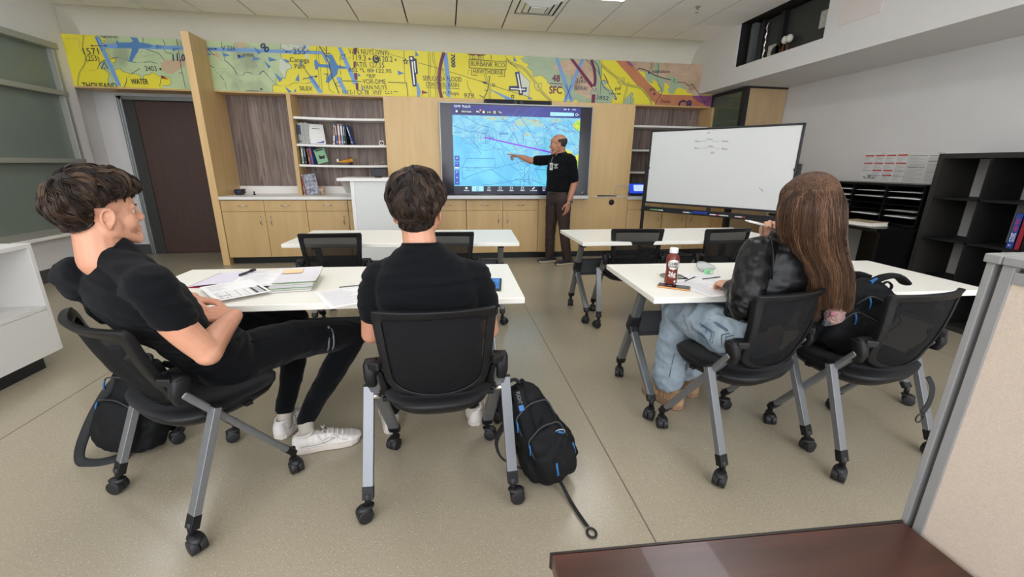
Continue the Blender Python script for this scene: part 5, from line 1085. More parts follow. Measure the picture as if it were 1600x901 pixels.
# ================================================================== foreground: desk and partition
PX = .772; PY1 = .478
M_pg = mat('partition_grey_metal', '#8e8d8b', .45, metal=.1, bump=.04, bscale=500); M_fab = mat('partition_fabric', '#c9b8a6', .9, var=.05, vscale=220, bump=.25, bscale=700, sheen=.2)
e = empty('office_partition', (PX+.03, -.1, 0), 0, 'beige fabric office partition with grey metal frame in the right foreground', 'partition')
M_gro = mat('partition_groove', '#4d4c4b', .6)
g = G(); g.box((PX, -.9, 0), (PX+.05, .455, 1.185), M_pg); g.build('core', M_pg, e)
g = G(); g.box((PX-.008, .4765, 0), (PX+.058, .486, 1.193), M_pg); g.build('end_post', M_pg, e, bevel=.001)
g = G(); g.box((PX+.002, .467, 0), (PX+.048, .4765, 1.19), M_gro); g.build('groove', M_gro, e)
g = G(); g.box((PX-.008, .453, 0), (PX+.002, .4675, 1.193), M_pg); g.box((PX-.008, -.9, 1.170), (PX+.002, .453, 1.186), M_pg); g.build('frame', M_pg, e, bevel=.001)
g = G(); g.box((PX-.012, -.9, 1.193), (PX+.062, .467, 1.206), M_pg); g.box((PX-.012, .468, 1.193), (PX+.062, .489, 1.206), M_pg); g.build('top_cap', M_pg, e, bevel=.002)
g = G(); g.box((PX-.005, -.9, .05), (PX, .4535, 1.1705), M_fab); g.build('fabric_panel', M_fab, e)
rebase(e)
M_dw = mat('dark_walnut_laminate', '#4f2c22', .30, col2='#371c12', vscale=3.5, stretch=(1.2, 9, 9), coat=.2, detail=6)
e = empty('walnut_desk', (.4, 0, 0), 0, 'dark walnut desk in the near foreground, lower right corner', 'desk')
g = G(); g.add([(.143, .498, .74), (.756, .476, .74), (.756, -.35, .74), (.113, -.35, .74), (.143, .498, .712), (.756, .476, .712), (.756, -.35, .712), (.113, -.35, .712)], [(3, 2, 1, 0), (4, 5, 6, 7), (0, 1, 5, 4), (1, 2, 6, 5), (2, 3, 7, 6), (3, 0, 4, 7)], M_dw); g.build('desktop', M_dw, e, bevel=.002)
g = G(); g.add([(.140, .500, .741), (.143, .496, .741), (.756, .474, .741), (.756, .4795, .741), (.140, .500, .710), (.143, .496, .710), (.756, .474, .710), (.756, .4795, .710)], [(0, 1, 2, 3), (7, 6, 5, 4), (0, 3, 7, 4), (0, 4, 5, 1)], mat('black_edge_band', '#1d1512', .4)); g.build('edge_band', None, e)
g = G(); g.box((.15, -.33, 0), (.172, .47, .712), M_dw); g.build('side_panel', M_dw, e); g = G(); g.box((.172, .44, .2), (.752, .455, .712), M_dw); g.build('modesty_board', M_dw, e)
rebase(e)
# ================================================================== tables
M_tleg = mat('table_leg_silver', '#8f9294', .32, metal=.75); M_dgrey = mat('dark_grey_sheet', '#4e5052', .5, metal=.2); M_blk2 = mat('black_nylon', '#1b1b1d', .5)
TW, TD, TH = 1.79, .69, .735
def caster(name, x, y, parent, yaw=0.0, top=.085):
    g = G(); R_ = Matrix.Translation((x, y, 0)) @ rotz(yaw)
    g.cyl((0, 0, top-.012), (0, 0, top+.03), .013, m=M_blk2, X=R_)
    g.loft([((0, -.006, top-.02), (.017, 0, 0), (0, .026, 0)), ((0, -.012, .060), (.024, 0, 0), (0, .034, 0)), ((0, -.018, .040), (.020, 0, 0), (0, .026, 0))], M_blk2, n=12); k = 12*3
    g.v[-k:] = [tuple(R_ @ Vector(p)) for p in g.v[-k:]]
    o = g.build(name, M_blk2, parent)
    g = G()
    for s_ in (-1, 1): g.cyl((s_*.0015, -.018, .030), (s_*.026, -.018, .030), .030, .0285, m=M_blk2, n=24, X=R_)
    g.cyl((-.024, -.018, .030), (.024, -.018, .030), .008, m=M_blk2, X=R_)
    g.build('wheel', M_blk2, o, bevel=.003)
    return o
def make_table():
    e = empty('training_table', (0, 0, 0), 0, 'x', 'table')
    g = G(); g.box((-TW/2, -TD/2, TH-.030), (TW/2, TD/2, TH), M_whitetop); g.build('tabletop', M_whitetop, e, bevel=.004)
    g = G(); g.box((-TW/2+.16, -.03, .655), (TW/2-.16, .03, .70), M_blk2); g.build('beam', M_blk2, e, bevel=.004)
    for s_ in (-1, 1):
        x = s_*(TW/2-.12)
        g = G(); g.box((x-.03, -.20, .685), (x+.03, .20, .705), M_blk2); g.box((x-.025, -.02, .63), (x+.025, .07, .69), M_blk2); g.build('bracket', M_blk2, e, bevel=.006)
        g = G(); g.bar((x, .03, .67), (x, .275, .115), .030, .052, M_tleg, up=(1, 0, 0)); g.bar((x, .262, .145), (x, .283, .098), .034, .056, M_blk2, up=(1, 0, 0)); g.build('leg', M_tleg, e, bevel=.010, seg=3)
        g = G(); g.bar((x-s_*.0, .150, .40), (x, -.19, .115), .032, .045, M_tleg, up=(1, 0, 0)); g.bar((x, -.172, .13), (x, -.20, .100), .035, .048, M_blk2, up=(1, 0, 0)); g.build('leg', M_tleg, e, bevel=.010, seg=3)
        g = G(); g.bar((x, .115, .475), (x, .155, .385), .045, .07, M_blk2, up=(1, 0, 0)); g.bar((x, .155, .42), (x, .115, .36), .044, .055, M_blk2, up=(1, 0, 0)); g.build('joint', M_blk2, e, bevel=.010)
        caster('caster', x, .288, e, .3*s_); caster('caster', x, -.20, e, .8*s_)
    g = G(); w2 = TW/2-.14; prof = [(.13, .50), (.150, .49), (.150, .36), (.125, .345), (.121, .349), (.145, .364), (.145, .486), (.128, .495)]
    g.rings([[(x, y, z) for y, z in prof] for x in (-w2, w2)], M_dgrey, smooth=False)
    g.build('modesty_panel', M_dgrey, e)
    return e
t0 = make_table()
TABLES = [((-.55, 2.185), -1.2, 'white table in front of the two seated young men, with the paper stack'),
          ((1.84, 2.055), -2.2, 'white table in front of the long-haired person, with bottle and phone'),
          ((-.33, 3.625), -3.0, 'empty white training table on the left of the row nearest the instructor'),
          ((1.94, 3.535), .4, 'empty white training table right of the instructor, before the whiteboard')]
tabs = []
for i, ((x, y), r, lab) in enumerate(TABLES):
    o = t0 if i == 0 else copy_tree(t0); o.location = (x, y, 0); o.rotation_euler = (0, 0, math.radians(r)); o['label'] = lab; o['group'] = 'white training tables'; tabs.append(o)

# ================================================================== chairs
M_cs = mat('chair_silver_paint', '#838588', .42, metal=.6, var=.03, vscale=60); M_cf = mat('chair_black_plastic', '#111113', .42, spec=.35, bump=.15, bscale=900); M_seat = mat('black_seat_fabric', '#0e0e10', .95, spec=.12, bump=.5, bscale=1200, sheen=.1)
def mesh_mat():
    m = bpy.data.materials.new('black_backrest_mesh'); m.use_nodes = True; nt = m.node_tree; N = nt.nodes; L = nt.links; b = N['Principled BSDF']
    b.inputs['Base Color'].default_value = (.010, .010, .011, 1); b.inputs['Roughness'].default_value = .8; b.inputs['Specular IOR Level'].default_value = .15; b.inputs['Alpha'].default_value = .90
    return m
M_mesh = mesh_mat()
BT, BB = .835, .465
def bsurf(u, v, off=0.0):
    "backrest surface: u -1..1 across, v 0..1 up"
    hw = .198+.022*v; z = BB+(BT-BB)*v; y = -.150-.085*v-.030*math.sin(math.pi*min(1, v*1.1))*.6+.055*abs(u)**2.2
    return Vector((u*hw, y-off, z))
def outline(n=14, inset=0.0):
    P_ = []
    a = 1-inset; top = 1-inset*.55
    for k in range(n+1): t = -1+2*k/n; P_.append((t*a*(.97), top+.02*(1-t*t)))       # top edge left to right
    for k in range(1, n+1): t = k/n; P_.append((a*(1-.05*t), top-(top-.30)*t))          # right side down
    for k in range(1, n+1):
        t = k/n; an = t*math.pi; P_.append((a*.95*math.cos(an), .30-(.30-inset*.4)*math.sin(an)**.8))
    for k in range(1, n): t = k/n; P_.append((-a*(.95+.05*t), .30+(top-.30)*t))
    return P_
def make_chair():
    e = empty('training_chair', (0, 0, 0), 0, 'x', 'chair')
    # seat cushion and shell
    def seatsec(z, grow):
        P_ = []
        for k in range(36):
            t = 2*math.pi*k/36; ct, st = math.cos(t), math.sin(t); pw = 2/2.9
            x = math.copysign(abs(ct)**pw, ct)*(.225+grow); y = math.copysign(abs(st)**pw, st)*(.225+grow)+.035
            if y < 0: x *= 1-.10*(-y/.22)
            zz = z-.020*max(0, (y-.12)/.14)**2+.018*max(0, (-y-.05)/.14)**2+.006*(x/.22)**2
            P_.append((x, y, zz))
        return P_
    g = G(); g.rings([seatsec(.430, -.012), seatsec(.437, 0), seatsec(.462, .004), seatsec(.472, -.008), seatsec(.476, -.05), seatsec(.474, -.12), seatsec(.472, -.20)], M_seat); g.build('seat', M_seat, e)
    g = G(); g.rings([seatsec(.368, -.09), seatsec(.376, -.055), seatsec(.400, -.022), seatsec(.432, -.004)], M_cf); g.build('seat_shell', M_cf, e)
    # backrest frame
    o1 = outline(14, 0.0); o2 = outline(14, .155); n = len(o1)
    vs_ = []; fs = []
    for (u, v), (u2, v2) in zip(o1, o2):
        vs_ += [bsurf(u, v, .016), bsurf(u, v, -.012), bsurf(u2, v2, -.012), bsurf(u2, v2, .010)]
    for i in range(n):
        j = (i+1) % n
        for k in range(4): l = (k+1) % 4; fs.append((4*i+k, 4*j+k, 4*j+l, 4*i+l))
    g = G(); g.add(vs_, fs, M_cf, True); g.build('backrest_frame', M_cf, e, bevel=.005, seg=3)
    g = G(); NU, NV = 20, 14; vs_ = []; fs = []
    inner = outline(14, .14)
    # fill mesh by rings scaled towards the centre
    cu, cv = 0, .60; ringsN = 7; m_ = len(inner)
    for r in range(ringsN):
        s_ = 1-r/(ringsN-.3)
        for (u, v) in inner: vs_.append(bsurf(cu+(u-cu)*s_, cv+(v-cv)*s_, .001))
    for r in range(ringsN-1):
        for i in range(m_): j = (i+1) % m_; fs.append((r*m_+i, r*m_+j, (r+1)*m_+j, (r+1)*m_+i))
    fs.append(tuple((ringsN-1)*m_+i for i in range(m_)))
    g.add(vs_, fs, M_mesh, True); g.build('backrest_mesh', M_mesh, e)
    for s_ in (-1, 1):
        # hub that joins backrest, seat and leg
        g = G(); b1 = bsurf(s_*.93, .42, 0)
        g.cyl((s_*.215, -.138, .608), (s_*.262, -.138, .608), .031, .029, m=M_cf, n=20)
        g.loft([((s_*.243, -.135, .625), (.024, 0, 0), (0, .030, .0)), ((s_*.243, -.148, .57), (.022, 0, 0), (0, .028, 0)), ((s_*.240, -.138, .53), (.018, 0, 0), (0, .024, 0))], M_cf, n=14, power=3.5)
        g.bar((s_*.235, -.14, .62), b1+Vector((0, -.006, 0)), .06, .03, M_cf)
        g.bar((s_*.225, -.140, .585), (s_*.205, -.06, .45), .022, .045, M_cf, up=(1, 0, 0))
        g.build('hub', M_cf, e, bevel=.006)
        g = G(); g.bar((s_*.243, -.145, .575), (s_*.222, .200, .110), .026, .050, M_cs, up=(1, 0, 0)); g.bar((s_*.2235, .178, .140), (s_*.221, .215, .092), .030, .054, M_cf, up=(1, 0, 0)); g.build('leg', M_cs, e, bevel=.009, seg=3)
        g = G(); g.bar((s_*.268, -.060, .485), (s_*.280, -.205, .110), .026, .040, M_cs, up=(1, 0, 0)); g.bar((s_*.268, -.058, .490), (s_*.268, -.0595, .485), .030, .044, M_cf, up=(1, 0, 0)); g.bar((s_*.2795, -.195, .135), (s_*.281, -.213, .088), .030, .042, M_cf, up=(1, 0, 0)); g.build('leg', M_cs, e, bevel=.008, seg=3)
        g = G(); g.cyl((s_*.225, -.075, .447), (s_*.282, -.075, .447), .011, m=M_steel); g.build('pivot', M_steel, e)
        caster('caster', s_*.221, .215, e, .9*s_+.4); caster('caster', s_*.281, -.215, e, 1.3*s_+.2)
    g = G(); g.bar((-.222, -.05, .42), (.222, -.05, .42), .03, .018, M_cf); g.bar((-.215, .08, .405), (.215, .08, .405), .03, .018, M_cf); g.build('cross_brace', M_cf, e, bevel=.004)
    return e
c0 = make_chair()
CHAIRS = [((-1.018, 1.67), -37, 'black mesh chair under the reclining young man on the left'),
          ((-.06, 1.605), 1, 'black mesh chair under the young man seen from behind in the middle'),
          ((1.349, 1.655), 15, 'black mesh chair under the person in the black leather jacket'),
          ((1.925, 1.581), 8, 'black mesh chair with a black backpack dumped on its seat, far right'),
          ((-.85, 3.36), 1, 'empty black mesh chair at the left front table, the left one of that pair'),
          ((-.02, 3.36), -3, 'empty black mesh chair at the left front table, just beyond the middle young man'),
          ((1.53, 3.40), -5, 'empty black mesh chair at the right front table, whose silver legs show'),
          ((2.27, 3.36), 6, 'empty black mesh chair at the right front table, nearest the long-haired person')]
chairs = []
for i, ((x, y), r, lab) in enumerate(CHAIRS):
    o = c0 if i == 0 else copy_tree(c0); o.location = (x, y, 0); o.rotation_euler = (0, 0, math.radians(r)); o['label'] = lab; o['group'] = 'black mesh training chairs'; chairs.append(o)

for ch in chairs[0].children:
    if ch.name.startswith('backrest'):
        ch.matrix_local = Matrix.Translation((0, -.15, .56)) @ Matrix.Rotation(math.radians(11), 4, 'X') @ Matrix.Translation((0, .15, -.56))
# ================================================================== people
def skin_mat(name, col, col2, sss=.08):
    m = mat(name, col, .48, col2=col2, vscale=7, bump=.05, bscale=250); m.node_tree.nodes['Principled BSDF'].inputs['Subsurface Weight'].default_value = sss
    m.node_tree.nodes['Principled BSDF'].inputs['Subsurface Radius'].default_value = (.012, .005, .003); return m
SK_A = skin_mat('skin_fair', '#d0997c', '#c48a6e'); SK_B = skin_mat('skin_olive', '#b98468', '#a87258'); SK_W = skin_mat('skin_light', '#d8a68a', '#cc987c')
M_ear = mat('skin_ear_red', '#c47a64', .5)
M_tee = mat('black_cotton_tee', col='#0f1013', rough=.92, spec=.12, bump=.25, bscale=900, sheen=.04, var=.1, vscale=30)
M_jog = mat('black_joggers', col='#0c0d0f', rough=.95, spec=.12, bump=.2, bscale=700, sheen=.08)
M_brownp = mat('dark_brown_trousers', '#33241f', .75, bump=.2, bscale=500, var=.1, vscale=20)
M_jean = mat('light_blue_denim', '#7d8e9b', .85, col2='#a9b6bf', vscale=9, bump=.25, bscale=900, detail=6)
M_leather = mat('black_leather', '#09090a', .33, bump=.06, bscale=300, spec=.30)
M_shoe = mat('white_leather_shoe', '#dcd6d0', .5, bump=.05, bscale=200); M_sole = mat('white_shoe_sole', '#cfc4ba', .6); M_sock = mat('white_sock', '#bdb3a6', .95, bump=.3, bscale=600)
M_stitch = mat('shoe_stitch_grey', '#98908c', .7)
class Head:
    def __init__(s, c, az, pitch=0, roll=0, k=1.0):
        a, p, q_ = (math.radians(t) for t in (az, pitch, roll)); s.c = Vector(c); s.k = k
        s.f = Vector((math.sin(a)*math.cos(p), math.cos(a)*math.cos(p), math.sin(p))); r = s.f.cross(Vector((0, 0, 1))).normalized(); u = r.cross(s.f)
        s.r = r*math.cos(q_)+u*math.sin(q_); s.u = -r*math.sin(q_)+u*math.cos(q_)
        s.R = Matrix((s.r, s.f, s.u)).transposed()
    def __call__(s, x, y, z): return s.c+(s.r*x+s.f*y+s.u*z)*s.k
    def ell(s, g, c, r): g.ell(s(*c), [a*s.k for a in r], R=s.R)
def build_head(g, H, neck_base, neck_r=.056, jaw=1.0, nose=1.0, chin=1.0):
    k = H.k
    H.ell(g, (0, -.015, .040), (.075, .096, .082)); H.ell(g, (0, .030, -.010), (.062, .060, .090)); H.ell(g, (0, .045, .045), (.058, .047, .052))
    for s_ in (-1, 1):
        g.cap(H(s_*.052, .002, -.055), H(s_*.020*jaw, .072, -.094), .021*k, .016*k); H.ell(g, (s_*.040, .050, -.028), (.025, .031, .034)); H.ell(g, (s_*.058, .0, -.035), (.016, .03, .04))
        g.cap(H(s_*.012, .088, .024), H(s_*.042, .074, .023), .0085*k, .008*k)
        H.ell(g, (s_*.013, .094, -.026), (.009, .011, .008))
        # ear
        R_ = H.R @ Matrix.Rotation(math.radians(-14*s_), 3, 'Z') @ Matrix.Rotation(math.radians(-12), 3, 'X')
        o = H(s_*.074, -.010, -.004); pts = []
        for i in range(11):
            t = math.radians(-70+i*29); pts.append(o+R_ @ Vector((s_*(.011+.004*math.cos(t)), -.0175*math.cos(t), .030*math.sin(t)))*k)
        for a, b in zip(pts, pts[1:]): g.cap(a, b, .0045*k, .0045*k, n=8)
        g.ell(o+R_ @ Vector((s_*.004, .0, 0))*k, (.006*k, .013*k, .022*k), R=R_); g.ell(o+R_ @ Vector((s_*.006, .006, -.030))*k, (.006*k, .009*k, .011*k), R=R_)
    H.ell(g, (0, .078*1.0, -.094), (.022, .018*chin, .018)); g.cap(H(-.012, .085, -.085), H(.012, .085, -.085), .011*k, .011*k)
    g.cap(H(0, .084, .020), H(0, .106*nose, -.018), .0075*k, .0105*k); H.ell(g, (0, .105*nose, -.022), (.011, .010, .009))
    g.cap(H(-.018, .087, -.051), H(.018, .087, -.051), .0065*k, .0065*k); g.cap(H(-.014, .086, -.062), H(.014, .086, -.062), .0075*k, .0075*k); g.cap(H(0, .088, -.040), H(0, .090, -.050), .006*k, .006*k)
    g.cap(H(0, -.030, -.045), neck_base, neck_r*k*.97, neck_r*k*1.06); g.cap(H(0, -.005, -.060), Vector(neck_base)+H.f*.02, neck_r*k*.85, neck_r*k*.95)
def face_parts(person, H, brow, iris='#3a4a52', lips='#b06e62'):
    k = H.k; M_eye = mat('eye_white', '#c9bdb2', .3); M_ir = mat('iris_'+iris[1:], iris, .2)
    for s_ in (-1, 1):
        g = G(); g.ell(H(s_*.031, .0690, .006), [.0120*k]*3, M_eye); g.ell(H(s_*.031, .0792, .006), (.0058*k, .0026*k, .0058*k), M_ir, R=H.R); g.build('eye', None, person)
        g = G(); pts = [H(s_*x, y, z) for x, y, z in ((.014, .0930, .024), (.024, .0915, .028), (.036, .0845, .029), (.047, .0740, .024))]; g.tube(pts, [.0012*k, .0026*k, .0025*k, .001*k], brow, n=6); g.build('eyebrow', brow, person)
    ml = mat('lips_'+lips[1:], lips, .45); g = G(); g.tube([H(x, .0895-.20*abs(x), -.0560) for x in (-.02, -.01, 0, .01, .02)], [.001*k, .003*k, .0036*k, .003*k, .001*k], ml, n=8); g.build('lips', ml, person)
def hand(g, w, d, n, side, k=1.0, curl=(.5, .6, .4), spread=.12, thumb_in=.0):
    w = Vector(w); d = Vector(d).normalized(); n = (Vector(n)-d*Vector(n).dot(d)).normalized(); t = d.cross(n)*side
    offs = (.029, .010, -.009, -.027); ln = ((.040, .024, .019), (.045, .027, .020), (.041, .026, .019), (.032, .020, .017)); kn = (.088, .092, .087, .078)
    for i in range(4):
        kp = w+d*kn[i]*k+t*offs[i]*k; g.cap(w+d*.012*k+t*offs[i]*.55*k, kp, .0135*k, .0115*k, n=10)
        p = kp; ang = 0; dd = (d+t*offs[i]*spread*20*.1).normalized()
        for j in range(3):
            ang += curl[j]*(1+.08*i); v = dd*math.cos(ang)-n*math.sin(ang); q_ = p+v*ln[i][j]*k; r = (.0092, .0084, .0076)[j]*k*(1 if i < 3 else .88); g.cap(p, q_, r, r*.93, n=10); p = q_
    g.ell(w+d*.045*k-n*.004*k, (.030*k, .030*k, .014*k), R=Matrix((t, d, n)).transposed())
    a = w+d*.018*k+t*.020*k; b = a+(d*.60+t*.62-n*.30).normalized()*.043*k; c = b+(d*(.85)+t*(.15-thumb_in)-n*.35).normalized()*.032*k; e_ = c+(d*.92-t*(.15+thumb_in)-n*.25).normalized()*.026*k
    g.cap(a, b, .0145*k, .0115*k, n=10); g.cap(b, c, .0110*k, .0098*k, n=10); g.cap(c, e_, .0098*k, .0085*k, n=10)
def shoe(person, heel, toe, name='shoe', kind='sneaker', k=1.0, side=1):
    heel = Vector(heel); toe = Vector(toe); f = (toe-heel); L_ = f.length; f.normalize(); r = f.cross(Vector((0, 0, 1))); u = Vector((0, 0, 1))
    P = lambda x, y, z: heel+r*x*side+f*y*L_+u*z
    up, so = {'sneaker': (M_shoe, M_sole), 'dark': (mat('navy_shoe', '#23242c', .5), mat('tan_sole', '#b5a88f', .6)), 'boot': (mat('tan_suede', '#a88763', .9, var=.08, vscale=30), mat('rubber_tan_sole', '#94735a', .7))}[kind]
    Y = (0, .06, .18, .35, .55, .72, .86, .96, 1.0)
    W = (.020, .034, .038, .037, .043, .050, .050, .036, .016)
    g = G(); st = .030 if kind != 'boot' else .036
    secs = []
    for y, w_ in zip(Y, W):
        lift = .010*max(0, (y-.8)/.2)**2
        secs.append([P(-w_, y, .001+lift), P(w_, y, .001+lift), P(w_+.003, y, .008+lift), P(w_+.002, y, st+lift), P(-w_-.002, y, st+lift), P(-w_-.003, y, .008+lift)])
    g.rings(secs, so, smooth=False); so_o = None
    HT = (.085, .094, .092, .090, .086, .068, .056, .046, .034) if kind == 'sneaker' else ((.075, .085, .082, .080, .074, .062, .053, .045, .034) if kind == 'dark' else (.120, .125, .125, .115, .085, .070, .062, .054, .040))
    b = G()
    for i in range(len(Y)-1):
        for q_ in range(2):
            t = q_/2; y = Y[i]+(Y[i+1]-Y[i])*t; w_ = W[i]+(W[i+1]-W[i])*t; h = HT[i]+(HT[i+1]-HT[i])*t
            if i == 0 and q_ == 0: y = .02
            b.loft([(P(0, y, st-.005), r*w_*.98, f*.016), (P(0, y, st+(h-st)*.5), r*w_*.92, f*.016), (P(0, y, h-.004), r*w_*.66, f*.012)], n=12, power=2.6)
    x = blob(b, name, up, person, voxel=.005*k, smooth=5)
    g.build('sole', so, x, bevel=.004)
    if kind == 'sneaker':
        g = G()
        for i in range(5):
            y = .44+i*.075; z = (.094, .090, .083, .076, .068)[i]+.001; g.tube([P(-.022, y, z-.004), P(0, y+.01, z+.003), P(.022, y, z-.004)], .003, M_shoe, n=6)
        g.tube([P(-.01, .44, .098), P(-.035, .40, .10), P(-.03, .47, .096), P(-.005, .45, .1)], .0022, M_shoe, n=6); g.tube([P(.01, .44, .098), P(.035, .42, .10), P(.032, .49, .094), P(.005, .45, .1)], .0022, M_shoe, n=6)
        g.build('laces', M_shoe, x)
        g = G()
        for s_ in (-1, 1):
            pts = [P(s_*(.0445 if y < .6 else .052), y, z) for y, z in ((.10, .052), (.25, .046), (.42, .048), (.58, .060), (.62, .068), (.54, .072), (.44, .064))]
            g.tube(smooth3(pts), .0012, M_stitch, n=5)
            g.tube(smooth3([P(s_*(.034 if z > .08 else .045), y, z) for y, z in ((.36, .086), (.42, .066), (.46, .04))]), .001, M_stitch, n=5)
            g.tube(smooth3([P(s_*(.030 if y < .7 else .051), y, z) for y, z in ((.60, .076), (.70, .058), (.80, .045))]), .001, M_stitch, n=5)
        g.build('stitched_logo', M_stitch, x)
        g = G(); g.tube([P(.030*math.cos(t), .17+.12*math.sin(t), .093+.004*math.sin(t)) for t in [2*math.pi*i/20 for i in range(20)]], .006, M_shoe, closed=True, n=8); g.build('collar', M_shoe, x)
    return x
def smooth3(P, n=4):
    out = []; N_ = len(P)
    for i in range(N_-1):
        p0, p1, p2, p3 = P[max(i-1, 0)], P[i], P[i+1], P[min(i+2, N_-1)]
        for k in range(n):
            t = k/n; out.append(.5*((2*p1)+(-p0+p2)*t+(2*p0-5*p1+4*p2-p3)*t*t+(-p0+3*p1-3*p2+p3)*t**3))
    return out+[P[-1]]
def limb(g, pts, rs, sub=4):
    pts = [Vector(p) for p in pts]; P_ = smooth3(pts, sub); R_ = []
    for i in range(len(pts)-1):
        for k in range(sub): R_.append(rs[i]+(rs[i+1]-rs[i])*k/sub)
    R_.append(rs[-1])
    for (a, ra), (b, rb) in zip(zip(P_, R_), list(zip(P_, R_))[1:]): g.cap(a, b, ra, rb)
def torso(g, secs, power=2.3, sub=5):
    "secs: (centre, right vector, depth vector); interpolated"
    C_ = [Vector(s[0]) for s in secs]; A_ = [Vector(s[1]) for s in secs]; B_ = [Vector(s[2]) for s in secs]
    g.loft(list(zip(smooth3(C_, sub), smooth3(A_, sub), smooth3(B_, sub))), n=28, power=power)
# ---- hair on a head-shaped star surface
SK_ELL = [((0, -.015, .040), (.077, .098, .084)), ((0, .030, -.010), (.063, .060, .088)), ((0, .045, .045), (.060, .049, .054)), ((0, -.035, -.03), (.058, .060, .08))]
HO = Vector((0, -.015, .03))
def skullR(d):
    best = 0
    for c, r in SK_ELL:
        c = Vector(c)-HO; a = sum((d[i]/r[i])**2 for i in range(3)); b = sum(c[i]*d[i]/r[i]**2 for i in range(3)); cc = sum((c[i]/r[i])**2 for i in range(3))-1; D_ = b*b-a*cc
        if D_ > 0: best = max(best, (b+math.sqrt(D_))/a)
    return best
def bare(t): return t-.003-.010*(1-sstep(.0, .006, t))
def sstep(a, b, x): t = max(0, min(1, (x-a)/(b-a))); return t*t*(3-2*t)
def hair_cap(g, H, thick, m, nu=96, nv=64, bump=.004, seed=1, freq=7):
    vs_ = []; fs = []
    for i in range(nv+1):
        ph = math.pi*i/nv
        for j in range(nu):
            th = 2*math.pi*j/nu; d = Vector((math.sin(ph)*math.cos(th), math.sin(ph)*math.sin(th), math.cos(ph))); t = thick(d)
            if t > 0: t += bump*(noise.noise(d*freq+Vector((seed, 0, 0)))+.5*noise.noise(d*freq*2.7))*sstep(0, .012, t)
            p = HO+d*(skullR(d)+t); vs_.append(H(*p))
    for i in range(nv):
        for j in range(nu): k = (j+1) % nu; fs.append((i*nu+j, i*nu+k, (i+1)*nu+k, (i+1)*nu+j))
    g.add(vs_, fs, m, True)
def strand(g, pts, r, m, up=None):
    n = len(pts); o = len(g.v); k = g.mi(m)
    prev = None
    for i, p in enumerate(pts):
        t = pts[min(i+1, n-1)]-pts[max(i-1, 0)]
        if t.length < 1e-9: t = Vector((0, 0, 1))
        x, y, _ = frame(t, (0, 0, 1)) if prev is None else (None, None, None)
        if prev is not None:
            t.normalize(); x = prev-t*prev.dot(t); x = x.normalized() if x.length > 1e-6 else frame(t)[0]; y = t.cross(x)
        prev = x; rr = r*(1-.75*(i/(n-1))**2)
        for a in (0, 2.094, 4.188): q_ = p+x*(rr*math.cos(a))+y*(rr*math.sin(a)); g.v.append((q_.x, q_.y, q_.z))
    for i in range(n-1):
        for j in range(3): l = (j+1) % 3; g.f.append((o+3*i+j, o+3*i+l, o+3*i+3+l, o+3*i+3+j)); g.m.append(k); g.sm.append(True)
def short_hair(g, H, thick, flow, m, locks=330, per=16, length=(.45, .9), r=.0011, seed=2, wave=.05, lift=.006, spread=.007, nseg=11):
    rr = random.Random(seed); made = 0; tries = 0
    while made < locks and tries < locks*12:
        tries += 1
        z = rr.uniform(-1, 1); a = rr.uniform(0, 2*math.pi); s_ = math.sqrt(1-z*z); d = Vector((s_*math.cos(a), s_*math.sin(a), z)); t = thick(d)
        if t < .003: continue
        L_ = rr.uniform(*length)*min(1, t/.022+.22); ph = rr.uniform(0, 6.28); wf = rr.uniform(5, 8); dd = d.copy(); path = []; lf = rr.uniform(.3, 1)*lift*min(1, t/.02)
        for i in range(nseg):
            q_ = i/(nseg-1); fl = flow(dd); fl = fl-dd*fl.dot(dd)
            if fl.length < 1e-6: break
            fl.normalize(); sd = dd.cross(fl); bend = .5*noise.noise(d*2.2+Vector((seed, 2, 1)))+.7*math.sin(q_*wf+ph)*wave*8*min(1, t/.02)
            v = (fl+sd*bend).normalized(); tk = thick(dd); path.append((dd.copy(), max(tk, .0008), sd.copy(), q_)); dd = (dd+v*L_/(nseg-1)).normalized()
            if thick(dd) < -.003 and i > 3: break
        if len(path) < 5: continue
        made += 1; lm = m[0 if (u_ := rr.random()) < .48 else (1 if u_ < .86 else 2)]
        for k in range(per):
            o1, o2 = rr.gauss(0, .5), rr.gauss(0, .4); pts = []; cut = rr.uniform(.75, 1.0)
            for dd, tk, sd, q_ in path[:max(4, int(len(path)*cut))]:
                w_ = spread*(1-.75*q_**1.5)*min(1, tk/.012+.3); e_ = (dd+sd*(o1*w_/.1)).normalized(); h = tk+(o2*w_*.5)+lf*math.sin(math.pi*min(1, q_*1.1))-(.003 if q_ == 0 else 0)
                pts.append(H(*(HO+e_*(skullR(e_)+h))))
            strand(g, pts, r*rr.uniform(.7, 1.2), lm)
def hair_material(name, a, b):
    m = mat(name, a, .40, col2=b, vscale=26, island=.35); m.node_tree.nodes['Principled BSDF'].inputs['Specular IOR Level'].default_value = .32; return m
M_hairA = [hair_material('hair_dark_brown', '#251a14', '#32251c'), hair_material('hair_mid_brown', '#3a2a20', '#493629'), hair_material('hair_light_brown', '#493729', '#574434')]; M_hairAb = mat('hair_base_brown', '#1a130f', .8, var=.2, vscale=30)
M_hairB = [hair_material('hair_deep_brown', '#211812', '#2d211a'), hair_material('hair_deep_mid_brown', '#35281f', '#423227'), hair_material('hair_deep_light_brown', '#433429', '#503f33')]; M_hairW = [hair_material('hair_auburn_brown', '#3b281c', '#4a3425'), hair_material('hair_auburn_mid', '#533927', '#644832'), hair_material('hair_auburn_light', '#755640', '#8a684e')]; M_hairWb = mat('hair_base_auburn', '#2c1f17', .7, var=.2, vscale=30)
M_hairI = mat('hair_short_grey_black', '#3a3330', .8, var=.3, vscale=60, bump=.4, bscale=700)

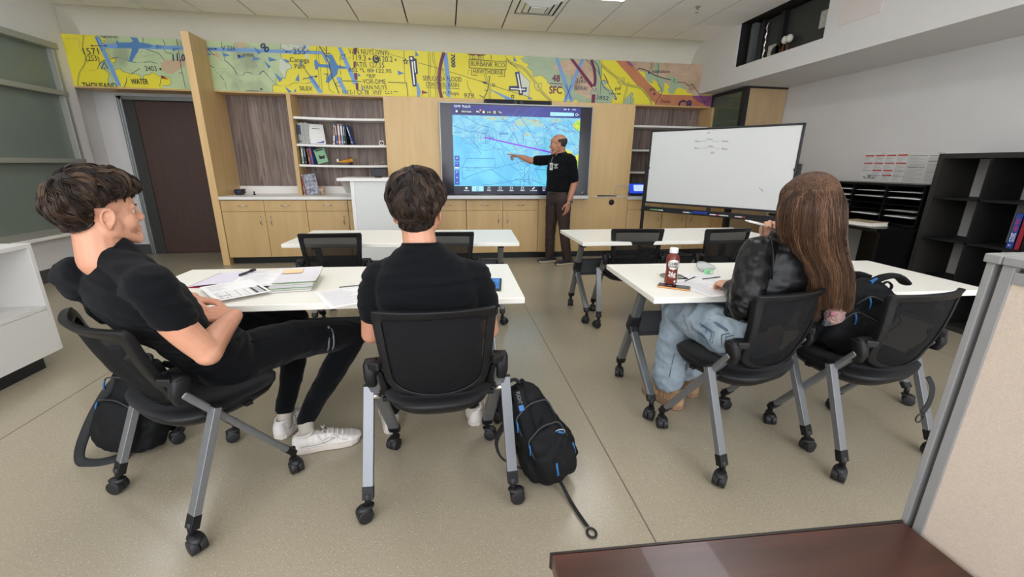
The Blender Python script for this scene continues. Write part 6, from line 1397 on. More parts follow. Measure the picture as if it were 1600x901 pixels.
# ------------------------------------------------------------------ 1. reclining young man on the left
per = empty('person', (-.95, 1.75, 0), 0, 'young man in black t-shirt and joggers leaning back in his chair, hands clasped, far left', 'person')
H = Head((-1.075, 1.510, 1.156), 38, 1, 0, .92)
Hr = Vector((.8, -.6, 0)); Hf = Vector((.6, .8, 0))
SR, SL = Vector((-.905, 1.385, .955)), Vector((-1.240, 1.620, .930))
EL, WR = Vector((-.802, 1.415, .712)), Vector((-.826, 1.668, .752)); ELl, WRl = Vector((-1.245, 1.715, .725)), Vector((-1.000, 1.735, .806))
g = G(); build_head(g, H, (-1.085, 1.475, 1.02), .060)
limb(g, [(-1.07, 1.49, 1.02), (-1.05, 1.51, .93), (-1.00, 1.62, .75)], [.06, .085, .09])
limb(g, [SR, (-.860, 1.385, .83), EL], [.046, .050, .041]); limb(g, [EL, (-.822, 1.52, .728), WR], [.043, .043, .028])
limb(g, [SL, (-1.25, 1.67, .83), ELl], [.046, .048, .040]); limb(g, [ELl, (-1.12, 1.735, .765), WRl], [.041, .038, .026])
hand(g, WR, (-.93, -.02, .10), (.05, -.55, .80), -1, 1.0, curl=(.35, .55, .4)); hand(g, WRl, (.88, .08, -.22), (.25, .30, .90), 1, 1.0, curl=(.5, .7, .5))
blob(g, 'body', SK_A, per, voxel=.0042, smooth=3); MAn = None
face_parts(per, H, M_hairAb)
fu = Vector((.575, .589, .568))
g = G()
torso(g, [((-.93, 1.76, .50), Hr*.165, fu*.105), ((-.972, 1.695, .60), Hr*.160, fu*.092), ((-1.005, 1.630, .70), Hr*.162, fu*.086), ((-1.03, 1.565, .82), Hr*.185, fu*.108), ((-1.060, 1.505, .92), Hr*.185, fu*.102), ((-1.070, 1.490, .990), Hr*.135, fu*.084), ((-1.076, 1.488, 1.030), Hr*.082, fu*.070), ((-1.078, 1.488, 1.052), Hr*.066, fu*.062)], 2.2)
limb(g, [SR+Vector((-.03, .02, -.01)), SR, (-.882, 1.382, .905), (-.862, 1.388, .850)], [.060, .064, .062, .060]); limb(g, [SL+Vector((.03, -.02, -.01)), SL, (-1.245, 1.66, .87), (-1.25, 1.685, .80)], [.064, .068, .068, .064])
# hood bunched behind the far shoulder and nape
limb(g, [(-1.17, 1.49, .98), (-1.23, 1.54, .95), (-1.26, 1.60, .90)], [.045, .052, .050])
limb(g, [(-1.070, 1.484, 1.022), (-.985, 1.435, .995), SR], [.045, .048, .056]); limb(g, [(-1.085, 1.495, 1.022), (-1.15, 1.55, .990), SL], [.045, .052, .060])
s_ = blob(g, 'tshirt', M_tee, per, voxel=.006, smooth=6, fold=folds(.007, (8, 8, 17), 1))
g = G(); g.tube(smooth3([s for s in [Vector((-1.079, 1.488, 1.050))+Hr*.062*math.cos(t)+fu*.060*math.sin(t)+Vector((0, 0, .004)) for t in [2*math.pi*i/14 for i in range(15)]]]), .006, M_tee, n=8); g.build('collar_rib', M_tee, s_)
hipR, hipL = Vector((-.885, 1.725, .545)), Vector((-1.02, 1.83, .545)); KR, KL = Vector((-.498, 2.100, .478)), Vector((-.805, 2.190, .545)); AR, AL = Vector((-.715, 1.905, .13)), Vector((-.845, 2.015, .13))
g = G(); limb(g, [hipR+Vector((-.03, -.03, 0)), hipR, (-.70, 1.905, .545), KR], [.095, .098, .088, .066]); limb(g, [KR, (-.585, 2.02, .34), AR], [.064, .060, .040]); limb(g, [hipL, (-.92, 2.01, .57), KL], [.095, .085, .066]); limb(g, [KL, (-.815, 2.13, .34), AL], [.064, .058, .040])
torso(g, [((-.935, 1.755, .475), Hr*.15, Hf*.11), ((-.94, 1.76, .52), Hr*.17, Hf*.13), ((-.955, 1.73, .60), Hr*.165, fu*.11)])
x = blob(g, 'joggers', M_jog, per, voxel=.006, smooth=5, fold=folds(.006, (10, 10, 10), 5))
g = G(); d = (KR-hipR).normalized(); n1 = Vector((.62, -.60, .30)).normalized(); mid = Vector((-.615, 1.985, .515)); dn = d.cross(n1).normalized()
M_zip = mat('grey_zip_tape', '#6d6f73', .5)
for o in (-.012, .012):
    pts = [mid+d*o+(n1*math.cos(t)+dn*math.sin(t))*.082 for t in [-.55+.16*i for i in range(10)]]; g.tube(pts, .0045, M_zip, n=6, flat=.4)
g.tube([mid+(n1*math.cos(-.6)+dn*math.sin(-.6))*.086+d*.0, mid+(n1*math.cos(-.45)+dn*math.sin(-.45))*.088], .006, M_zip, n=6); g.build('pocket_zip', M_zip, x)
g = G(); g.tube(smooth3([Vector((-.80, 1.70, .63)), Vector((-.77, 1.76, .615)), Vector((-.74, 1.74, .60)), Vector((-.76, 1.80, .60)), Vector((-.72, 1.83, .60))]), .003, M_jog, n=6); g.build('drawstring', M_jog, x)
shoe(per, (-.752, 1.832, 0), (-.470, 1.900, 0)); shoe(per, (-.868, 1.942, 0), (-.775, 2.205, 0), side=-1)
for a, b in (((-.695, 1.852, .06), AR), ((-.845, 1.99, .06), AL)): g = G(); g.cap(a, b, .034, .036); g.build('sock', M_sock, per)
def thA(d):
    t = .021+.010*sstep(.2, 1, d.z)+.003*sstep(.2, .9, -d.y)
    side = sstep(.5, .8, abs(d.x)); low = sstep(.05, .50, d.z); t *= 1-side*(1-low)*.60
    lim = -.80 if d.y < -.25 else (-.80+(d.y+.25)*1.9)
    lim = min(lim, .26); t *= sstep(lim, lim+.30 if d.y < .2 else lim+.10, d.z)
    if abs(d.x) > .5 and -.35 < d.y < .35 and d.z < .02: t -= .02*sstep(.02, -.10, d.z)*sstep(-.35, -.20, d.y)
    if d.y > .35: t += .010*sstep(.26, .40, d.z)
    t *= .50+.50*sstep(-.55, .05, d.z)
    return bare(t)
wA = Vector((.1, -.55, .85)).normalized()
def flA(d):
    f_ = d-wA*d.dot(wA); f_ = f_.normalized() if f_.length > 1e-4 else Vector((0, 1, 0)); return f_*1.0+Vector((.35, .55*(d.z > .3), -.45))
g = G(); hair_cap(g, H, thA, M_hairAb, bump=.007, freq=6); short_hair(g, H, thA, flA, M_hairA, 330, 17, (.5, 1.05), .00125, 3, .10, .019, .010); g.build('hair', None, per)
rebase(per)

# ------------------------------------------------------------------ 2. young man seen from behind
per = empty('person', (-.06, 1.65, 0), 0, 'young man with thick dark hair and black t-shirt seen from behind, middle chair', 'person')
H = Head((-.112, 1.615, 1.150), 4, 4, 0, 1.0)
g = G(); build_head(g, H, (-.100, 1.565, .985), .060)
SR, SL = Vector((.100, 1.575, .915)), Vector((-.270, 1.585, .920)); ER, ELb = Vector((.150, 1.625, .665)), Vector((-.318, 1.640, .665)); W1, W2 = Vector((.085, 1.875, .765)), Vector((-.255, 1.875, .765))
limb(g, [(-.10, 1.565, 1.0), (-.095, 1.56, .88), (-.07, 1.58, .62)], [.06, .09, .10])
for S_, E_, W_ in ((SR, ER, W1), (SL, ELb, W2)): limb(g, [S_+Vector((0, 0, -.012)), (S_+E_)/2+Vector((0, -.005, 0)), E_], [.040, .048, .041]); limb(g, [E_, (E_+W_)/2+Vector((0, 0, -.01)), W_], [.042, .040, .027])
hand(g, W1, (-.25, 1, -.03), (0, 0, 1), -1, .98, curl=(.15, .25, .2)); hand(g, W2, (.25, 1, -.03), (0, 0, 1), 1, .98, curl=(.15, .25, .2))
blob(g, 'body', SK_A, per, voxel=.0045, smooth=3); face_parts(per, H, M_hairAb)
X_ = Vector((1, 0, 0)); Y_ = Vector((0, 1, 0)); g = G()
torso(g, [((-.065, 1.575, .47), X_*.175, Y_*.13), ((-.068, 1.575, .58), X_*.170, Y_*.125), ((-.075, 1.575, .70), X_*.178, Y_*.120), ((-.082, 1.568, .82), X_*.190, Y_*.122), ((-.086, 1.565, .905), X_*.185, Y_*.108), ((-.092, 1.562, .970), X_*.150, Y_*.088), ((-.100, 1.562, 1.020), X_*.086, Y_*.072), ((-.102, 1.566, 1.038), X_*.068, Y_*.064)], 2.3)
for S_, E_, s_ in ((SR, ER, 1), (SL, ELb, -1)): limb(g, [Vector((-.10, 1.563, 1.0))+X_*s_*.03, S_-X_*s_*.07+Vector((0, 0, .020)), S_+Vector((0, 0, -.006))], [.045, .050, .054]); limb(g, [S_-X_*s_*.02+Vector((0, 0, -.012)), S_+(E_-S_)*.30, S_+(E_-S_)*.58], [.060, .062, .058])
s_ = blob(g, 'tshirt', M_tee, per, voxel=.006, smooth=7, fold=folds(.007, (5, 8, 22), 2))
g = G(); g.tube([Vector((-.102, 1.566, 1.036))+X_*.066*math.cos(t)+Y_*.062*math.sin(t)+Vector((0, 0, -.010*math.sin(t))) for t in [2*math.pi*i/24 for i in range(24)]], .006, M_tee, closed=True, n=8); g.build('collar_rib', M_tee, s_)
g = G(); ak = ((Vector((.09, 1.955, .13)), 1), (Vector((-.315, 1.955, .13)), -1))
for A_, s in ak:
    hp = Vector((-.065+s*.09, 1.60, .545)); kn = Vector((-.09+s*.17, 2.03, .545)); limb(g, [hp, (hp+kn)/2+Vector((0, 0, .01)), kn], [.095, .085, .062]); limb(g, [kn, (kn+A_)/2+Vector((0, .03, 0)), A_], [.062, .056, .040])
torso(g, [((-.065, 1.60, .475), X_*.16, Y_*.12), ((-.065, 1.60, .56), X_*.17, Y_*.13)])
blob(g, 'trousers', M_jog, per, voxel=.007, smooth=5, fold=folds(.005, (10, 10, 10), 6))
shoe(per, (.105, 1.925, 0), (.125, 2.205, 0)); shoe(per, (-.318, 1.915, 0), (-.375, 2.190, 0), side=-1)
for A_, s in ak: g = G(); g.cap(A_+Vector((0, .01, -.07)), A_, .034, .036); g.build('sock', M_sock, per)
def thC(d):
    t = .028+.008*sstep(.3, 1, d.z); side = sstep(.6, .9, abs(d.x)); low = sstep(-.1, .3, d.z); t *= 1-side*(1-low)*.55
    lim = -.86 if d.y < -.2 else (-.86+(d.y+.2)*2.0); lim = min(lim, .42); t *= sstep(lim-.02, lim+.30, d.z)
    if abs(d.x) > .6 and -.4 < d.y < .3 and d.z < -.08: t -= .02*sstep(-.08, -.2, d.z)
    t *= .60+.40*sstep(-.55, .05, d.z)
    return bare(t)
wC = Vector((-.05, -.12, 1)).normalized()
def flC(d):
    f_ = d-wC*d.dot(wC); f_ = f_.normalized() if f_.length > 1e-4 else Vector((0, -1, 0)); return f_+Vector((.15, -.15, -.35))
g = G(); hair_cap(g, H, thC, M_hairAb, bump=.006, seed=4, freq=6); short_hair(g, H, thC, flC, M_hairB, 350, 17, (.5, 1.1), .00125, 7, .085, .013, .009)
g.build('hair', None, per)
rebase(per)

# ------------------------------------------------------------------ 3. long-haired person in the leather jacket
per = empty('person', (1.40, 1.65, 0), 0, 'person with very long auburn hair, black leather jacket and light jeans, writing at the table', 'person')
H = Head((1.500, 1.610, 1.165), -16, -6, -3, .97)
g = G(); build_head(g, H, (1.492, 1.645, 1.02), .048)
SL, SR = Vector((1.335, 1.640, .955)), Vector((1.635, 1.715, .945)); EL_, WL = Vector((1.225, 1.520, .755)), Vector((1.305, 1.738, .780)); ER_, WR_ = Vector((1.66, 1.88, .775)), Vector((1.535, 1.800, .985))
limb(g, [(1.49, 1.65, 1.02), (1.48, 1.66, .88), (1.39, 1.63, .62)], [.05, .08, .10]); limb(g, [SL, (SL+EL_)/2, EL_], [.042, .040, .034]); limb(g, [EL_, WL], [.036, .024]); limb(g, [SR, (SR+ER_)/2, ER_], [.042, .040, .034]); limb(g, [ER_, WR_], [.036, .024])
hand(g, WL, (.10, 1, -.02), (-.1, .05, 1), 1, .95, curl=(.55, .8, .5)); hand(g, WR_, (-.30, -.08, .9), (.5, .75, .1), 1, .88, curl=(.7, .8, .6))
blob(g, 'body', SK_W, per, voxel=.0045, smooth=3); face_parts(per, H, M_hairWb)
Wr = Vector((.966, .259, 0)); Wf = Vector((-.259, .966, 0)); g = G()
torso(g, [((1.388, 1.655, .62), Wr*.145, Wf*.105), ((1.412, 1.655, .70), Wr*.155, Wf*.118), ((1.450, 1.655, .82), Wr*.175, Wf*.135), ((1.478, 1.668, .92), Wr*.170, Wf*.120), ((1.490, 1.665, .985), Wr*.120, Wf*.090), ((1.494, 1.655, 1.030), Wr*.075, Wf*.070)], 2.4)
limb(g, [SL+Wr*.04, SL, (1.268, 1.575, .86), EL_+Vector((0, 0, .01)), EL_], [.066, .070, .068, .062, .058]); limb(g, [EL_, (1.262, 1.615, .772), (1.296, 1.712, .780)], [.058, .050, .037])
limb(g, [SR-Wr*.04, SR, (SR+ER_)/2, ER_], [.066, .068, .064, .058]); limb(g, [ER_, (1.60, 1.85, .87), (1.545, 1.805, .955)], [.060, .052, .042])
s_ = blob(g, 'leather_jacket', M_leather, per, voxel=.006, smooth=4, fold=folds(.0075, (9, 9, 15), 8))
g = G(); g.tube(smooth3([Vector((1.494, 1.655, 1.035))+Wr*.072*math.cos(t)+Wf*.068*math.sin(t) for t in [2*math.pi*i/14 for i in range(15)]]), .012, M_leather, n=8, flat=1.6); g.build('collar', M_leather, s_)
g = G(); g.tube(smooth3([Vector((1.355, 1.600, 1.035)), Vector((1.330, 1.545, .98)), Vector((1.335, 1.535, .90)), Vector((1.350, 1.545, .84))]), .0035, M_leather, n=6); g.build('armhole_seam', M_leather, s_)
kL, kR = Vector((1.205, 1.985, .565)), Vector((1.385, 2.045, .560)); aL, aR = Vector((1.205, 2.000, .17)), Vector((1.400, 2.110, .17)); g = G()
for s, kn, A_ in ((-1, kL, aL), (1, kR, aR)):
    hp = Vector((1.364, 1.655, .565))+Wr*s*.085; limb(g, [hp, (hp+kn)/2+Vector((0, 0, .012)), kn], [.100, .098, .076]); limb(g, [kn, (kn+A_)/2+Vector((-.01, -.01, 0)), A_], [.078, .078, .083])
torso(g, [((1.366, 1.650, .500), Wr*.15, Wf*.10), ((1.368, 1.650, .57), Wr*.165, Wf*.105), ((1.385, 1.650, .66), Wr*.140, Wf*.10)])
x = blob(g, 'jeans', M_jean, per, voxel=.006, smooth=5, fold=folds(.010, (12, 12, 12), 9))
M_st = mat('denim_stitch', '#4d6378', .8)
g = G(); 
def onthigh(u, a, r=.105):  # u along thigh, a angle from top towards outside
    hp = Vector((1.375, 1.615, .560))-Wr*.09; c = hp+(kL-hp)*u+Vector((0, 0, .004)); return c+(Vector((0, 0, 1))*math.cos(a)-Wr*math.sin(a))*(r-.022*u)
for P_ in ([(.16, 1.25), (.16, 1.75), (.40, 1.65), (.40, 1.15), (.16, 1.25)], [(.19, 1.32), (.19, 1.68), (.37, 1.59), (.37, 1.22), (.19, 1.32)], [(.28, 1.70), (.28, 1.18)], [(.02, .9), (.35, .7), (.9, .5)], [(.02, .97), (.35, .77), (.9, .57)], [(-.08, 1.0), (.0, 1.2), (-.04, 1.6)], [(-.02, 1.0), (.06, 1.2), (.02, 1.6)]):
    g.tube([onthigh(u_, a_, .1045) for u_, a_ in [(P_[i][0]+(P_[i+1][0]-P_[i][0])*k/5, P_[i][1]+(P_[i+1][1]-P_[i][1])*k/5) for i in range(len(P_)-1) for k in range(6)]], .0022, M_st, n=5)
for dx in (-.030, .030):
    g.tube(smooth3([Vector((1.205, 1.91, .42))+Vector((dx, -.004, 0)), Vector((1.195, 1.91, .32))+Vector((dx, 0, 0)), Vector((1.19, 1.912, .22))+Vector((dx, .002, 0))]), .0022, M_st, n=5)
g.build('stitching', M_st, x)
shoe(per, (1.258, 1.925, 0), (1.165, 2.175, 0), kind='boot'); shoe(per, (1.415, 2.035, 0), (1.375, 2.295, 0), kind='boot', side=-1)
# hair: cap plus long strands down the back
def thW(d):
    t = .016+.006*sstep(.2, 1, d.z); lim = -1.2 if d.y < .1 else (-1.2+(d.y-.1)*2.6); lim = min(lim, .30); return bare(t*sstep(lim-.02, lim+.2, d.z))
g = G(); hair_cap(g, H, thW, M_hairWb, bump=.002)
rings_ = [((1.500, 1.590, 1.255), .090, .095), ((1.500, 1.585, 1.20), .112, .108), ((1.502, 1.580, 1.13), .122, .108), ((1.510, 1.570, 1.05), .120, .095), ((1.530, 1.555, .98), .112, .075), ((1.560, 1.530, .92), .100, .058), ((1.580, 1.515, .86), .090, .050), ((1.592, 1.508, .80), .084, .044), ((1.600, 1.502, .74), .075, .036)]
e1, e2 = Vector((.719, -.695, 0)), Vector((.695, .719, 0))
def ringat(z):
    for (c0_, a0, b0), (c1_, a1, b1) in zip(rings_, rings_[1:]):
        if z >= c1_[2]:
            t = max(0, min(1, (c0_[2]-z)/(c0_[2]-c1_[2]))); c = Vector(c0_)*(1-t)+Vector(c1_)*t; c.z = z; return c, a0+(a1-a0)*t, b0+(b1-b0)*t
    c, a, b = rings_[-1]; c = Vector(c)+Vector((.004, -.004, 0))*((.74-z)/.05); c.z = z; return c, a*max(.4, 1-(.74-z)*3), b
vol = []
for zz in [1.22, 1.18, 1.13, 1.08, 1.03, .98, .93, .88, .83, .79, .765]:
    c, a, b = ringat(zz); vol.append((c, e1*(a-.012), e2*(b-.012)))
# keep the volume behind the face: lower half only from the jaw down
g2 = G(); g2.loft(vol[3:], n=24); g.v += []
o_ = len(g.v); g.v += g2.v; k_ = g.mi(M_hairWb)
for f_ in g2.f: g.f.append(tuple(i+o_ for i in f_)); g.m.append(k_); g.sm.append(True)
rr = random.Random(9); part = Vector((.02, .05, .125))
for i in range(5200):
    a = rr.gauss(math.radians(-90), 1.15)   # around the back; face side (towards +f) left freer
    a = max(math.radians(-250), min(math.radians(70), a)); depth = rr.uniform(.75, 1.0)**.5
    pts = []; side = Vector((math.cos(a), math.sin(a), 0))
    # over the skull: start near parting, end at ring angle a
    root = Vector((rr.uniform(-.01, .03), rr.uniform(-.09, .075), .10)); d0 = (root-HO).normalized()
    zst = rr.uniform(1.16, 1.20); c, aa, bb = ringat(zst); tgt = c+e1*(aa*math.cos(a))*depth+e2*(bb*math.sin(a))*depth
    loc = (tgt-H.c); loc = Vector((loc.dot(H.r), loc.dot(H.f), loc.dot(H.u)))/H.k; d1 = (loc-HO).normalized()
    om = math.acos(max(-.99, min(.99, d0.dot(d1))))
    for j in range(5):
        q_ = j/5; dd = (d0*math.sin((1-q_)*om)+d1*math.sin(q_*om))/math.sin(om); R0 = skullR(dd)+max(.014, thW(dd))*(.85+.2*depth); pts.append(H(*(HO+dd*R0)))
    zend = rr.choice([rr.uniform(.735, .79), rr.uniform(.745, .82), rr.uniform(.80, 1.0) if rr.random() < .3 else rr.uniform(.74, .80)])-(.055 if math.cos(a) < -.45 else 0)
    front = math.sin(a) > .45 or (math.cos(a) < -.8 and rr.random() < .35)
    if front: zend = rr.uniform(.98, 1.03)
    ph = rr.uniform(0, 6); fr = rr.uniform(8, 16); jit = rr.uniform(-.004, .006); n = 11; da = noise.noise(Vector((a*2, 3, 1)))*.3
    for j in range(n+1):
        z = zst+(zend-zst)*j/n; c, aa, bb = ringat(z); am = a+da*(j/n)+.05*math.sin(z*fr+ph)
        pts.append(c+e1*(aa*math.cos(am)*depth+jit*(j/n)*2)+e2*(bb*math.sin(am)*depth)+Vector((.004*math.sin(z*25+ph), .004*math.cos(z*21+ph), 0)))
    u_ = rr.random()*.5+.5+.8*noise.noise(Vector((a*5, 7.3, .5))); strand(g, pts, .00125*rr.uniform(.7, 1.2), M_hairW[0 if u_ < .66 else (1 if u_ < .95 else 2)])
# half-up section swept back over the crown
g.build('hair', None, per)
rebase(per)
g = G(); wp = Vector((1.492, 1.775, 1.060)); g.cyl(wp+Vector((.03, -.0, -.012)), wp+Vector((-.10, .03, .018)), .0055, .005, m=M_white); g.cyl(wp+Vector((-.10, .03, .018)), wp+Vector((-.115, .034, .022)), .005, .001, m=M_white)
ctag(g.build('stylus', M_white, None), 'white stylus held up near the mouth by the long-haired person', 'pen')

# ------------------------------------------------------------------ 4. instructor at the screen
per = empty('person', (1.40, 5.60, 0), 0, 'balding man in black polo and dark brown trousers pointing at the wall screen', 'person')
If = Vector((-.86, -.51, 0)).normalized(); Ir = If.cross(Vector((0, 0, 1))); If2 = If
H = Head((1.362, 5.535, 1.570), -76, -6, 0, 1.02)
g = G(); build_head(g, H, (1.405, 5.545, 1.43), .058)
cS = Vector((1.405, 5.55, 1.385)); SR = cS+Ir*.185+Vector((0, 0, -.005)); SL = cS-Ir*.185
HT_ = at(808, 237, 5.86); ER2 = Vector((1.055, 5.79, 1.375)); WRi = Vector((.925, 5.845, 1.425))
g.v = g.v; limb(g, [(1.405, 5.545, 1.44), (1.40, 5.55, 1.3), (1.40, 5.56, 1.0)], [.06, .10, .11])
limb(g, [SR, (SR+ER2)/2+Vector((0, 0, .0)), ER2], [.055, .052, .044]); limb(g, [ER2, (ER2+WRi)/2, WRi], [.045, .040, .028])
ELi = Vector((1.565, 5.42, 1.10)); WLi = Vector((1.490, 5.375, .855)); limb(g, [SL, (SL+ELi)/2+Vector((.01, 0, 0)), ELi], [.055, .052, .044]); limb(g, [ELi, (ELi+WLi)/2, WLi], [.045, .041, .028])
# pointing hand: index straight, the rest curled
d_ = Vector((-.93, .20, .22)); hand(g, WRi, d_, (0, -.2, 1), 1, 1.0, curl=(.8, .9, .7)); t0_ = WRi+d_.normalized()*.085; g.cap(t0_, t0_+Vector((-.085, .018, .012)), .0095, .008, n=10)
hand(g, WLi, (-.18, -.06, -1), (.45, -.85, .0), 1, 1.02, curl=(.25, .35, .3))
blob(g, 'body', SK_B, per, voxel=.005, smooth=3); face_parts(per, H, mat('brow_grey', '#4b423c', .8))
g = G()
torso(g, [((1.405, 5.575, .955), Ir*.160, If*.120), ((1.400, 5.57, 1.02), Ir*.170, If*.135), ((1.395, 5.565, 1.12), Ir*.172, If*.132), ((1.400, 5.558, 1.25), Ir*.188, If*.128), ((1.405, 5.552, 1.36), Ir*.178, If*.108), ((1.407, 5.548, 1.425), Ir*.105, If*.080), ((1.408, 5.546, 1.455), Ir*.070, If*.066)], 2.3)
limb(g, [cS+Ir*.06+Vector((0, 0, .045)), SR+Vector((0, 0, .01)), SR+(ER2-SR)*.35, SR+(ER2-SR)*.68], [.050, .062, .064, .064]); limb(g, [cS-Ir*.06+Vector((0, 0, .045)), SL+Vector((0, 0, .0)), SL+(ELi-SL)*.4, SL+(ELi-SL)*.78], [.050, .062, .066, .064])
s_ = blob(g, 'polo_shirt', M_tee, per, voxel=.007, smooth=5, fold=folds(.005, (8, 8, 14), 12))
g = G(); g.tube([Vector((1.406, 5.546, 1.462))+Ir*.068*math.cos(t)+If*.062*math.sin(t)+Vector((0, 0, -.012*math.sin(t))) for t in [2*math.pi*i/20 for i in range(20)]], .014, M_tee, closed=True, n=8, flat=1.5); g.build('collar', M_tee, s_)
# badge and chest emblem follow the chest front (left breast)
chest = Vector((1.402, 5.556, 1.27))+If*.137
bx, bz = Ir, Vector((0, 0, 1)); M_badge = mat('badge_plastic', '#d6d4d0', .3)
bp = chest+Ir*.015+Vector((0, 0, .035)); X = Matrix((( Ir.x, If.x, 0, bp.x), (Ir.y, If.y, 0, bp.y), (0, 0, 1, bp.z), (0, 0, 0, 1)))
g = G(); g.box((-.027, .004, -.045), (.027, .008, .045), M_badge, X); g.box((-.018, .0085, -.02), (.018, .009, .02), mat('badge_print', '#8d8f92', .5), X); b_ = g.build('id_badge', M_badge, s_, bevel=.001)
g = G(); g.tube([bp+If*.006+Vector((0, 0, .045)), bp+If*.0+Vector((0, 0, .085)), bp-If*.02+Vector((0, 0, .12))], .003, M_alu, n=6); g.build('badge_clip', M_alu, s_)
lp = chest-Ir*.060+If*-.010+Vector((0, 0, .045)); X = Matrix(((-Ir.x, If.x, 0, lp.x), (-Ir.y, If.y, 0, lp.y), (0, 0, 1, lp.z), (0, 0, 0, 1))) @ Matrix.Rotation(math.radians(-12), 4, 'Z')
g = G(); em = mat('emblem_white_thread', '#d8d8d6', .7)
for a, b in (((-.035, .022), (-.01, .008)), ((-.030, .010), (-.008, -.002)), ((.035, .022), (.01, .008)), ((.030, .010), (.008, -.002)), ((-.01, .02), (.01, .02)), ((.01, .02), (.0, .005)), ((0, .005), (.012, -.008)), ((-.012, -.01), (.012, -.01)), ((-.01, .02), (-.01, -.01)), ((-.03, -.024), (.03, -.024)), ((-.02, -.034), (.02, -.034))):
    g.tube([X @ Vector((a[0], .012, a[1])), X @ Vector((b[0], .012, b[1]))], .0028, em, n=5)
g.build('chest_emblem', em, s_)
g = G(); f1, f2 = Vector((1.345, 5.72, .09)), Vector((1.545, 5.535, .09))
for s, A_ in ((1, f1), (-1, f2)):
    hp = Vector((1.405, 5.57, .90))+Ir*s*.085; kn = (hp+A_)/2+If*.02+Vector((0, 0, .03)); limb(g, [hp, (hp+kn)/2, kn], [.105, .092, .072]); limb(g, [kn, (kn+A_)/2, A_], [.072, .066, .060])
torso(g, [((1.405, 5.572, .84), Ir*.155, If*.12), ((1.405, 5.57, .92), Ir*.172, If*.128), ((1.403, 5.57, .99), Ir*.160, If*.125)])
x = blob(g, 'trousers', M_brownp, per, voxel=.007, smooth=5, fold=folds(.006, (9, 9, 9), 14))
g = G(); g.tube([Vector((1.403, 5.57, .972))+Ir*.166*math.cos(t)+If*.131*math.sin(t) for t in [2*math.pi*i/28 for i in range(28)]], .014, mat('brown_belt', '#2a1a14', .4), closed=True, n=8, flat=.35, up=(1, 0, 0)); g.build('belt', MATS['brown_belt'], x)
shoe(per, (1.435, 5.735, 0), (1.165, 5.675, 0), kind='dark'); shoe(per, (1.640, 5.560, 0), (1.370, 5.480, 0), kind='dark', side=-1)
g = G(); dw = (WLi-ELi).normalized(); cw = WLi-dw*.015; xx, yy, _ = frame(dw); g.tube([cw+xx*.031*math.cos(t)+yy*.031*math.sin(t) for t in [2*math.pi*i/20 for i in range(20)]], .009, M_black, closed=True, n=8, flat=.35); g.cyl(cw+Vector((.02, -.026, 0)), cw+Vector((.026, -.036, 0)), .020, m=mat('watch_face', '#4b5260', .2)); g.build('wristwatch', M_black, per)
def thI(d):
    t = .0165*sstep(-.66, -.50, d.z)*(1-sstep(.30, .48, d.z))*(1-sstep(.10, .30, d.y))
    if abs(d.x) > .6 and d.y > -.25 and d.z < .0: t -= .012
    return t-.012
g = G(); hair_cap(g, H, thI, M_hairI, bump=.001, freq=20); g.build('hair', M_hairI, per)
rebase(per)
per.location.x += .055; per.location.z = 0
# ================================================================== things on the tables
TZ = TH
def flat(pts, z, h, m, g=None):
    g = g or G(); n = len(pts); g.add([(x, y, z) for x, y in pts]+[(x, y, z+h) for x, y in pts], [tuple(range(n-1, -1, -1)), tuple(range(n, 2*n))]+[(i, (i+1) % n, n+(i+1) % n, n+i) for i in range(n)], m); return g
M_paper = mat('sheet_paper', '#f0eeee', .65); M_ink2 = mat('print_ink', '#3a3b3f', .6); M_lil = mat('lilac_paper', '#dcd6e4', .65)
# open folder with red edge
e = empty('folder', (-1.13, 2.30, TZ), 0, 'white folder with thin red edge lying open on the left table', 'folder')
L2 = lambda pts: [(x+1.13, y-2.30) for x, y in pts]
g = flat(L2([(-1.262, 2.150), (-1.262+.27, 2.150-.02), (-1.00, 2.44), (-1.242, 2.44)]), .0005, .0015, mat('folder_red', '#a5283f', .5)); g.build('cover', None, e)
g = G(); ns = 8
for i in range(ns):
    x0, x1 = -1.256+.25*i/ns, -1.256+.25*(i+1)/ns; z0, z1 = .003+.012*math.sin(math.pi*i/ns*.9), .003+.012*math.sin(math.pi*(i+1)/ns*.9)
    a = [(x0, 2.158, z0), (x1, 2.155, z1), (x1+.02, 2.435, z1*.5+.001), (x0+.02, 2.435, z0*.5+.001)]; g.add([(p[0]+1.13, p[1]-2.3, p[2]) for p in a], [(0, 1, 2, 3)], M_lil)
g.build('pages', M_lil, e)
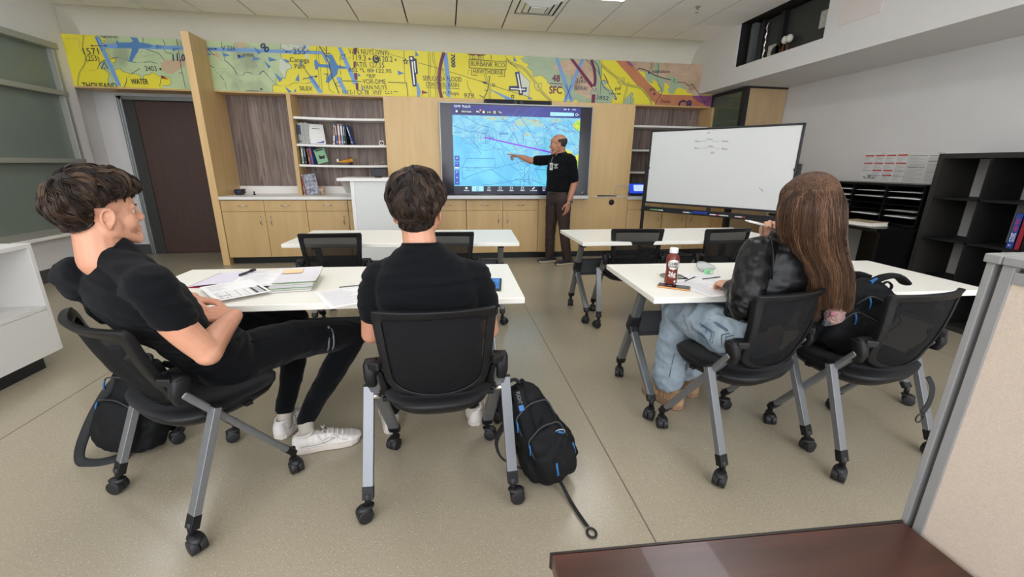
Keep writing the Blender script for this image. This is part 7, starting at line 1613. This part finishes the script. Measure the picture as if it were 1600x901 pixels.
# printed sheet hanging over the edge
def sheet(c, w_, h_, ang, lab, cat='paper', z=TZ+.002, art=None, m=M_paper, nm='paper_sheet', gr=None):
    e = empty(nm, (c[0], c[1], z), ang, lab, cat, gr); g = G(); g.box((-w_/2, -h_/2, 0), (w_/2, h_/2, .0008), m); s_ = g.build('sheet', m, e)
    a = Art((-w_/2, -h_/2, .0009), (1, 0, 0), (0, 1, 0), (0, 0, 1), step=.00004, clip=(0, 0, w_, h_)); (art or art_lines)(a, w_, h_); a.g.build('print', M_ink2, s_); return e
def art_lines(a, w_, h_):
    a.layer(); lines(a, .02, w_-.02, .02, h_-.02, mat('faint_print', '#bdbdc2', .6), .011)
M_fp = mat('faint_print', '#bdbdc2', .6); M_gp = mat('grey_print', '#c6c6c8', .6)
def art_chart(a, w_, h_):
    a.layer(); a.rect(.02, .02, w_-.02, h_*.45, M_gp, False); a.layer(); a.rect(.024, .024, w_-.06, h_*.44, M_paper, False); a.layer()
    for k in range(6): a.rect(.02, .02+k*.02, w_-.02, .0215+k*.02, M_ink2, False)
    for k in range(5): a.rect(.03+k*.035, .02, .0315+k*.035, h_*.45, M_ink2, False)
    a.rect(w_-.055, .02, w_-.045, h_*.45, M_ink2, False); a.rect(w_-.02, .02, w_-.012, h_*.5, M_ink2, False); a.rect(.02, h_-.03, w_*.6, h_-.027, M_fp, False); a.layer()
    lines(a, .02, w_*.5, h_*.55, h_*.9, M_fp, .012); a.text('Form', (.03, .06), (.07, .06), .014, M_ink2, bold=.0008); a.disc((.03, .03), .004, M_ink2); a.disc((.05, .03), .004, M_ink2)
sheet((-.99, 2.045), .216, .300, math.radians(38), 'printed form with grey boxes sticking out over the table edge, left table', art=art_chart, z=TZ+.017)
sheet((-.96, 2.23), .216, .279, math.radians(8), 'mostly blank white sheet between the pen and the paper stack, left table', z=TZ+.0145)
def pen(p, q, r, m, lab, cat='pen', nm='pen', clip=True):
    p = Vector(p); q = Vector(q); e = empty(nm, p, 0, lab, cat); d = (q-p); g = G(); g.cyl((0, 0, 0), d*.62, r, m=m, n=12); g.build('barrel', m, e); g = G(); g.cyl(d*.62, d*.94, r*1.12, m=m, n=12); g.cyl(d*.94, d, r*.5, r*.4, m=M_steel, n=10); g.build('cap', m, e)
    if clip: g = G(); x, y, z = frame(d); g.bar(d*.6+Vector((0, 0, r*1.4)), d*.85+Vector((0, 0, r*1.4)), r*.5, r*.4, m); g.build('clip', m, e)
    return e
pen((-1.072, 2.285, TZ+.026), (-1.050, 2.425, TZ+.021), .0062, mat('navy_pen', '#20212c', .35), 'dark ballpoint pen lying on the open folder, left table')
# stack of papers with coloured tabs
rr = random.Random(8); base_a = math.radians(8)
e = empty('paper_stack', (-.765, 2.16, TZ), base_a, 'thick uneven stack of white papers with green and yellow sheets, left table', 'paper stack')
cols = ['#e9e6e8', '#dcd8dc', '#f0eeee', '#e4e2e6', '#8fb26a', '#efece9', '#c9b26a', '#e6e3e6', '#7fae74', '#ece9ea']
z = .0; 
for i in range(22):
    h = .0022; m_ = mat('stack_sheet_'+cols[i % 10][1:], cols[i % 10], .7); g = G(); dx, dy = rr.uniform(-.007, .007), rr.uniform(-.007, .007); dx += .0009*i; w_ = .092; L_ = .135; n = 6
    for k in range(n):
        y0, y1 = -L_+2*L_*k/n, -L_+2*L_*(k+1)/n; cv = lambda y: .010*(i/22)*abs(y/L_)**2*(1 if y > 0 else .4)
        g.add([(-w_+dx, y0+dy, z+cv(y0)), (w_+dx, y0+dy, z+cv(y0)), (w_+dx, y1+dy, z+cv(y1)), (-w_+dx, y1+dy, z+cv(y1)), (-w_+dx, y0+dy, z+h*.8+cv(y0)), (w_+dx, y0+dy, z+h*.8+cv(y0)), (w_+dx, y1+dy, z+h*.8+cv(y1)), (-w_+dx, y1+dy, z+h*.8+cv(y1))], [(3, 2, 1, 0), (4, 5, 6, 7), (0, 1, 5, 4), (1, 2, 6, 5), (2, 3, 7, 6), (3, 0, 4, 7)], m_)
    o = g.build('sheet', m_, e); z += h
g = G(); g.add([(-.06, .03, z+.0045), (.03, .03, z+.0045), (.03, .10, z+.008), (-.06, .10, z+.008)], [(0, 1, 2, 3)], mat('peach_note', '#f0cfa0', .6)); g.build('sticky_note', None, e)
sheet((-.47, 1.93), .216, .279, math.radians(28), 'white sheet with faint lines sticking over the edge beside the middle young man', z=TZ+.001)
pen((-.535, 2.068, TZ+.006), (-.40, 2.105, TZ+.006), .0025, mat('grey_pencil', '#4a4a4c', .4), 'thin dark pencil lying on the sheet beside the middle young man', 'pencil', 'pencil', False)
# tablet
e = empty('tablet', (.165, 2.045, TZ), math.radians(-8), 'tablet with a bright blue map screen on the table, right of the middle young man', 'tablet')
g = G(); g.box((-.09, -.105, 0), (.09, .105, .012), mat('tablet_case', '#2a2c30', .5)); g.build('case', None, e, bevel=.006)
g = G(); g.box((-.08, -.095, .012), (.08, .095, .0125), emat('tablet_blue', '#2e86d6', .9, '#1c5cae', 40, (.4, .6))); g.build('screen', None, e)
# phone and bottle
e = empty('phone', (1.112, 1.898, TZ), math.radians(-35), 'gold edged phone with dark screen lying in front of the brown drink bottle', 'phone')
g = G(); g.box((-.077, -.036, 0), (.077, .036, .0085), mat('gold_phone_case', '#c08a55', .3, metal=.7)); g.build('case', None, e, bevel=.004, seg=3)
ps = mat('phone_glass', '#0c0b10', .06); g = G(); g.box((-.073, -.032, .0085), (.073, .032, .0092), ps); sc_ = g.build('screen', ps, e)
A = Art((-.073, -.032, .0094), (1, 0, 0), (0, 1, 0), (0, 0, 1), step=.00003); A.text('7:23', (.028, .020), (.062, .020), .012, emat('phone_clock', '#b8bcc8', .7)); A.g.build('clock_digits', None, sc_)
e = empty('drink_bottle', (1.140, 1.985, TZ), math.radians(20), 'brown plastic drink bottle with white cap and round white label', 'bottle')
M_choc = mat('chocolate_sleeve', '#7a2f22', .3, col2='#5e2219', vscale=20); M_lab = mat('label_white', '#e4e0da', .4)
prof = [(.001, 0), (.028, 0), (.0315, .006), (.0315, .040), (.0285, .068), (.0300, .095), (.0330, .115), (.0325, .132), (.026, .148), (.019, .156), (.018, .162), (.001, .162)]
def radat(z):
    for (r0, z0), (r1, z1) in zip(prof[1:], prof[2:]):
        if z0 <= z <= z1: return r0+(r1-r0)*(z-z0)/max(1e-6, z1-z0)
    return .03
g = G(); g.lathe([(radat(z) if 0 < z < .162 else r, z) for r, z in prof], m=M_choc, n=32); g.build('bottle_body', M_choc, e)
g = G(); g.lathe([(.001, .160), (.0195, .160), (.0205, .163), (.0205, .183), (.0190, .187), (.001, .187)], m=M_white, n=32)
for k in range(30): a = 2*math.pi*k/30; g.box((.0203*math.cos(a)-.0006, .0203*math.sin(a)-.0006, .164), (.0203*math.cos(a)+.0006, .0203*math.sin(a)+.0006, .182), M_white)
g.build('cap', M_white, e)
def wrap(A_, R_off):  # wrap flat artwork round the bottle
    vs_ = []
    for (x, y, z) in A_.v:
        a = -math.pi/2-math.radians(20)-.30+x/.031; r = radat(max(.001, z))+.0004+y; vs_.append((r*math.cos(a), r*math.sin(a), z))
    A_.v = vs_
A = Art((0, 0, 0), (1, 0, 0), (0, 0, 1), (0, 1, 0), step=.00004)
n = 28
for k in range(12):  # round label in strips so that it bends with the bottle
    z0 = .103-.029+.058*k/12; z1 = z0+.058/12
    for j in range(10):
        def hw(z): return math.sqrt(max(0, .029**2-(z-.103)**2))*1.0
        a0, a1 = -1+2*j/10, -1+2*(j+1)/10; A.conv([(hw(z0)*a0, z0), (hw(z0)*a1, z0), (hw(z1)*a1, z1), (hw(z1)*a0, z1)], M_lab)
A.ring((0, .103), .027, .0012, M_black, n=32); A.text('CORE', (-.021, .101), (.021, .101), .014, M_black, bold=.0008); A.text('POWER', (-.020, .087), (.020, .087), .010, M_black, bold=.0006)
A.text('26g', (-.022, .043), (.016, .043), .023, M_lab, bold=.001); A.text('PROTEIN', (-.016, .036), (.012, .036), .004, M_lab)
for k in range(8): z0 = .008+.115*k/8; A.conv([(.030, z0), (.044, z0), (.044, z0+.115/8), (.030, z0+.115/8)], M_lab)
A.layer()
for k in range(14): A.rect(.032, .018+k*.007, .032+.006+.004*(k % 3), .0195+k*.007, M_ink2, False)
A.disc((.014, .016), .006, M_lab)
wrap(A.g, 0); A.g.build('label', M_lab, e)
# papers and instruments in front of the long-haired person
def art_form(a, w_, h_):
    a.layer(); a.rect(.02, h_*.62, w_-.02, h_*.9, M_gp, False); a.layer(); a.rect(.023, h_*.63, w_-.023, h_*.89, M_paper, False); a.layer()
    for k in range(4): a.rect(.02, h_*(.62+.09*k), w_-.02, h_*(.62+.09*k)+.0012, M_fp, False)
    for k in range(9): a.rect(.02, .02+k*.016, w_-.03-.02*(k % 3), .021+k*.016, M_fp, False)
sheet((1.275, 1.875), .216, .279, math.radians(12), 'white sheet with faint text under the writing hand, right table', art=art_lines)
sheet((1.335, 2.05), .279, .216, math.radians(-6), 'printed form with boxed rows behind the writing hand, right table', art=art_form, z=TZ+.0005)
e = empty('flight_computer', (1.215, 2.105, TZ), math.radians(-14), 'round clear and black flight computer disc lying behind the brown bottle', 'flight computer')
M_clear = mat('clear_plastic_grey', '#c5c8b8', .15, alpha=.75); g = G(); g.cyl((0, 0, .0015), (0, 0, .004), .062, m=M_clear, n=40); g.build('disc', M_clear, e)
g = G(); g.tube([(.062*math.cos(t), .062*math.sin(t), .003) for t in [2*math.pi*i/40 for i in range(40)]], .0022, M_black, closed=True, n=6); g.tube([(.048*math.cos(t), .048*math.sin(t), .0045) for t in [2*math.pi*i/40 for i in range(40)]], .001, M_ink2, closed=True, n=5); g.build('scale_ring', M_black, e)
g = G(); g.box((-.07, -.055, 0), (.075, .055, .0013), mat('slide_cream', '#d8d8c2', .5)); g.build('slide', None, e); g = G(); g.cyl((0, 0, .004), (0, 0, .006), .005, m=M_steel); g.build('pivot', M_steel, e)
pen((1.225, 1.99, TZ+.004), (1.335, 2.075, TZ+.004), .003, mat('dark_pencil', '#3b3c40', .4), 'thin dark pencil lying between the round disc and the writing hand', 'pencil', 'pencil', False)
pen((1.345, 2.022, TZ+.005), (1.475, 2.055, TZ+.005), .0025, MATS['dark_pencil'], 'thin dark pencil lying on the boxed form behind the writing hand', 'pencil', 'pencil', False)
e = empty('sharpener', (1.455, 2.14, TZ), math.radians(10), 'small pale green eraser block beside the leather sleeve on the right table', 'eraser')
mgr = mat('mint_green', '#8fd0a0', .5); g = G(); g.box((-.022, -.014, 0), (.022, .014, .026), mgr); g.build('block', mgr, e, bevel=.003); g = G(); g.box((.0, -.0145, .003), (.018, .0145, .023), M_white); g.build('sleeve', M_white, e)
e = empty('plotter', (1.50, 2.22, TZ), math.radians(25), 'clear curved plastic protractor tilted up by the sleeve on the right table', 'plotter')
g = G(); pts = [(.075*math.cos(t), .075*math.sin(t)*.9) for t in [math.pi*i/16 for i in range(17)]]; M_cl2 = mat('clear_plastic', '#cfd6d8', .1, alpha=.45)
X = Matrix.Translation((0, 0, .01)) @ Matrix.Rotation(math.radians(28), 4, 'X'); g.prism(pts, .0015, M_cl2, X); g.build('plate', M_cl2, e); g = G(); g.tube([X @ Vector((x, y, .0008)) for x, y in pts], .0014, M_ink2, n=6); g.build('rim', M_ink2, e); g = G(); g.box((-.07, -.012, 0), (.07, .004, .0105), M_cl2); g.build('base_bar', M_cl2, e)

# ================================================================== backpacks
M_bag = mat('black_nylon_bag', '#0e0f11', .68, spec=.25, bump=.35, bscale=420, var=.15, vscale=18); M_bag2 = mat('black_bag_panel', '#161719', .75, spec=.2, bump=.4, bscale=900); M_web = mat('black_webbing', '#161719', .7, bump=.2, bscale=300); M_blue = mat('blue_zip_pull', '#2668a4', .5)
def pack(name, top, bot, depthv, hw, hd, lab, extras=None, seed=1):
    top = Vector(top); bot = Vector(bot); ax = (bot-top).normalized(); dv = Vector(depthv); dv = (dv-ax*dv.dot(ax)).normalized(); wv = ax.cross(dv); L_ = (bot-top).length
    e = empty(name, (bot.x, bot.y, 0) if bot.z < .2 else bot, 0, lab, 'backpack'); P = lambda u, a, b: top+ax*(u*L_)+wv*a+dv*b
    g = G(); torso(g, [(P(0.0, 0, .01), wv*hw*.45, dv*hd*.45), (P(.10, 0, .0), wv*hw*.78, dv*hd*.72), (P(.35, 0, 0), wv*hw*.95, dv*hd*.92), (P(.70, 0, 0), wv*hw, dv*hd), (P(.93, 0, 0), wv*hw*.93, dv*hd*.95), (P(1.0, 0, 0), wv*hw*.75, dv*hd*.75)], 3.0)
    torso(g, [(P(.42, 0, -hd*.85), wv*hw*.60, dv*.03), (P(.55, 0, -hd*.95), wv*hw*.78, dv*.045), (P(.80, 0, -hd*.98), wv*hw*.80, dv*.055), (P(.95, 0, -hd*.85), wv*hw*.65, dv*.04)], 3.0)
    for s in (-1, 1): torso(g, [(P(.55, s*hw*.93, 0), wv*.018, dv*hd*.5), (P(.75, s*hw*.98, 0), wv*.028, dv*hd*.6), (P(.93, s*hw*.93, 0), wv*.02, dv*hd*.5)], 2.5)
    blob(g, 'bag_body', M_bag, e, voxel=.006, smooth=5, fold=folds(.007, (14, 14, 14), seed))
    g = G(); g.tube(smooth3([P(.01, -.03, .01), P(-.06, -.02, .015), P(-.075, .0, .018), P(-.06, .02, .015), P(.01, .03, .01)]), .008, M_web, n=8, flat=.5); g.build('handle', M_web, e)
    for s in (-1, 1):
        g = G(); pts = smooth3([P(.03, s*hw*.35, hd*.6), P(.10, s*hw*.55, hd*1.15), P(.35, s*hw*.75, hd*1.45), P(.62, s*hw*.85, hd*1.35), P(.85, s*hw*.85, hd*1.0)]); g.tube(pts, [.022]*8+[.020]*(len(pts)-8), M_bag2, n=10, flat=.35, up=tuple(dv)); g.build('shoulder_strap', M_bag2, e)
    for k, (u, y) in enumerate(((.40, 1.24), (.16, 1.0))):
        g = G(); g.tube(smooth3([P(u+.22, -hw*.80, -hd*(.9 if k else 1.2)), P(u+.05, -hw*.74, -hd*y*.98), P(u, -hw*.40, -hd*y*1.02), P(u-.02, 0, -hd*y*1.02), P(u, hw*.40, -hd*y*1.02), P(u+.05, hw*.74, -hd*y*.98), P(u+.22, hw*.80, -hd*(.9 if k else 1.2))]), .0035, mat('zip_grey', '#303236', .4), n=6); z_ = g.build('zipper', MATS['zip_grey'], e)
        for s in (-1,): g = G(); a = P(u+.06, s*hw*.74, -hd*y*1.0); g.tube([a, a+Vector((0, 0, -.015))-dv*.01, a+Vector((0, 0, -.045))-dv*.012], .0035, M_blue, n=6); g.build('zip_pull', M_blue, z_)
    if extras: extras(e, P, wv, dv, ax, L_)
    rebase(e) if bot.z < .2 else rebase(e)
    return e
def ex1(e, P, wv, dv, ax, L_):
    # padded strap seen on the near left with the lettering
    p0, p1, p2, p3 = Vector((.262, 1.535, .425)), Vector((.280, 1.495, .345)), Vector((.315, 1.465, .235)), Vector((.365, 1.440, .12))
    g = G(); pts = smooth3([p0, p1, p2, p3]); g.tube(pts, [.026]*len(pts), M_bag2, n=12, flat=.35, up=(0, 1, 0)); s_ = g.build('padded_strap', M_bag2, e)
    d = (p1-p0).normalized(); n_ = Vector((-.15, -.93, .33)); n_ = (n_-d*n_.dot(d)).normalized(); wv2 = n_.cross(d)
    A = Art(p0+d*.005+n_*.0125-wv2*.005, d, wv2*1.0, n_, step=.0001); A.text('FLIGHT', (0, -.004), (.050, -.004), .015, mat('strap_lettering', '#6f7378', .5)); A.rect(.055, -.008, .078, .012, M_blue); A.g.build('lettering', None or M_blue, s_)
    g = G(); g.tube(smooth3([Vector((.300, 1.54, .30)), Vector((.235, 1.60, .24)), Vector((.185, 1.63, .13)), Vector((.200, 1.61, .05)), Vector((.265, 1.575, .02)), Vector((.33, 1.53, .015))]), .017, M_web, n=8, flat=.25, up=(1, 0, 0)); g.build('loose_strap', M_web, e)
    g = G(); g.tube(smooth3([Vector((.415, 1.445, .05)), Vector((.435, 1.425, .035)), Vector((.455, 1.36, .008)), Vector((.472, 1.28, .006)), Vector((.486, 1.225, .006))]), .010, M_web, n=8, flat=.2, up=(0, 0, 1)); o = g.build('dangling_strap', M_web, e)
    g = G(); c = Vector((.492, 1.195, .006)); g.tube([c+Vector((.017*math.cos(t), .021*math.sin(t), 0)) for t in [2*math.pi*i/20 for i in range(20)]], .0042, M_black, closed=True, n=8); g.build('strap_ring', M_black, o)
    g = G(); g.tube([Vector((.398, 1.45, .055)), Vector((.425, 1.44, .05))], .014, M_black, n=8); g.build('buckle', M_black, e)
    g = G(); c = Vector((.430, 1.462, .262)); g.tube([c+Vector((.020*math.cos(t), -.006*math.sin(t), .015*math.sin(t))) for t in [2*math.pi*i/20 for i in range(20)]], .0022, mat('loop_grey', '#9fa4aa', .3), closed=True, n=6); g.tube([c+Vector((-.01, -.004, .004)), c+Vector((.012, -.004, -.004))], .005, M_blue, n=6); g.build('loop_tag', MATS['loop_grey'], e)
    for a, b in (((.405, 1.405, .155), (.410, 1.395, .105)), ((.500, 1.50, .175), (.508, 1.492, .13))): g = G(); g.tube([Vector(a), Vector(b)], [.004, .0065], M_blue, n=8); g.build('zip_tab', M_blue, e)
pack('backpack', (.262, 1.590, .405), (.440, 1.520, .02), (-.35, .9, .1), .105, .082, 'black backpack slumped on the floor against the middle chair, loose strap with ring', ex1, 3)
def ex2(e, P, wv, dv, ax, L_):
    g = G(); g.tube(smooth3([Vector((1.86, 1.60, .80)), Vector((1.93, 1.575, .850)), Vector((2.00, 1.57, .855)), Vector((2.06, 1.575, .82))]), .028, M_bag2, n=10, flat=.45, up=(0, 0, 1)); o = g.build('padded_strap', M_bag2, e)
    g = G(); g.box((-.016, -.004, -.009), (.016, .004, .009), M_blue, Matrix.Translation((1.885, 1.570, .835)) @ Matrix.Rotation(math.radians(-25), 4, 'Y')); g.build('blue_tab', M_blue, e)
    g = G(); g.tube(smooth3([Vector((2.03, 1.36, .46)), Vector((2.035, 1.335, .42)), Vector((2.02, 1.32, .36)), Vector((1.985, 1.31, .315))]), .013, M_web, n=8, flat=.25, up=(0, 1, 0)); o = g.build('dangling_strap', M_web, e)
    g = G(); c = Vector((1.973, 1.305, .295)); g.tube([c+Vector((.018*math.cos(t), 0, .020*math.sin(t))) for t in [2*math.pi*i/20 for i in range(20)]], .003, M_black, closed=True, n=8); g.build('strap_ring', M_black, o)
    g = G(); g.box((-.02, -.01, -.012), (.02, .01, .012), mat('grey_buckle', '#55585c', .4), Matrix.Translation((1.70, 1.575, .64))); g.build('buckle', None, e, bevel=.004)
pack('backpack', (1.985, 1.585, .790), (1.79, 1.680, .500), (.25, .9, .35), .155, .085, 'big black backpack dumped on the seat of the far right chair', ex2, 7)
e = empty('plush_pouch', (1.735, 1.580, .668), 0, 'small fluffy pale pink pouch tucked in the backpack on the far right chair', 'pouch')
M_pink = mat('pink_plush', '#c9a39a', .95, col2='#a98278', vscale=60, bump=1, bscale=120, sheen=.3); g = G(); g.ell((0, 0, 0), (.042, .038, .040), M_pink); g.ell((.028, .01, .012), (.036, .034, .034), M_pink); blob(g, 'pouch_body', M_pink, e, voxel=.005, smooth=3, fold=folds(.004, (40, 40, 40), 2)); g = G(); g.ell((-.036, -.020, .022), (.012, .012, .012), mat('pink_bobble', '#b9788a', .7)); g.build('bobble', None, e)
def ex3(e, P, wv, dv, ax, L_):
    g = G(); g.tube(smooth3([at(225, 560, 2.02), at(178, 598, 1.97), at(150, 640, 1.94), at(130, 685, 1.90), Vector((-1.685, 1.885, .035)), Vector((-1.66, 1.870, .010)), Vector((-1.58, 1.865, .008)), Vector((-1.50, 1.90, .012))]), .020, M_web, n=10, flat=.3, up=(0, 1, 0)); g.build('loose_strap', M_web, e)
pack('backpack', (-1.43, 2.03, .42), (-1.53, 1.975, .02), (.3, .9, .1), .125, .085, 'black backpack on the floor behind the reclining young man\'s chair, far left', ex3, 11)
